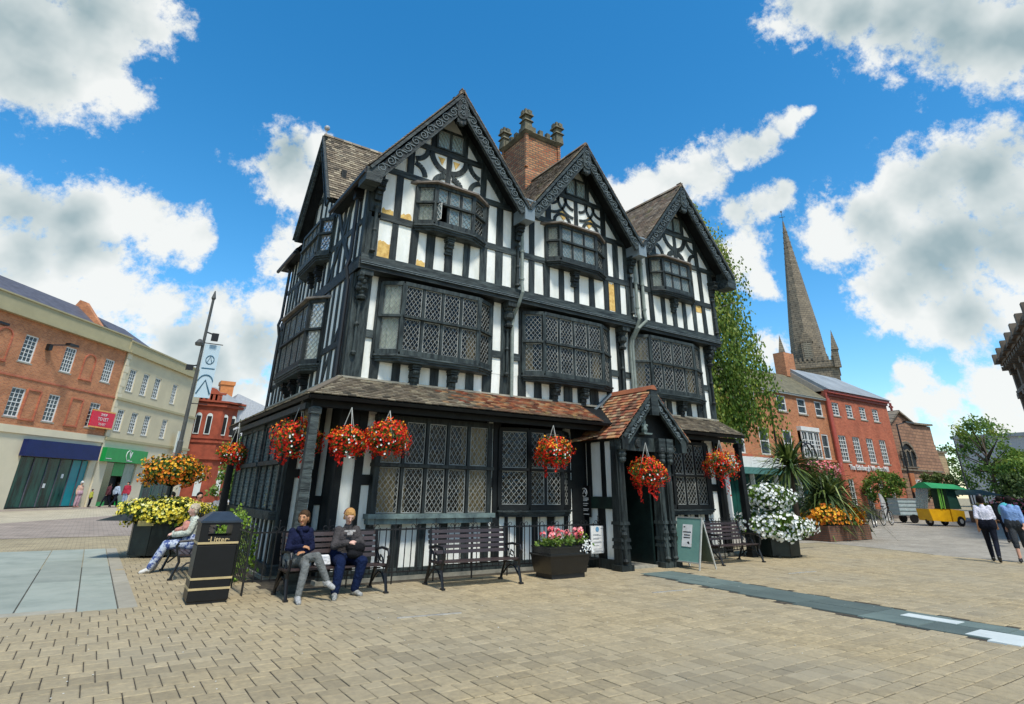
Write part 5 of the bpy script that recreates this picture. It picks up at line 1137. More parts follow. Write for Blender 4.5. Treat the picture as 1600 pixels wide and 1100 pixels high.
for i in range(30):
    z0 = rnd.uniform(4.5, 15); a = rnd.uniform(0, 6.28); rr = brad(z0 + 1.2) * rnd.uniform(.6, .95); p0 = Vector((BX, BY, z0)); p2 = p0 + Vector((math.cos(a) * rr, math.sin(a) * rr, rnd.uniform(.6, 1.6)))
    trunk('limb', [p0, (p0 + p2) / 2 + Vector((0, 0, .7)), p2], [.09, .05, .02], T, BARKW, 5)
m = MB()
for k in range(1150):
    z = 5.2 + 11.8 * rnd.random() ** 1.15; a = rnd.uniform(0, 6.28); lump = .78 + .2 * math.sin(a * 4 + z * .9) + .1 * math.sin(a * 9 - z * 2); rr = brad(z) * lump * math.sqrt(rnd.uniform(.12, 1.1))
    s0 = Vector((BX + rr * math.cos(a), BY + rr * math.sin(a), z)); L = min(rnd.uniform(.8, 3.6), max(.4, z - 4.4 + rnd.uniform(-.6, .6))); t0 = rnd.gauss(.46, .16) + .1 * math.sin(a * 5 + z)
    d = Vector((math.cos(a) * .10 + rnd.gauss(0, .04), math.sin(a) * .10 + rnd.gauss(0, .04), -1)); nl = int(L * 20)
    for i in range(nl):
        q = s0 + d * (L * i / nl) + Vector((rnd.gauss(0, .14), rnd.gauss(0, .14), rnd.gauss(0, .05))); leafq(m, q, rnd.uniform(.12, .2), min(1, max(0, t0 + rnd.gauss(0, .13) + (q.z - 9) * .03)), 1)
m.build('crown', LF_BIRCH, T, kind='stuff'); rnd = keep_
def tree(loc, h, r, label, seed, leafmat, nclump=60, per=140, ls=.35, name='leafy_tree', trunkh=.3, gap=.6, cat='tree', lean=0, group=None):
    global rnd
    keep = rnd; rnd = random.Random(seed); x, y = loc
    T = thing(name, label, cat, (x, y, 0), 0, group)
    trunk('trunk', [(x, y, 0), (x + lean * .3, y, h * .35), (x + lean, y, h * .8)], [h * .03, h * .022, h * .006], T)
    m = MB()
    for i in range(nclump):
        a = rnd.uniform(0, 6.28); zf = rnd.uniform(trunkh, 1); prof = math.sin(math.pi * min(.97, max(.12, (zf - trunkh) / (1 - trunkh) * .85 + .1))) ** .6
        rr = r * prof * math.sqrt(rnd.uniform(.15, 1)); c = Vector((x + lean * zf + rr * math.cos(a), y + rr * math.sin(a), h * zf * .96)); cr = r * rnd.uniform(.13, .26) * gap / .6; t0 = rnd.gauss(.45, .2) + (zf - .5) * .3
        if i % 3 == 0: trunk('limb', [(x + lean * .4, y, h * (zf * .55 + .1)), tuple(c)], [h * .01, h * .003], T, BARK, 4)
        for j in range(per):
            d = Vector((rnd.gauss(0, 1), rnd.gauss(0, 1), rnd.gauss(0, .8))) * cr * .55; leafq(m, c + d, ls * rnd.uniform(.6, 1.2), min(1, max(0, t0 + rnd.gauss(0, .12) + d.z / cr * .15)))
    m.build('crown', leafmat, T, kind='stuff'); rnd = keep; return T
tree((99, 31.5), 11.8, 5.2, 'tall airy tree with branches showing through, right of the second lamp post', 5, LF_GREEN, 70, 90, .4, trunkh=.18, gap=.5)
tree((100, 27.5), 7.2, 4.2, 'bushy yellow-green tree at the far right edge of the square', 8, LF_GREEN, 60, 120, .4, trunkh=.05)
tree((92, 26.8), 4.2, 2.4, 'dark spiky round shrub in front of the far right trees', 9, LF_DARK, 36, 120, .4, name='round_shrub', trunkh=.02, cat='shrub')
tree((150, 62), 11, 8, 'far dark tree above the tan stone building', 11, LF_DARK, 50, 90, .6, trunkh=.1)
tree((5.2, 27), 4.3, 1.2, 'small bushy street tree behind the left basket post', 12, LF_GREEN, 30, 90, .16, trunkh=.3)
tree((4.3, 23.5), 2.7, 1.0, 'low green shrub behind the left corner of the house', 13, LF_GREEN, 26, 90, .13, name='street_shrub', trunkh=.15, cat='shrub')
tree((50.6, 23.3), 3.5, 1.4, 'small rounded tree in front of the red painted shop', 14, LF_GREEN, 34, 90, .2, trunkh=.42)
tree((58.5, 22.5), 3.6, 1.6, 'small dark tree in front of the church wall', 15, LF_DARK, 30, 90, .22, trunkh=.35)
# ------------------------------------------------------------------ plants in tubs and baskets
RED = Mleaf('red_blooms', [(.35, .008, .005), (.68, .015, .008), (.82, .05, .01), (.85, .24, .02)], .15)
ORNG = Mleaf('orange_blooms', [(.36, .06, .01), (.60, .15, .01), (.80, .36, .02), (.85, .60, .05)], .15)
YELL = Mleaf('yellow_blooms', [(.50, .38, .02), (.74, .62, .05), (.82, .76, .15), (.86, .84, .45)], .15)
WHITEB = Mleaf('white_blooms', [(.70, .72, .66), (.80, .82, .78), (.85, .86, .82), (.88, .88, .86)], .15)
PINK = Mleaf('pink_blooms', [(.70, .08, .10), (.85, .20, .22), (.88, .35, .38), (.90, .55, .52)], .15)
FOL = Mleaf('basket_foliage', [(.02, .05, .01), (.06, .12, .015), (.18, .20, .03), (.34, .20, .02)])
def bloom(m, p, n, s, t, k=5):
    n = n.normalized(); a = n.orthogonal().normalized(); a.rotate(Matrix.Rotation(rnd.uniform(0, 6.28), 3, n)); b = n.cross(a)
    rim = [p + (a * math.cos(6.2832 * i / k) + b * math.sin(6.2832 * i / k)) * s + n * s * .35 for i in range(k)]
    m.add([p] + rim, [(0, i + 1, (i + 1) % k + 1) for i in range(k)], t)
def mass(blooms, leaves, c, rx, rz, nb, nl, sb, sl, lo=-1, hi=1, ry=None, dens=None, hang=0, squash=0):
    c = Vector(c); ry = ry or rx
    for i in range(nb + nl):
        a = rnd.uniform(0, 6.2832); z = rnd.uniform(lo, hi); r = math.sqrt(max(0, 1 - z * z)); d = Vector((r * math.cos(a), r * math.sin(a), z))
        lump = 1 + .13 * math.sin(a * 3 + z * 4 + c.x) + .09 * math.sin(a * 7 - z * 5)
        f = lump * (rnd.uniform(.86, 1.04) if i < nb else rnd.uniform(.55, .97)); p = c + Vector((d.x * rx * f, d.y * ry * f, d.z * rz * f))
        if i < nb:
            if dens and rnd.random() > dens(a, z): continue
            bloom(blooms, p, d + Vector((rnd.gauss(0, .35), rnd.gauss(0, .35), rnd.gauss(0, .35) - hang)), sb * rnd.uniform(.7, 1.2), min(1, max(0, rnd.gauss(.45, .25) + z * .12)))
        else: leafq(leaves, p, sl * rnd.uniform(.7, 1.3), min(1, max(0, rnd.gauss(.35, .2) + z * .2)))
def basket(loc, r, label, seed, top, tail=0, nb=800):
    global rnd
    keep = rnd; rnd = random.Random(seed); x, y, z = loc
    T = thing('hanging_basket', label, 'hanging basket', loc, 0, 'red hanging baskets round the timber house')
    m = MB(); m.lathe([(.02, -.2), (.12, -.17), (.19, -.08), (.22, .02), (.2, .03)], loc, 12); m.build('basket_bowl', IRON, T)
    for i in range(3): a = 2.1 * i + .5; m = MB(); m.tube([(x + .2 * math.cos(a), y + .2 * math.sin(a), z), (x, y, top)], .008, 4); m.build('chain', M('pale_chain', (.45, .46, .42), .5), T)
    b, l = MB(), MB(); ph = rnd.uniform(0, 6)
    mass(b, l, loc, r, r * .82, int(nb * 1.1), 900, .024, .06, -.85, 1, dens=lambda a, zz: .95 - .5 * max(0, math.sin(a * 2 + ph)) * (1 if zz > .2 else .6), hang=.3)
    for i in range(tail):
        a = rnd.uniform(0, 6.28); q = Vector((x + .5 * r * math.cos(a), y + .5 * r * math.sin(a), z - r * .6)); L = rnd.uniform(.3, 1) * r * 1.1
        for j in range(14): bloom(b, q + Vector((rnd.gauss(0, .03), rnd.gauss(0, .03), -L * j / 14)), Vector((rnd.gauss(0, 1), -1, rnd.gauss(0, .5))), .026, rnd.random() * .6)
    og, l3 = MB(), MB(); mass(og, l3, loc, r * 1.01, r * .84, 230, 0, .024, .06, .15, 1, dens=lambda a, zz: .35 + .6 * max(0, math.sin(a + ph))); og.build('orange_blooms', ORNG, T, kind='stuff')
    b.build('blooms', RED, T, kind='stuff'); l.build('foliage', FOL, T, kind='stuff')
    w = MB(); l2 = MB()
    for i in range(13): a = rnd.uniform(3.6, 5.4); bloom(w, Vector((x + r * .93 * math.cos(a), y + r * .93 * math.sin(a), z + rnd.gauss(-.05, .08))), Vector((math.cos(a), math.sin(a), 0)), .02, .5)
    w.build('white_blooms', WHITEB, T, kind='stuff'); rnd = keep
basket((3.08, 12.0, 2.50), .47, 'red hanging basket partly behind the veranda corner post', 21, 3.28, 3, 1000)
basket((3.81, 11.15, 2.45), .34, 'sparse orange-red hanging basket between the corner post and the wide window', 22, 3.1, 2, 800)
basket((4.60, 11.15, 2.55), .43, 'round full red hanging basket in front of the left end of the wide window', 23, 3.1, 0, 1000)
basket((8.76, 11.15, 2.49), .43, 'red hanging basket in front of the window left of the porch', 24, 3.1, 2)
basket((11.15, 10.5, 2.08), .44, 'red hanging basket with long trailing stems hung in the porch doorway', 25, 2.8, 6)
basket((14.93, 11.15, 2.41), .50, 'red hanging basket right of the porch by the end post', 26, 3.1, 2)
basket((2.9, 17.4, 2.42), .36, 'red and white hanging basket at the far left corner post of the house', 27, 3.25, 2, 600)
TUB = M('black_green_tub', (.012, .022, .02), .4, (.006, .01, .01), 3, .2)
# two tier planters
def tiers(label, loc, tub, low, up, bm, bm2, seed, fol=LF_GREEN, sb=.045, nb=900):
    global rnd
    keep = rnd; rnd = random.Random(seed); x, y, _ = loc; tr, th = tub
    T = thing('tiered_planter', label, 'planter', loc)
    m = MB(); n = 8; a0 = math.pi / 8
    for i in range(n):
        p = [(x + rr * math.cos(a0 + (i + d) * 2 * math.pi / n), y + rr * math.sin(a0 + (i + d) * 2 * math.pi / n), z) for z, rr in ((0.04, tr * .96), (th, tr)) for d in (.012, .988)]
        q = [(x + (px_ - x) * .9, y + (py_ - y) * .9, pz) for px_, py_, pz in p]
        mm = MB(); mm.add(p + q, [(0, 1, 3, 2), (4, 6, 7, 5), (0, 2, 6, 4), (1, 5, 7, 3), (2, 3, 7, 6), (0, 4, 5, 1)]); mm.build('tub_panel', TUB, T)
    m = MB(); m.lathe([(tr * 1.03, 0), (tr * 1.03, .05)], (x, y, th - .02), 8); m.build('tub_rim', TUB, T)
    for i in range(4): a = i * math.pi / 2 + .6; m = MB(); m.box(x + tr * .8 * math.cos(a) - .1, x + tr * .8 * math.cos(a) + .1, y + tr * .8 * math.sin(a) - .1, y + tr * .8 * math.sin(a) + .1, 0, .06); m.build('foot', TUB, T)
    m = MB(); m.tube([(x, y, th), (x, y, up[0])], .07, 8); m.build('stem_post', TUB, T); m = MB(); m.lathe([(.1, -.3), (up[1] * .45, -.18), (up[1] * .62, 0)], (x, y, up[0] - .05), 10); m.build('upper_bowl', TUB, T)
    for (zc, r, hz), bmat, nm in ((low, bm, 'lower_blooms'), (up, bm2, 'upper_blooms')):
        b, l = MB(), MB(); mass(b, l, (x, y, zc), r, hz, int(nb * (r / .9) ** 2), int(2100 * (r / .9) ** 2), sb, .10, -.8, 1, dens=lambda a, z: .9 - .45 * max(0, math.sin(a * 3 + zc * 3) * math.cos(z * 4)))
        b.build(nm, bmat, T, kind='stuff'); l.build('foliage', fol, T, kind='stuff')
    rnd = keep; return T
tiers('two tier planter full of white flowers beside the right hand bench', (17.05, 11.2, 0), (.66, .58), (.78, 1.08, .42), (1.55, .72, .42), WHITEB, WHITEB, 31)
T = tiers('two tier planter with yellow petunias below and orange flowers above', (1.75, 19.0, 0), (.70, .80), (1.02, 1.08, .34), (2.0, .78, .42), YELL, ORNG, 32, FOL, .036, 1500)
m = MB(); m.box(1.15, 1.5, 18.28, 18.31, .72, .84); m.build('plaque', M('gold_plaque', (.55, .45, .18), .5), T)
m = MB(); m.hexa([(.25, 18.4, .85), (1.0, 18.1, .85), (1.2, 18.9, .9), (.6, 19.2, .9), (.35, 18.5, .87), (1.0, 18.2, 1.05), (1.2, 18.9, 1.1), (.7, 19.2, .92)]); m.build('splayed_lid', TUB, T)
# rectangular planter of geraniums
T = thing('rectangular_planter', 'black rectangular planter of pink geraniums in front of the railings', 'planter', (8.6, 10.75, 0))
m = MB(); m.frus((8.6, 10.78), .44, .27, 0, .44, .27, .09); m.build('base', IRON, T); GLB = M('glossy_black_paint', (.010, .010, .010), .22, (.006, .006, .006), 3, .15, spec=.6)
m = MB(); m.frus((8.6, 10.78), .47, .3, .09, .53, .35, .42); m.build('trough', GLB, T)
m = MB(); m.frus((8.6, 10.78), .55, .37, .42, .55, .37, .45); m.frus((8.6, 10.78), .50, .32, .45, .50, .32, .56); m.frus((8.6, 10.78), .52, .34, .56, .52, .34, .585); m.build('rim', GLB, T)
m = MB(); m.frus((8.6, 10.78), .48, .3, .56, .48, .3, .59); m.build('soil', DARK, T)
l = MB(); b = MB()
for i in range(26):
    cx, cy = rnd.uniform(8.15, 9.1), rnd.uniform(10.5, 11.0); h = rnd.uniform(.64, .78)
    for j in range(26): leafq(l, Vector((cx + rnd.gauss(0, .06), cy + rnd.gauss(0, .05), h + rnd.gauss(-.03, .04))), rnd.uniform(.05, .09), min(1, max(0, rnd.gauss(.5, .2))))
for i in range(17):
    c = Vector((rnd.uniform(8.1, 9.15), rnd.uniform(10.48, 10.95), rnd.uniform(.74, .92)))
    for j in range(12): d = Vector((rnd.gauss(0, 1), rnd.gauss(0, 1), rnd.gauss(.3, 1))).normalized(); bloom(b, c + d * .05, d, .03, rnd.random())
l.build('foliage', LF_GREEN, T, kind='stuff'); b.build('pink_blooms', PINK, T, kind='stuff')
w = MB(); y2 = MB()
for j in range(50): bloom(w, Vector((9.05 + rnd.gauss(0, .07), 10.42 + rnd.gauss(0, .03), .57 + rnd.gauss(0, .06))), Vector((.2, -1, .2)), .02, .5)
for j in range(12): bloom(y2, Vector((9.0 + rnd.gauss(0, .04), 10.6, .86 + rnd.gauss(0, .04))), Vector((0, -1, .4)), .035, .6)
w.build('white_blooms', WHITEB, T, kind='stuff'); y2.build('yellow_blooms', YELL, T, kind='stuff')
# sword leaved plants
def swords(par, c, n, L, w, mat, up=.2, droop=.5, name='leaf', seed=1, objs=60):
    r = random.Random(seed); c = Vector(c); st = MB(); keep = 0
    for i in range(n):
        a = r.uniform(0, 6.2832); e = r.uniform(-.5 + up, 1.35); l = L * r.uniform(.65, 1.1); d = Vector((math.cos(a) * math.cos(e), math.sin(a) * math.cos(e), math.sin(e))); sd = d.cross(Vector((0, 0, 1))).normalized() * w / 2
        pts = [c + d * l * f + Vector((0, 0, -1)) * droop * l * f * f * r.uniform(.5, 1.2) for f in (0.04, .35, .7, 1)]
        ww = (.6, 1, .75, .05); vs = []; m = MB() if i < objs else st
        for p, k in zip(pts, ww): vs += [p - sd * k, p + sd * k + Vector((0, 0, .01))]
        m.add(vs, [(2 * j, 2 * j + 1, 2 * j + 3, 2 * j + 2) for j in range(3)], min(1, max(0, r.gauss(.45, .25))))
        if i < objs: m.build(name, mat, par)
    st.build('leaves', mat, par, kind='stuff')
LF_SW = Mleaf('sword_leaves', [(.015, .03, .01), (.05, .09, .02), (.13, .18, .04), (.36, .40, .14)], .1)
T = thing('cordyline_palm', 'spiky cordyline palm with dark green sword leaves behind the white flower planter', 'palm', (24, 14.6, 0)); trunk('trunk', [(24, 14.6, 0), (24.05, 14.6, 2.7)], [.12, .09], T); swords(T, (24.05, 14.6, 2.75), 330, 1.75, .085, LF_SW, .15, .4, seed=3)
T = thing('flax_clump', 'big arching green flax clump right of the cordyline palm', 'plant', (26.3, 14.6, 0)); swords(T, (26.3, 14.6, 1.5), 420, 2.3, .09, LF_SW, .45, .6, seed=4); swords(T, (25.4, 14.4, .7), 160, 1.9, .08, LF_SW, .4, .5, seed=5, objs=0)
T = thing('flax_clump', 'low dark flax clump behind the far bench', 'plant', (30.6, 16.6, 0)); swords(T, (30.6, 16.6, .3), 90, 1.7, .08, Mleaf('bronze_leaves', [(.02, .03, .01), (.08, .09, .03), (.22, .12, .05), (.35, .3, .12)], .1), .6, .45, seed=6, objs=20)
T = thing('brick_planter', 'low brown brick planter of orange and yellow flowers beyond the white ones', 'planter', (25.6, 14, 0))
m = MB(); m.box(24.1, 27.3, 13.45, 15.2, 0, .55); m.build('brick_wall', Mbrick('brown_planter_brick', (.22, .10, .06), (.17, .08, .05), (.12, .09, .07), .23, .08), T); m = MB(); m.box(24.2, 27.2, 13.5, 15.1, .55, .58); m.build('soil', DARK, T)
b, l = MB(), MB(); mass(b, l, (25.6, 13.95, .72), 1.9, .55, 900, 1500, .055, .13, -.2, 1, ry=.8); b.build('orange_blooms', ORNG, T, kind='stuff'); l.build('foliage', FOL, T, kind='stuff')
T = thing('flower_tower', 'black hooped flower tower with pink flowers beside the cordyline palm', 'planter', (26.6, 15.2, 0))
m = MB(); m.tube([(26.6, 15.2, 0), (26.6, 15.2, 3.1)], .05); m.build('pole', IRON, T)
for k, (dx, r) in enumerate(((-.25, .62), (.2, .60))):
    m = MB(); m.tube([(26.6 + dx + r * math.cos(R(a)), 15.2, 3.25 + r * 1.0 * math.sin(R(a))) for a in range(-20, 201, 15)], .035, 5); m.build('hoop', IRON, T)
b, l = MB(), MB(); mass(b, l, (27.2, 15.1, 2.75), .9, .35, 380, 500, .05, .12); b.build('pink_blooms', PINK, T, kind='stuff'); l.build('foliage', LF_GREEN, T, kind='stuff')
T = thing('feathery_bush', 'bright green feathery bush behind the litter bin at the house corner', 'bush', (2.55, 13.2, 0))
m = MB(); 
for i in range(2600): 
    a = rnd.uniform(0, 6.28); r = .42 * math.sqrt(rnd.random()) * (.8 + .35 * math.sin(a * 3 + 1)); z = .1 + 1.08 * rnd.random() ** .8 * (1 - .35 * (r / .5) ** 2) + .1 * math.sin(a * 5); leafq(m, Vector((2.5 + r * math.cos(a) * (1.2 - z * .4), 13.2 + r * math.sin(a), z + rnd.gauss(0, .05))), rnd.uniform(.04, .09), min(1, max(0, rnd.gauss(.55, .2) + (z - .7) * .3)))
m.build('foliage', Mleaf('lime_leaves', [(.06, .14, .01), (.16, .30, .03), (.30, .45, .06), (.42, .52, .12)]), T, kind='stuff'); trunk('stem', [(2.55, 13.2, 0), (2.5, 13.2, .9)], [.03, .01], T)

# ------------------------------------------------------------------ street furniture
SLAT = M('bench_slat', (.050, .030, .028), .42, (.025, .015, .015), 4, .3, orand=.3, stretch=(1, 8, 8), spec=.55)
def make_bench(label, loc, rz=0, L=1.8):
    T = thing('park_bench', label, 'bench', loc, rz, 'slatted benches round the timber house')
    for i in range(5): m = MB(); y = .04 + i * .105; z = .44 - i * .006; m.box(.03, L - .03, y, y + .075, z - .03, z); m.build('seat_slat', SLAT, T, local=True)
    for i in range(5): m = MB(); z = .52 + i * .088; y = .535 + i * .024; m.hexa([(.03, y, z), (L - .03, y, z), (L - .03, y + .025, z), (.03, y + .025, z), (.03, y + .017, z + .06), (L - .03, y + .017, z + .06), (L - .03, y + .042, z + .06), (.03, y + .042, z + .06)]); m.build('back_slat', SLAT, T, local=True)
    for x in (.06, L - .06):
        m = MB(); w = .045
        def bar(pts, r=.022): m.tube([(x, a, b) for a, b in pts], r, 5)
        bar([(-.04, 0), (.0, .12), (.06, .3), (.03, .42)], .028); bar([(.72, 0), (.66, .14), (.56, .34), (.55, .5), (.62, .95)], .028)
        bar([(.03, .4), (.3, .40), (.56, .42)], .025); bar([(-.0, .42), (-.03, .6), (0, .66), (.3, .68), (.56, .64)], .024)
        bar([(.0, .62), (-.05, .58), (-.03, .53), (.02, .55)], .018)
        bar([(.04, .14), (.2, .28), (.36, .30), (.5, .22), (.62, .12)], .018)
        bar([(.2, .42), (.24, .52), (.34, .56), (.36, .48), (.28, .46)], .014); bar([(.4, .42), (.42, .54), (.5, .6)], .014)
        m.box(x - .035, x + .035, -.08, 0.0, 0, .03); m.box(x - .035, x + .035, .68, .77, 0, .03); m.build('cast_iron_end', IRON, T, local=True)
    m = MB(); m.tube([(.06, .3, .36), (L - .06, .3, .36)], .012, 5); m.build('tie_rod', IRON, T, local=True)
    return T
B1 = make_bench('slatted bench with the two seated women, nearest the litter bin', (2.86, 10.62, 0))
dup(B1, (5.55, 10.45, 0), -.03, 'empty slatted bench in front of the wide window, left of the black planter')
dup(B1, (13.42, 10.42, 0), 0.0, 'empty slatted bench right of the porch, behind the folding sign')
dup(B1, (1.66, 15.65, 0), R(-90), 'bench seen end on behind the litter bin, with the old woman on it')
b4 = dup(B1, (30.9, 16.0, 0), .1, 'far black bench beside the parked bicycles'); b4.scale = (1.15, 1.15, 1.1)
# litter bin
T = thing('litter_bin', 'black square litter bin with gold bands and pitched lid', 'litter bin', (1.87, 11.3, 0), -.03)
BLK = M('satin_black', (.006, .006, .007), .42, (.004, .004, .004), 5, .1, spec=.35); GOLD = M('gold_band', (.52, .40, .20), .45, (.42, .32, .16), 6, .1); LIDB = M('blue_black_lid', (.03, .045, .065), .35, (.02, .03, .045), 5, .1)
h = .29
m = MB(); m.box(-h, h, -h, h, .03, .80); m.build('body', BLK, T, local=True, bev=.012)
m = MB(); m.box(-h + .02, h - .02, -h + .02, h - .02, 0, .03); m.build('base', IRON, T, local=True)
m = MB()
for sx in (-1, 1):
    m.box(sx * h - (.12 if sx > 0 else 0), sx * h + (.12 if sx < 0 else 0), -h, h, .8, 1.12)
m.box(-h + .12, h - .12, -h, -h + .03, .8, .93); m.box(-h + .12, h - .12, h - .03, h, .8, .93); m.box(-h + .12, h - .12, -h, h, 1.09, 1.12); m.build('hood', BLK, T, local=True)
m = MB(); m.frus((0, 0), h + .02, h + .02, 1.12, h + .02, h + .02, 1.15); m.frus((0, 0), h + .01, h + .01, 1.15, .13, .13, 1.27); m.build('lid', LIDB, T, local=True)
for z in (.815, .325, .185): m = MB(); m.frus((0, 0), h + .006, h + .006, z, h + .006, h + .006, z + .03); m.build('gold_band', GOLD, T, local=True)
text('·Litter·', .115, GOLD, T, Matrix.Translation((.0, -h - .003, .875)) @ Matrix.Rotation(R(90), 4, 'X'), bold=.002)
m = MB(); m.sphere((.2, -.2, 1.2), .02, 5); m.build('lid_stud', STEEL, T, local=True)
# railings
def railing(label, pts, z0=.2, z1=.93, sp=.135, scr=.42):
    T = thing('iron_railing', label, 'railing', (*pts[0], 0)); proto = None
    for p, q in zip(pts, pts[1:]):
        p = Vector((*p, 0)); q = Vector((*q, 0)); d = q - p; L = d.length; d.normalize(); n = int(L / sp)
        for z, w in ((z0, .02), (z1, .022)): m = MB(); m.beam(p + Vector((0, 0, z)), q + Vector((0, 0, z)), .016, w * 1.3); m.build('rail', IRON, T)
        for i in range(n + 1):
            if proto is None: m = MB(); m.box(-.008, .008, -.008, .008, z0 - .02, z1 + .03); proto = m.build('bar', IRON, T, local=True); o = proto
            else: o = bpy.data.objects.new('bar', proto.data); C.objects.link(o); o.parent = T
            o.location = p + d * (i * L / n) - T.location
        k = int(L / scr)
        for i in range(k + 1):
            c = p + d * (i * L / max(1, k)); m = MB(); m.tube([c + Vector((0, 0, z1)), c + Vector((0, 0, z1 + .17))], .007, 4); m.sphere(c + Vector((0, 0, z1 + .18)), .014, 4)
            for s_ in (-1, 1): m.tube([c + d * s_ * (.01 + .045 - .045 * math.cos(R(a))) + Vector((0, 0, z1 + .02 + .05 * math.sin(R(a)) + a * .0002)) for a in range(0, 270, 30)], .007, 4, cap=False)
            m.build('scroll_finial', IRON, T)
            if i % 2 == 0: m = MB(); m.beam(c + Vector((0, 0, 0)), c + Vector((0, 0, z1)), .022, .022); m.build('post', IRON, T)
railing('black iron railing with scrolls in front of the wide window', [(2.45, 11.5), (10.36, 11.5)])
railing('black iron railing along the left side of the house behind the litter bin', [(2.45, 11.55), (2.45, 18.6)])
railing('short black iron railing behind the right hand bench', [(12.5, 11.5), (15.9, 11.5)])
# signs
T = thing('notice_board', 'white visitor notice board fixed on the railing left of the porch', 'notice', (10.44, 11.47, 0))
m = MB(); m.box(10.08, 10.80, 11.44, 11.47, .32, .90); m.build('board', M('white_board', (.80, .80, .78), .5), T); GR = M('grey_print', (.45, .46, .47), .7); BLP = M('blue_print', (.15, .35, .55), .6)
m = MB(); m.lathe([(.055, 0), (.055, .004)], (0, 0, 0), 14); 
for i in range(len(m.v)): x, y, z = m.v[i]; m.v[i] = (10.28 + x, 11.438 - z, .83 + y)
m.build('logo', BLP, T)
m = MB()
for x in (10.14, 10.46):
    for k, z in enumerate((.72, .70, .64, .62, .56, .54, .48, .41, .375)): m.box(x, x + (.26 if k % 3 else .18), 11.434, 11.438, z, z + .008)
m.box(10.38, 10.66, 11.434, 11.438, .84, .855); m.box(10.12, 10.76, 11.434, 11.438, .345, .362); m.build('print_lines', GR, T)
T = thing('museum_sign', 'tall black sign with white ring emblem on the left wall of the porch', 'sign', (10.44, 12.0, 1.1))
m = MB(); m.box(10.40, 10.44, 11.80, 12.21, 1.08, 1.80); m.build('board', BLK, T)
m = MB(); m.tube([(10.395, 12.0 + .1 * math.cos(R(a)), 1.64 + .1 * math.sin(R(a))) for a in range(0, 361, 24)], .012, 4); m.tube([(10.395, 11.94, 1.6), (10.395, 12.0, 1.7), (10.395, 12.06, 1.6)], .011, 4); m.build('emblem', WT, T)
m = MB()
for z, w in ((1.50, .15), (1.47, .15), (1.44, .10), (1.375, .13), (1.33, .09), (1.25, .14), (1.215, .11), (1.13, .15)): m.box(10.394, 10.40, 12.0 - w, 12.0 + w, z, z + .018)
m.build('print_lines', WT, T)
T = thing('folding_sign', 'green folding pavement sign with white poster beside the porch', 'sign', (12.3, 10.4, 0)); GBD = M('sea_green_board', (.17, .33, .28), .6, (.13, .26, .22), 2, .1); ALU = M('aluminium_frame', (.62, .63, .58), .35, (.5, .5, .46), 5, .1, metal=.3)
y0, y1 = 10.02, 10.80
def ab(f, y): return (12.12 + .28 * f, y, 1.1 * f)
m = MB()
for y in (y0, y1): m.beam(ab(0, y), ab(1, y), .03, .03, (1, 0, 0)); m.beam((12.72, y, 0), ab(1, y), .03, .03, (1, 0, 0))
m.beam(ab(1, y0), ab(1, y1), .03, .03); m.beam(ab(.13, y0), ab(.13, y1), .03, .03); m.build('frame', ALU, T)
m = MB(); m.add([ab(.13, y0), ab(.13, y1), ab(1, y1), ab(1, y0)], [(0, 1, 2, 3)]); m.build('front_panel', GBD, T); m = MB(); m.add([(12.67, y0, .15), (12.67, y1, .15), (12.41, y1, 1.08), (12.41, y0, 1.08)], [(0, 1, 2, 3)]); m.build('back_panel', M('olive_board', (.12, .15, .1), .7), T)
m = MB(); f = lambda a, y: tuple(Vector(ab(a, y)) + Vector((-.012, 0, .003))); m.add([f(.42, 10.28), f(.42, 10.58), f(.86, 10.58), f(.86, 10.28)], [(0, 1, 2, 3)]); p_ = m.build('poster', WT, T)
m = MB(); f2 = lambda a, y: tuple(Vector(ab(a, y)) + Vector((-.016, 0, .004)))
for a, y, w in ((.70, 10.43, .12), (.64, 10.43, .09), (.59, 10.43, .1), (.80, 10.52, .025)): m.add([f2(a, y - w), f2(a, y + w), f2(a + .018, y + w), f2(a + .018, y - w)], [(0, 1, 2, 3)])
m.add([f2(.47, 10.34), f2(.50, 10.34), f2(.50, 10.42), f2(.53, 10.38)], [(0, 1, 3, 2)]); m.build('print_lines', IRON, p_)
# lamp posts
T = thing('lamp_post', 'tall grey lamp post with cameras and a blue banner on the left', 'lamp post', (2.37, 25.8, 0)); LP = M('lamp_grey', (.09, .09, .08), .5, (.06, .06, .055), 4, .2)
m = MB(); m.tube([(2.37, 25.8, 0), (2.37, 25.8, 3.2), (2.37, 25.8, 3.25), (2.37, 25.8, 9.0)], [.11, .10, .075, .05], 8); m.lathe([(.05, 0), (.09, .08), (.02, .4)], (2.37, 25.8, 8.8), 8); m.build('column', LP, T)
for z, x in ((7.0, 3.1), (4.62, 3.0)): m = MB(); m.beam((2.37, 25.8, z), (x, 25.8, z), .03, .03); m.build('banner_arm', IRON, T)
m = MB(); m.box(2.46, 3.02, 25.79, 25.81, 4.86, 6.96); bn = m.build('banner', M('pale_blue_banner', (.50, .62, .68), .8, (.46, .58, .64), 1, .1), T); NAVY = M('banner_navy', (.03, .13, .20), .7)
m = MB(); m.tube([(2.74 + .15 * math.cos(R(a)), 25.78, 6.35 + .17 * math.sin(R(a))) for a in range(0, 361, 24)], .016, 4); m.tube([(2.66, 25.78, 6.25), (2.74, 25.78, 6.48), (2.82, 25.78, 6.25)], .014, 4)
m.tube([(2.50, 25.78, 5.02), (2.74, 25.78, 5.55), (2.98, 25.78, 5.02)], .03, 4); m.tube([(2.74 + .27 * math.cos(R(a)), 25.78, 5.45 + .3 * math.sin(R(a))) for a in range(10, 175, 20)], .022, 4); m.box(2.5, 2.98, 25.78, 25.785, 5.98, 6.02); m.build('banner_emblem', NAVY, bn)
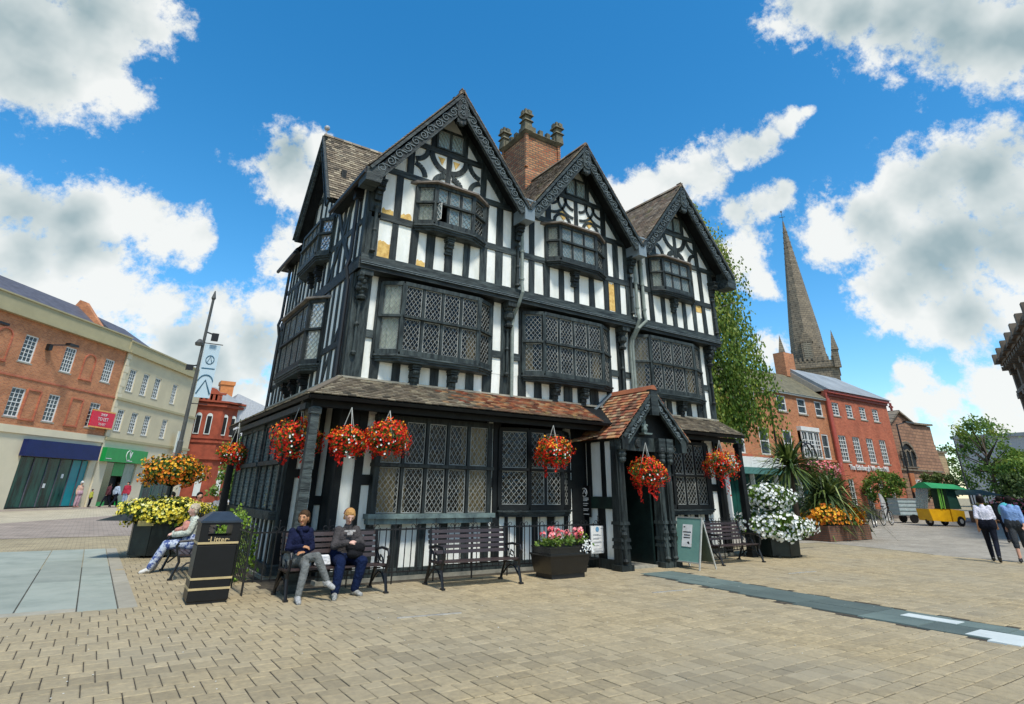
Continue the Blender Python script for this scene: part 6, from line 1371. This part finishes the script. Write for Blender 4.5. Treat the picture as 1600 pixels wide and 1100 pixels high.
m = MB(); m.lathe([(.14, 0), (.16, .1), (.05, .25)], (2.22, 25.7, 6.85), 8); m.build('camera_dome', LP, T)
m = MB(); m.beam((2.37, 25.8, 7.45), (2.68, 25.7, 7.35), .05, .05); m.box(2.6, 2.85, 25.6, 25.75, 7.1, 7.4); m.build('camera', IRON, T); m = MB(); m.beam((2.37, 25.8, 6.1), (2.1, 25.7, 6.0), .05, .05); m.box(1.95, 2.2, 25.6, 25.75, 5.85, 6.05); m.build('camera', IRON, T)
T = thing('lamp_post', 'slim dark lamp post with arm in front of the church gable', 'lamp post', (58.0, 24.4, 0)); m = MB(); m.tube([(58, 24.4, 0), (58, 24.4, 3), (58, 24.4, 7.6)], [.12, .08, .06], 6); m.build('column', IRON, T); m = MB(); m.tube([(58, 24.4, 7.5), (59.3, 24.2, 7.8)], .04, 5); m.box(59.2, 60.9, 24.1, 24.4, 7.78, 7.9); m.build('lantern', IRON, T)
m = MB(); m.box(57.5, 58.3, 24.1, 24.2, 2.0, 3.5); m.build('orange_sign', M('orange_sign', (.55, .20, .08), .7), T)
T = thing('lamp_post', 'slim black lamp post with hanging lantern, left of the airy tree', 'lamp post', (80.0, 28.1, 0)); m = MB(); m.tube([(80, 28.1, 0), (80, 28.1, 7.9)], [.11, .06], 6); m.build('column', IRON, T); m = MB(); m.beam((80, 28.1, 7.4), (80.8, 27.8, 7.4), .05, .05); m.lathe([(.05, .5), (.25, .3), (.18, 0)], (80.8, 27.8, 6.8), 8); m.build('lantern', IRON, T)
T = thing('litter_bin', 'small black and silver bin at the far left edge by the blue shop', 'litter bin', (-5.2, 57.3, 0)); m = MB(); m.box(-5.7, -4.8, 57, 57.8, 0, 1.35); m.build('body', BLK, T)
for z in (.15, .9, 1.25): m = MB(); m.box(-5.72, -4.78, 56.98, 57.82, z, z + .06); m.build('band', STEEL, T)
# bicycles
def bicycle(label, loc, rz, s=1.25):
    T = thing('bicycle', label, 'bicycle', loc, rz, 'bicycles parked by the far bench')
    for x in (0, 1.05):
        m = MB(); m.tube([(x + .33 * math.cos(R(a)), 0, .34 + .33 * math.sin(R(a))) for a in range(0, 361, 20)], .022, 5, cap=False); w = m.build('wheel', IRON, T, local=True)
        m = MB()
        for a in range(0, 180, 30): m.beam((x + .31 * math.cos(R(a)), 0, .34 + .31 * math.sin(R(a))), (x - .31 * math.cos(R(a)), 0, .34 - .31 * math.sin(R(a))), .005, .005, (0, 1, 0))
        m.tube([(x + .295 * math.cos(R(a)), 0, .34 + .295 * math.sin(R(a))) for a in range(0, 361, 20)], .012, 4, cap=False); m.build('rim', STEEL, w, local=True)
    m = MB()
    for p, q in (((0, .34), (.42, .32)), ((.42, .32), (.33, .82)), ((0, .34), (.35, .72)), ((.42, .32), (.88, .72)), ((.36, .72), (.86, .8)), ((.83, .95), (1.05, .34))): m.tube([(p[0], 0, p[1]), (q[0], 0, q[1])], .018, 5)
    m.build('frame', BLK, T, local=True)
    m = MB(); m.beam((.2, 0, .86), (.46, 0, .86), .12, .05, w2=.05); m.build('saddle', BLK, T, local=True)
    m = MB(); m.tube([(.95, -.28, 1.0), (.82, -.1, .98), (.82, .1, .98), (.95, .28, 1.0)], .014, 5); m.build('handlebar', BLK, T, local=True)
    T.scale = (s, s, s); return T
bk = bicycle('black bicycle parked nearest the wheels of the far bench', (37.2, 18.1, 0), .35)
dup(bk, (40.3, 19.0, 0), .1, 'black bicycle with its front wheel furthest right, by the brick shop'); dup(bk, (34.5, 17.6, 0), .9, 'bicycle leaning upright behind the far bench')
# pedicab, trailer and stall
T = thing('pedicab', 'yellow pedicab with green canopy parked in front of the church', 'pedicab', (44.3, 17.4, 0), -.42)
YP = M('yellow_panel', (.75, .40, .01), .4, (.62, .32, .01), 3); GC = M('green_canopy', (.02, .30, .09), .6, (.015, .22, .07), 2); GD = M('dark_green_vinyl', (.02, .07, .05), .5)
m = MB(); m.hexa([(-1.2, -.55, .3), (.2, -.6, .25), (.2, .6, .25), (-1.2, .55, .3), (-1.3, -.5, .95), (.2, -.6, .9), (.2, .6, .9), (-1.3, .5, .95)]); m.hexa([(.25, -.65, .25), (1.3, -.6, .35), (1.3, .6, .35), (.25, .65, .25), (.25, -.65, .95), (1.35, -.6, .85), (1.35, .6, .85), (.25, .65, .95)]); m.build('body', YP, T, local=True)
m = MB(); m.hexa([(.3, -.6, .95), (1.25, -.55, .95), (1.25, .55, .95), (.3, .6, .95), (.35, -.6, 2.1), (1.05, -.55, 2.1), (1.05, .55, 2.1), (.35, .6, 2.1)]); m.build('rear_cabin', GD, T, local=True)
m = MB(); m.hexa([(-1.0, -.85, 2.12), (1.9, -.85, 2.05), (1.9, .85, 2.05), (-1.0, .85, 2.12), (-.9, -.2, 2.45), (1.5, -.2, 2.35), (1.5, .2, 2.35), (-.9, .2, 2.45)]); m.build('canopy', GC, T, local=True)
m = MB(); m.hexa([(-1.35, -.45, .95), (-1.3, -.45, .95), (-1.3, .45, .95), (-1.35, .45, .95), (-.95, -.5, 2.1), (-.9, -.5, 2.1), (-.9, .5, 2.1), (-.95, .5, 2.1)]); m.build('windscreen', Mglass('screen_glass', (.3, .4, .38), .8, .6), T, local=True)
m = MB()
for x, z in ((-.4, .95), (-.1, .95)): m.beam((x, -.6, z), (x + .1, -.6, 2.1), .05, .05)
m.beam((-.3, -.62, 1.0), (-.25, -.62, 2.05), .12, .03); m.build('canopy_post', M('lime_paint', (.25, .6, .1), .5), T, local=True)
for x, y in ((-.95, 0), (.85, -.62), (.85, .62)): m = MB(); m.tube([(x, y - .06, .28), (x, y + .06, .28)], .28, 14); w = m.build('wheel', IRON, T, local=True); m = MB(); m.tube([(x, y - .075, .28), (x, y + .075, .28)], .13, 10); m.build('rim', STEEL, w, local=True)
m = MB(); m.box(.5, 1.1, -.35, .35, .95, 1.2); m.build('seat', IRON, T, local=True)
T.scale = (.92, .95, 1.02)
T = thing('utility_trailer', 'pale blue-grey box trailer left of the yellow pedicab', 'trailer', (46.9, 20.4, 0), -.5); TB = M('trailer_grey', (.48, .54, .54), .35, (.36, .42, .43), 3)
m = MB(); m.box(-.9, .9, -.5, .5, .45, 1.5); m.build('box', TB, T, local=True)
for z in (.5, .75, 1.0, 1.25, 1.46): m = MB(); m.box(-.93, .93, -.53, .53, z, z + .08); m.build('rib', STEEL if z > 1.4 else M('trailer_rib', (.4, .5, .5), .4), T, local=True)
for y in (-.52, .52): m = MB(); m.tube([(0, y - .07, .27), (0, y + .07, .27)], .27, 12); m.build('wheel', IRON, T, local=True)
T = thing('white_curved_sign', 'white curved board against the red painted shop by the trailer', 'board', (48.6, 22.6, 0)); m = MB(); m.prism([(0, 0), (.9, 0)] + [(.9 * math.cos(R(a)), 1.75 * math.sin(R(a)) + .1) for a in range(0, 95, 12)], lambda u, z, o: (48.2 + u, 22.6 + o, z), 0, .08); m.build('panel', M('pale_panel', (.6, .62, .62), .5), T)
T = thing('market_stall', 'green canopied flower stall behind the man in the white shirt', 'market stall', (53.5, 19.2, 0), -.4); T.scale = (.42, .7, .84)
m = MB(); m.hexa([(-1.5, -2, 2.15), (5, -2, 2.15), (5, 2, 2.15), (-1.5, 2, 2.15), (0, -.1, 2.6), (4, -.1, 2.6), (4, .1, 2.6), (0, .1, 2.6)]); m.build('canopy', M('black_green_canvas', (.03, .07, .05), .8), T, local=True)
for x in (-1.3, 1.7, 4.8): m = MB(); m.beam((x, -1.8, 0), (x, -1.8, 2.2), .08, .08); m.build('pole', IRON, T, local=True)
m = MB(); m.box(-1.2, 4.6, -1.7, -.8, .0, .9); m.build('counter', M('brown_crates', (.22, .14, .08), .8, (.1, .06, .04), 6, .4), T, local=True)
for i in range(4): m = MB(); m.box(-1.2, 1.4, -1.75 - .02, -1.7, .12 + i * .2, .22 + i * .2); m.build('crate_slat', M('straw_slat', (.42, .32, .18), .8), T, local=True)
b, l = MB(), MB(); mass(b, l, (1.5, -1.3, 1.1), 2.6, .4, 300, 900, .07, .16, -.1, 1, ry=.5)
b.build('blooms', YELL, T, kind='stuff', local=True); l.build('foliage', LF_GREEN, T, kind='stuff', local=True)
T = thing('street_planter', 'round planter of mixed flowers right of the stall', 'planter', (60, 18.5, 0)); m = MB(); m.lathe([(.8, 0), (1.0, .8)], (60, 18.5, 0), 10); m.build('tub', TUB, T); b, l = MB(), MB(); mass(b, l, (60, 18.5, 1.1), 1.4, .6, 250, 500, .08, .18); b.build('blooms', PINK, T, kind='stuff'); l.build('foliage', LF_DARK, T, kind='stuff')
# ------------------------------------------------------------------ people
SKIN = M('skin', (.55, .30, .20), .55, (.50, .26, .17), 8, .05, sss=.1); SKINT = M('tanned_skin', (.48, .24, .12), .55, (.42, .20, .10), 8, .05, sss=.1); SKINP = M('pale_skin', (.66, .42, .33), .55, (.60, .36, .28), 8, .05, sss=.1)
EYE = M('eye_dark', (.03, .02, .02), .3); LIP = M('lip', (.35, .10, .09), .5)
def cloth(name, col, col2=None, **k): return M(name, col, .9, col2 or tuple(c * .55 for c in col), k.pop('scale', 5), 1.0, spec=.15, bd=.03, detail=3, **k)
def caps(m, A, B, ra, rb, n=10):
    A = Vector(A); B = Vector(B); d = B - A; L = d.length
    if L < 1e-4: m.sphere(A, ra, 8); return
    d.normalize(); pts = []; rr = []
    for a in (80, 55, 28): pts.append(A - d * ra * math.sin(R(a))); rr.append(ra * math.cos(R(a)))
    pts.append(A); rr.append(ra); pts.append(B); rr.append(rb)
    for a in (28, 55, 80): pts.append(B + d * rb * math.sin(R(a))); rr.append(rb * math.cos(R(a)))
    m.tube(pts, rr, n)
def torso(m, J, g, hipw=.085, chw=.075, rw=.095, rc=.10, rh=.115):
    P, Cc, Nk = Vector(J['P']), Vector(J['C']), Vector(J['N']); sd = (Vector(J['SR']) - Vector(J['SL'])).normalized(); W_ = (P * .45 + Cc * .55)
    for s in (-1, 0, 1):
        caps(m, P + sd * s * hipw, W_ + sd * s * .06, rh + g, rw + g); caps(m, W_ + sd * s * .06, Cc + sd * s * chw, rw + g, rc + g)
    for s, k in ((-1, 'SL'), (1, 'SR')): caps(m, Cc + sd * s * .07, Vector(J[k]), .085 + g, .052 + g)
    caps(m, Cc + Vector((0, 0, .05)), Nk - Vector((0, 0, .03)), .085 + g, .05 + g)
def arms(m, J, g, ru=.046, re=.038, rw_=.027, upto=1):
    for k in 'LR':
        caps(m, J['S' + k], J['E' + k], ru + g, re + g); W_ = Vector(J['E' + k]).lerp(Vector(J['W' + k]), upto); caps(m, J['E' + k], W_, re + g, rw_ + g)
def legs(m, J, g, rt=.085, rk=.056, ra=.040, upto=1):
    for k in 'LR':
        caps(m, J['H' + k], J['K' + k], rt + g, rk + g); kk = Vector(J['K' + k]); aa = Vector(J['A' + k]); cf = kk.lerp(aa, .3)
        caps(m, kk, cf, rk + g, rk * .98 + g); caps(m, cf, kk.lerp(aa, upto), rk * .98 + g, (ra if upto > .9 else rk * .9) + g)
def hand(m, J, k, s=1):
    W_ = Vector(J['W' + k]); E_ = Vector(J['E' + k]); d = Vector(J.get('D' + k, W_ - E_)).normalized(); up = Vector(J.get('U' + k, (0, 0, 1))); sd = d.cross(up).normalized(); up = sd.cross(d).normalized(); curl = J.get('curl', .5)
    for i in (-1, 0, 1): caps(m, W_ + sd * i * .012, W_ + d * .075 + sd * i * .025, .017 * s, .014 * s, 6)
    for i, L in enumerate((.068, .078, .073, .058)):
        b = W_ + d * .08 + sd * (-.033 + i * .022); k1 = b + (d - up * curl * .5).normalized() * L * .5; k2 = k1 + (d * (1 - curl) - up * curl * 1.3).normalized() * L * .5
        caps(m, b, k1, .0098, .009, 6); caps(m, k1, k2, .009, .008, 6)
    sg = 1 if k == 'L' else -1; t0 = W_ + d * .025 + sd * sg * .028; t1 = t0 + (d + sd * sg * .8 - up * .3).normalized() * .04; caps(m, t0, t1, .013, .011, 6); caps(m, t1, t1 + (d - up * .4).normalized() * .032, .011, .009, 6)
def head(m, J, s=1):
    Hd = Vector(J['Hd']); f = Vector(J.get('face', (0, -1, 0))).normalized(); up = Vector(J.get('hup', (0, 0, 1))); sd = f.cross(up).normalized(); up = sd.cross(f).normalized()
    caps(m, Hd + up * .03 - f * .015, Hd + up * .02 + f * .012, .088 * s, .082 * s, 12); caps(m, Hd - up * .045 + f * .025, Hd - up * .075 + f * .045, .058 * s, .035 * s, 10); caps(m, Hd - up * .03, Hd + f * .03, .07, .068)
    caps(m, Hd + f * .092 + up * .012, Hd + f * .108 - up * .022, .008, .014, 6)
    for i in (-1, 1): caps(m, Hd + sd * i * .082 + up * .015, Hd + sd * i * .08 - up * .025, .014, .011, 6)
    caps(m, Vector(J['N']) - Vector((0, 0, .04)), Hd - up * .05 - f * .01, .055, .05, 8)
    return Hd, f, up, sd
def remesh(o, v, it=4):
    r = o.modifiers.new('remesh', 'REMESH'); r.mode = 'VOXEL'; r.voxel_size = v; r.use_smooth_shade = True
    s = o.modifiers.new('smooth', 'SMOOTH'); s.factor = .5; s.iterations = it
def person(label, loc, rz, J, skin=None, top=None, bottom=None, shoes=None, hair=None, v=.009, long_hair=0, hat=None, sc=1, sleeve=1, legs_to=.97, topg=.016, botg=.012, fem=0, cat='person', skirt=0, group=None):
    skin = skin or SKIN; m = MB(); torso(m, J, -.01); arms(m, J, 0); legs(m, J, 0); hd = head(m, J)
    for k in 'LR':
        hand(m, J, k); A = Vector(J['A' + k]); T_ = Vector(J['T' + k]); caps(m, A - Vector((0, 0, .02)), T_, .038, .028, 8)
    B_ = m.build('person', skin, None, local=True); B_.location = loc; B_.rotation_euler = (0, 0, rz); B_.scale = (sc,) * 3; remesh(B_, v, 2); tag(B_, label, cat, group)
    if top:
        m = MB(); torso(m, J, topg); arms(m, J, topg, upto=sleeve); P = Vector(J['P'])
        o = m.build('top', top, B_, local=True); remesh(o, max(v, .011), 5)
    if bottom:
        m = MB(); P = Vector(J['P']); sd = (Vector(J['SR']) - Vector(J['SL'])).normalized()
        for s in (-1, 0, 1): caps(m, P + sd * s * .085 + Vector((0, 0, .06)), P + sd * s * .09 - Vector((0, 0, .02)), .125 + botg, .13 + botg)
        legs(m, J, botg, upto=legs_to); o = m.build('shorts' if legs_to < .6 else 'trousers', bottom, B_, local=True); remesh(o, max(v, .011), 4)
    for k in 'LR':
        A = Vector(J['A' + k]); T_ = Vector(J['T' + k]); d = (T_ - A); d.normalize(); m = MB(); z0 = T_.z
        caps(m, A - Vector((0, 0, .03)) - d * .02, T_ + d * .0, .050, .040, 8); caps(m, A - Vector((0, 0, .005)), A - Vector((0, 0, .04)), .046, .05, 8); o = m.build('shoe', shoes or IRON, B_, local=True, smooth=True)
    Hd, f, up, sd = hd
    if hair:
        m = MB(); caps(m, Hd + up * .045 - f * .04, Hd + up * .055 - f * .008, .094, .088, 12); caps(m, Hd + up * .02 - f * .045, Hd - up * .03 - f * .04, .085, .065, 10)
        for i in (-1, 1): caps(m, Hd + sd * i * .062 + up * .03 - f * .02, Hd + sd * i * .078 - up * .045 - f * .03, .042, .028, 8); caps(m, Hd + up * .085 + f * .02 + sd * i * .03, Hd + up * .05 + f * .045 + sd * i * .065, .03, .022, 8)
        if long_hair: caps(m, Hd - f * .06 - up * .02, Hd - f * .075 - up * long_hair, .07, .04, 8)
        o = m.build('hair', hair, B_, local=True); remesh(o, max(v, .011), 3)
    if hat: m = MB(); caps(m, Hd + up * .07, Hd + up * .085, .1, .095, 12); m.beam(Hd + up * .06 + f * .05, Hd + up * .055 + f * .19, .17, .02, up); m.build('cap', hat, B_, local=True, smooth=True)
    if v < .012:
        for i in (-1, 1):
            m = MB(); m.sphere(Hd + f * .086 + sd * i * .032 + up * .018, .011, 6, sc=(1, .6, .7)); m.build('eye', EYE, B_, local=True)
            m = MB(); m.beam(Hd + f * .094 + sd * i * .018 + up * .038, Hd + f * .084 + sd * i * .050 + up * .038, .006, .008, up); m.build('eyebrow', hair or EYE, B_, local=True)
        m = MB(); m.beam(Hd + f * .086 - up * .052 - sd * .02, Hd + f * .086 - up * .052 + sd * .02, .006, .009, up); m.build('mouth', LIP, B_, local=True)
    return B_
def stand(**k):
    J = dict(P=(0, 0, .95), C=(0, 0, 1.27), N=(0, 0, 1.45), Hd=(0, -.02, 1.59), SL=(.155, 0, 1.39), SR=(-.155, 0, 1.39), EL=(.21, .03, 1.12), ER=(-.21, .03, 1.12), WL=(.22, -.06, .89), WR=(-.22, -.06, .89), HL=(.09, 0, .90), HR=(-.09, 0, .90), KL=(.10, -.02, .49), KR=(-.10, -.02, .49), AL=(.10, .02, .09), AR=(-.10, .02, .09), TL=(.12, -.13, .035), TR=(-.12, -.13, .035), UL=(0, -1, 0), UR=(0, -1, 0), curl=.35)
    J.update(k); return J
def walk(a=1): return stand(KL=(.09, -.20 * a, .52), AL=(.09, -.30 * a, .10), TL=(.09, -.44 * a, .05), KR=(-.09, .08 * a, .50), AR=(-.09, .34 * a, .16), TR=(-.09, .24 * a, .05), EL=(.20, .10 * a, 1.13), WL=(.21, .05 * a, .89), ER=(-.20, -.06 * a, 1.12), WR=(-.20, -.18 * a, .92))
# the two women on the near bench
J1 = dict(P=(0, 0, .56), C=(.01, -.03, .88), N=(.01, -.05, 1.06), Hd=(.0, -.09, 1.19), face=(-.55, -.8, -.05), SL=(.148, -.05, .985), SR=(-.145, -.04, .985), EL=(.20, -.12, .74), ER=(-.195, -.11, .74), WL=(.05, -.30, .70), WR=(-.03, -.30, .78), DL=(-1, -.1, -.05), DR=(.9, -.3, -.1), HL=(.09, -.03, .54), HR=(-.09, -.03, .54), KL=(.03, -.46, .50), KR=(.20, -.46, .64), AL=(-.06, -.58, .11), AR=(.36, -.60, .30), TL=(-.08, -.74, .04), TR=(.44, -.70, .21), UL=(0, -.3, 1), UR=(0, -.3, 1), curl=.5)
p1 = person('woman in navy jacket and grey leggings, sitting cross legged on the near bench', (3.12, 11.0, -.02), 0, J1, SKINT, cloth('navy_fleece', (.011, .015, .048)), cloth('grey_leggings', (.20, .21, .20)), cloth('white_trainer', (.62, .62, .60), scale=20), cloth('brown_hair', (.07, .04, .02)), .0085, long_hair=.07, topg=.014)
m = MB(); caps(m, (-.05, -.09, 1.03), (.07, -.09, 1.03), .05, .05); caps(m, (-.03, -.13, 1.0), (.03, -.15, .86), .03, .02); m.build('collar', cloth('navy_fleece', (.02, .02, .07)), p1, local=True, smooth=True)
J2 = dict(P=(0, .02, .56), C=(.0, -.04, .88), N=(.0, -.08, 1.07), Hd=(-.01, -.13, 1.21), face=(-.12, -.88, -.42), hup=(0, -.4, .9), SL=(.158, -.06, .985), SR=(-.158, -.06, .985), EL=(.25, -.16, .76), ER=(-.24, -.16, .76), WL=(.10, -.32, .82), WR=(-.08, -.33, .81), DL=(-.8, -.4, .1), DR=(.8, -.4, .1), HL=(.10, -.03, .54), HR=(-.10, -.03, .54), KL=(.19, -.46, .53), KR=(-.20, -.48, .53), AL=(.13, -.36, .11), AR=(-.26, -.52, .11), TL=(.2, -.48, .04), TR=(-.31, -.68, .04), UL=(0, -.3, 1), UR=(0, -.3, 1), curl=.6)
p2 = person('woman in dark grey sweatshirt and navy trousers looking down at her black bag', (3.93, 11.02, -.02), 0, J2, SKINP, cloth('charcoal_sweatshirt', (.075, .068, .068), (.05, .045, .045)), cloth('navy_trousers', (.008, .018, .062)), cloth('grey_trainer', (.50, .50, .47), scale=20), cloth('fair_hair', (.50, .28, .10), (.38, .2, .07)), .0085, topg=.030, botg=.030)
m = MB(); m.beam((-.10, -.195, .985), (.10, -.195, .985), .004, .03, (0, 0, 1)); m.beam((-.05, -.205, .945), (.05, -.205, .945), .004, .05, (0, 0, 1)); m.build('chest_print', cloth('pale_print', (.5, .48, .46)), p2, local=True)
m = MB(); m.tube([(-.01 + .098 * math.cos(R(a)), -.085, 1.25 + .10 * math.sin(R(a))) for a in range(0, 181, 20)], .010, 5); m.build('hair_band', cloth('maroon_band', (.15, .05, .05)), p2, local=True)
m = MB(); caps(m, (-.02, -.33, .74), (.16, -.35, .72), .075, .085); caps(m, (.0, -.36, .64), (.14, -.37, .63), .07, .07); o = m.build('handbag', cloth('black_bag', (.012, .012, .014)), None, local=True); o.location = (3.93, 11.02, -.02); remesh(o, .012); tag(o, 'soft black bag held on the lap of the woman in grey', 'bag')
m = MB(); m.frus((0, 0), .14, .05, 0, .10, .03, .16); o = m.build('carrier_bag', cloth('white_plastic', (.7, .7, .68), (.6, .6, .6)), None, local=True, bev=.02); o.location = (3.52, 10.85, .45); tag(o, 'white carrier bag on the bench between the two women', 'bag')
# the old woman behind the bin (faces -x)
J3 = dict(P=(0, 0, .56), C=(.0, .02, .88), N=(.0, -.01, 1.06), Hd=(.02, -.06, 1.19), face=(.1, -1, -.1), SL=(.17, .0, 1.0), SR=(-.17, .0, 1.0), EL=(.23, -.10, .76), ER=(-.23, -.10, .76), WL=(.06, -.34, .72), WR=(-.05, -.34, .74), DL=(-.7, -.7, 0), DR=(.7, -.7, 0), HL=(.09, -.03, .54), HR=(-.09, -.03, .54), KL=(.10, -.46, .53), KR=(-.10, -.44, .53), AL=(.08, -.66, .12), AR=(-.10, -.58, .12), TL=(.08, -.80, .04), TR=(-.10, -.72, .04), UL=(0, 0, 1), UR=(0, 0, 1), curl=.5)
p3 = person('old woman in pale top and blue patterned trousers on the bench behind the bin', (2.02, 15.3, -.02), R(-90), J3, SKINP, cloth('pale_green_top', (.62, .66, .56)), M('patterned_trousers', (.45, .50, .58), .9, (.04, .07, .22), 14, .3, lo=.45, hi=.55), cloth('white_slipper', (.65, .64, .6)), cloth('ash_hair', (.55, .48, .36), (.4, .34, .25)), .012, long_hair=.05, topg=.03, botg=.03)
m = MB(); caps(m, (-.15, -.1, .9), (.16, -.14, .84), .10, .09); caps(m, (.1, -.15, .84), (.0, -.3, .8), .07, .05); o = m.build('scarf', cloth('pink_shawl', (.62, .28, .22)), p3, local=True); remesh(o, .012)
# walkers on the right
W1_ = walk(); W1_['Hd'] = (0, -.04, 1.58)
person('man in white shirt, black trousers and dark cap walking away on the right', (21.3, 7.25, 0), R(105), W1_, SKINT, cloth('white_shirt', (.72, .70, .76), (.62, .60, .68)), cloth('black_trousers', (.010, .012, .022)), IRON, cloth('dark_hair', (.015, .012, .01)), .016, hat=IRON, sleeve=.0, topg=.018, botg=.014)
W2_ = walk(-1); W2_['Hd'] = (-.02, -.06, 1.57)
person('man in pale blue shirt and dark shorts walking away at the right edge', (22.1, 6.85, 0), R(105), W2_, SKIN, cloth('pale_blue_shirt', (.24, .37, .62), (.18, .29, .52)), cloth('dark_shorts', (.05, .055, .06)), IRON, cloth('dark_hair', (.015, .012, .01)), .016, sleeve=.5, legs_to=.08, topg=.028, botg=.02)
person('person in black top facing us at the extreme right edge, beyond the blue shirt', (27.6, 7.6, 0), R(-75), stand(), SKIN, cloth('black_top', (.012, .012, .016)), cloth('black_trousers', (.01, .012, .02)), IRON, cloth('dark_hair', (.015, .012, .01)), .02, topg=.03)
person('person in dark clothes near the stall, just right of the white shirt', (30.5, 9.75, 0), R(100), walk(), SKIN, cloth('black_top', (.012, .012, .016)), cloth('black_trousers', (.01, .012, .02)), IRON, cloth('dark_hair', (.015, .012, .01)), .024, topg=.03)
m = MB(); m.sphere((0, 0, 0), .3, 10); o = m.build('balloon', M('teal_balloon', (.10, .50, .52), .3, spec=.6), None, local=True, smooth=True); o.location = (28.6, 8.95, 1.2); tag(o, 'round teal balloon beside the white shirt', 'balloon')
# people by the shops on the left
HB = cloth('dark_hair', (.015, .012, .01)); grp = 'shoppers by the blue and green shops'
person('woman in pink trousers, striped top and white hat in front of the blue shop', (-.75, 60.3, 0), R(40), stand(), SKIN, M('striped_top', (.6, .45, .3), .9, (.5, .25, .2), 12), cloth('pink_trousers', (.6, .38, .42)), cloth('tan_shoe', (.4, .2, .15)), cloth('white_hat', (.8, .8, .78)), .03, sc=1.1, topg=.03, botg=.04, hat=cloth('white_hat', (.8, .8, .8)), group=grp)
person('child in yellow top and black trousers beside the pink trousered woman', (.1, 60.5, 0), R(60), stand(), SKIN, cloth('yellow_top', (.55, .55, .08)), cloth('black_trousers', (.01, .012, .02)), IRON, HB, .03, sc=.78, topg=.03, group=grp)
person('person in pale blue shirt and black trousers in front of the green shop', (1.75, 60.0, 0), R(120), walk(), SKIN, cloth('light_shirt', (.48, .58, .72)), cloth('black_trousers', (.01, .012, .02)), IRON, HB, .03, sc=1.06, topg=.05, botg=.03, group=grp)
person('person in red top and pale blue shorts in front of the green shop', (2.45, 60.6, 0), R(-30), stand(), SKIN, cloth('red_top', (.45, .04, .07)), cloth('blue_jeans', (.35, .45, .6)), cloth('white_shoe', (.6, .6, .6)), HB, .03, sc=1.12, topg=.05, botg=.03, legs_to=.5, group=grp)
person('person in maroon top pulling a case, left of the pale blue shirt', (1.2, 60.5, 0), R(120), walk(-1), SKIN, cloth('maroon_top', (.12, .04, .05)), cloth('black_trousers', (.01, .012, .02)), IRON, HB, .03, sc=1.06, topg=.04, group=grp)
# people sitting behind the yellow planter
for i, (x, y, cc, lb) in enumerate(((3.1, 24.0, (.55, .22, .12), 'seated person in orange top glimpsed behind the yellow planter'), (3.9, 24.3, (.5, .5, .52), 'seated person in white and black behind the yellow planter'), (2.3, 23.8, (.04, .15, .08), 'seated person in green top left of the planter post'), (4.6, 24.2, (.12, .05, .12), 'seated person in plum top behind the old woman'))):
    person(lb, (x, y, .0), R(40 - i * 30), dict(J1), SKIN, cloth('seated_top_%d' % i, cc), cloth('black_trousers', (.01, .012, .02)), IRON, HB, .025, sc=1.12, topg=.04)
for x, y in ((1.9, 24.2), (3.4, 24.45)):
    pass
b5 = dup(B1, (2.0, 24.2, 0), -.05, 'far bench of seated people behind the yellow planter'); b5.scale = (1.7, 1.1, 1.1)
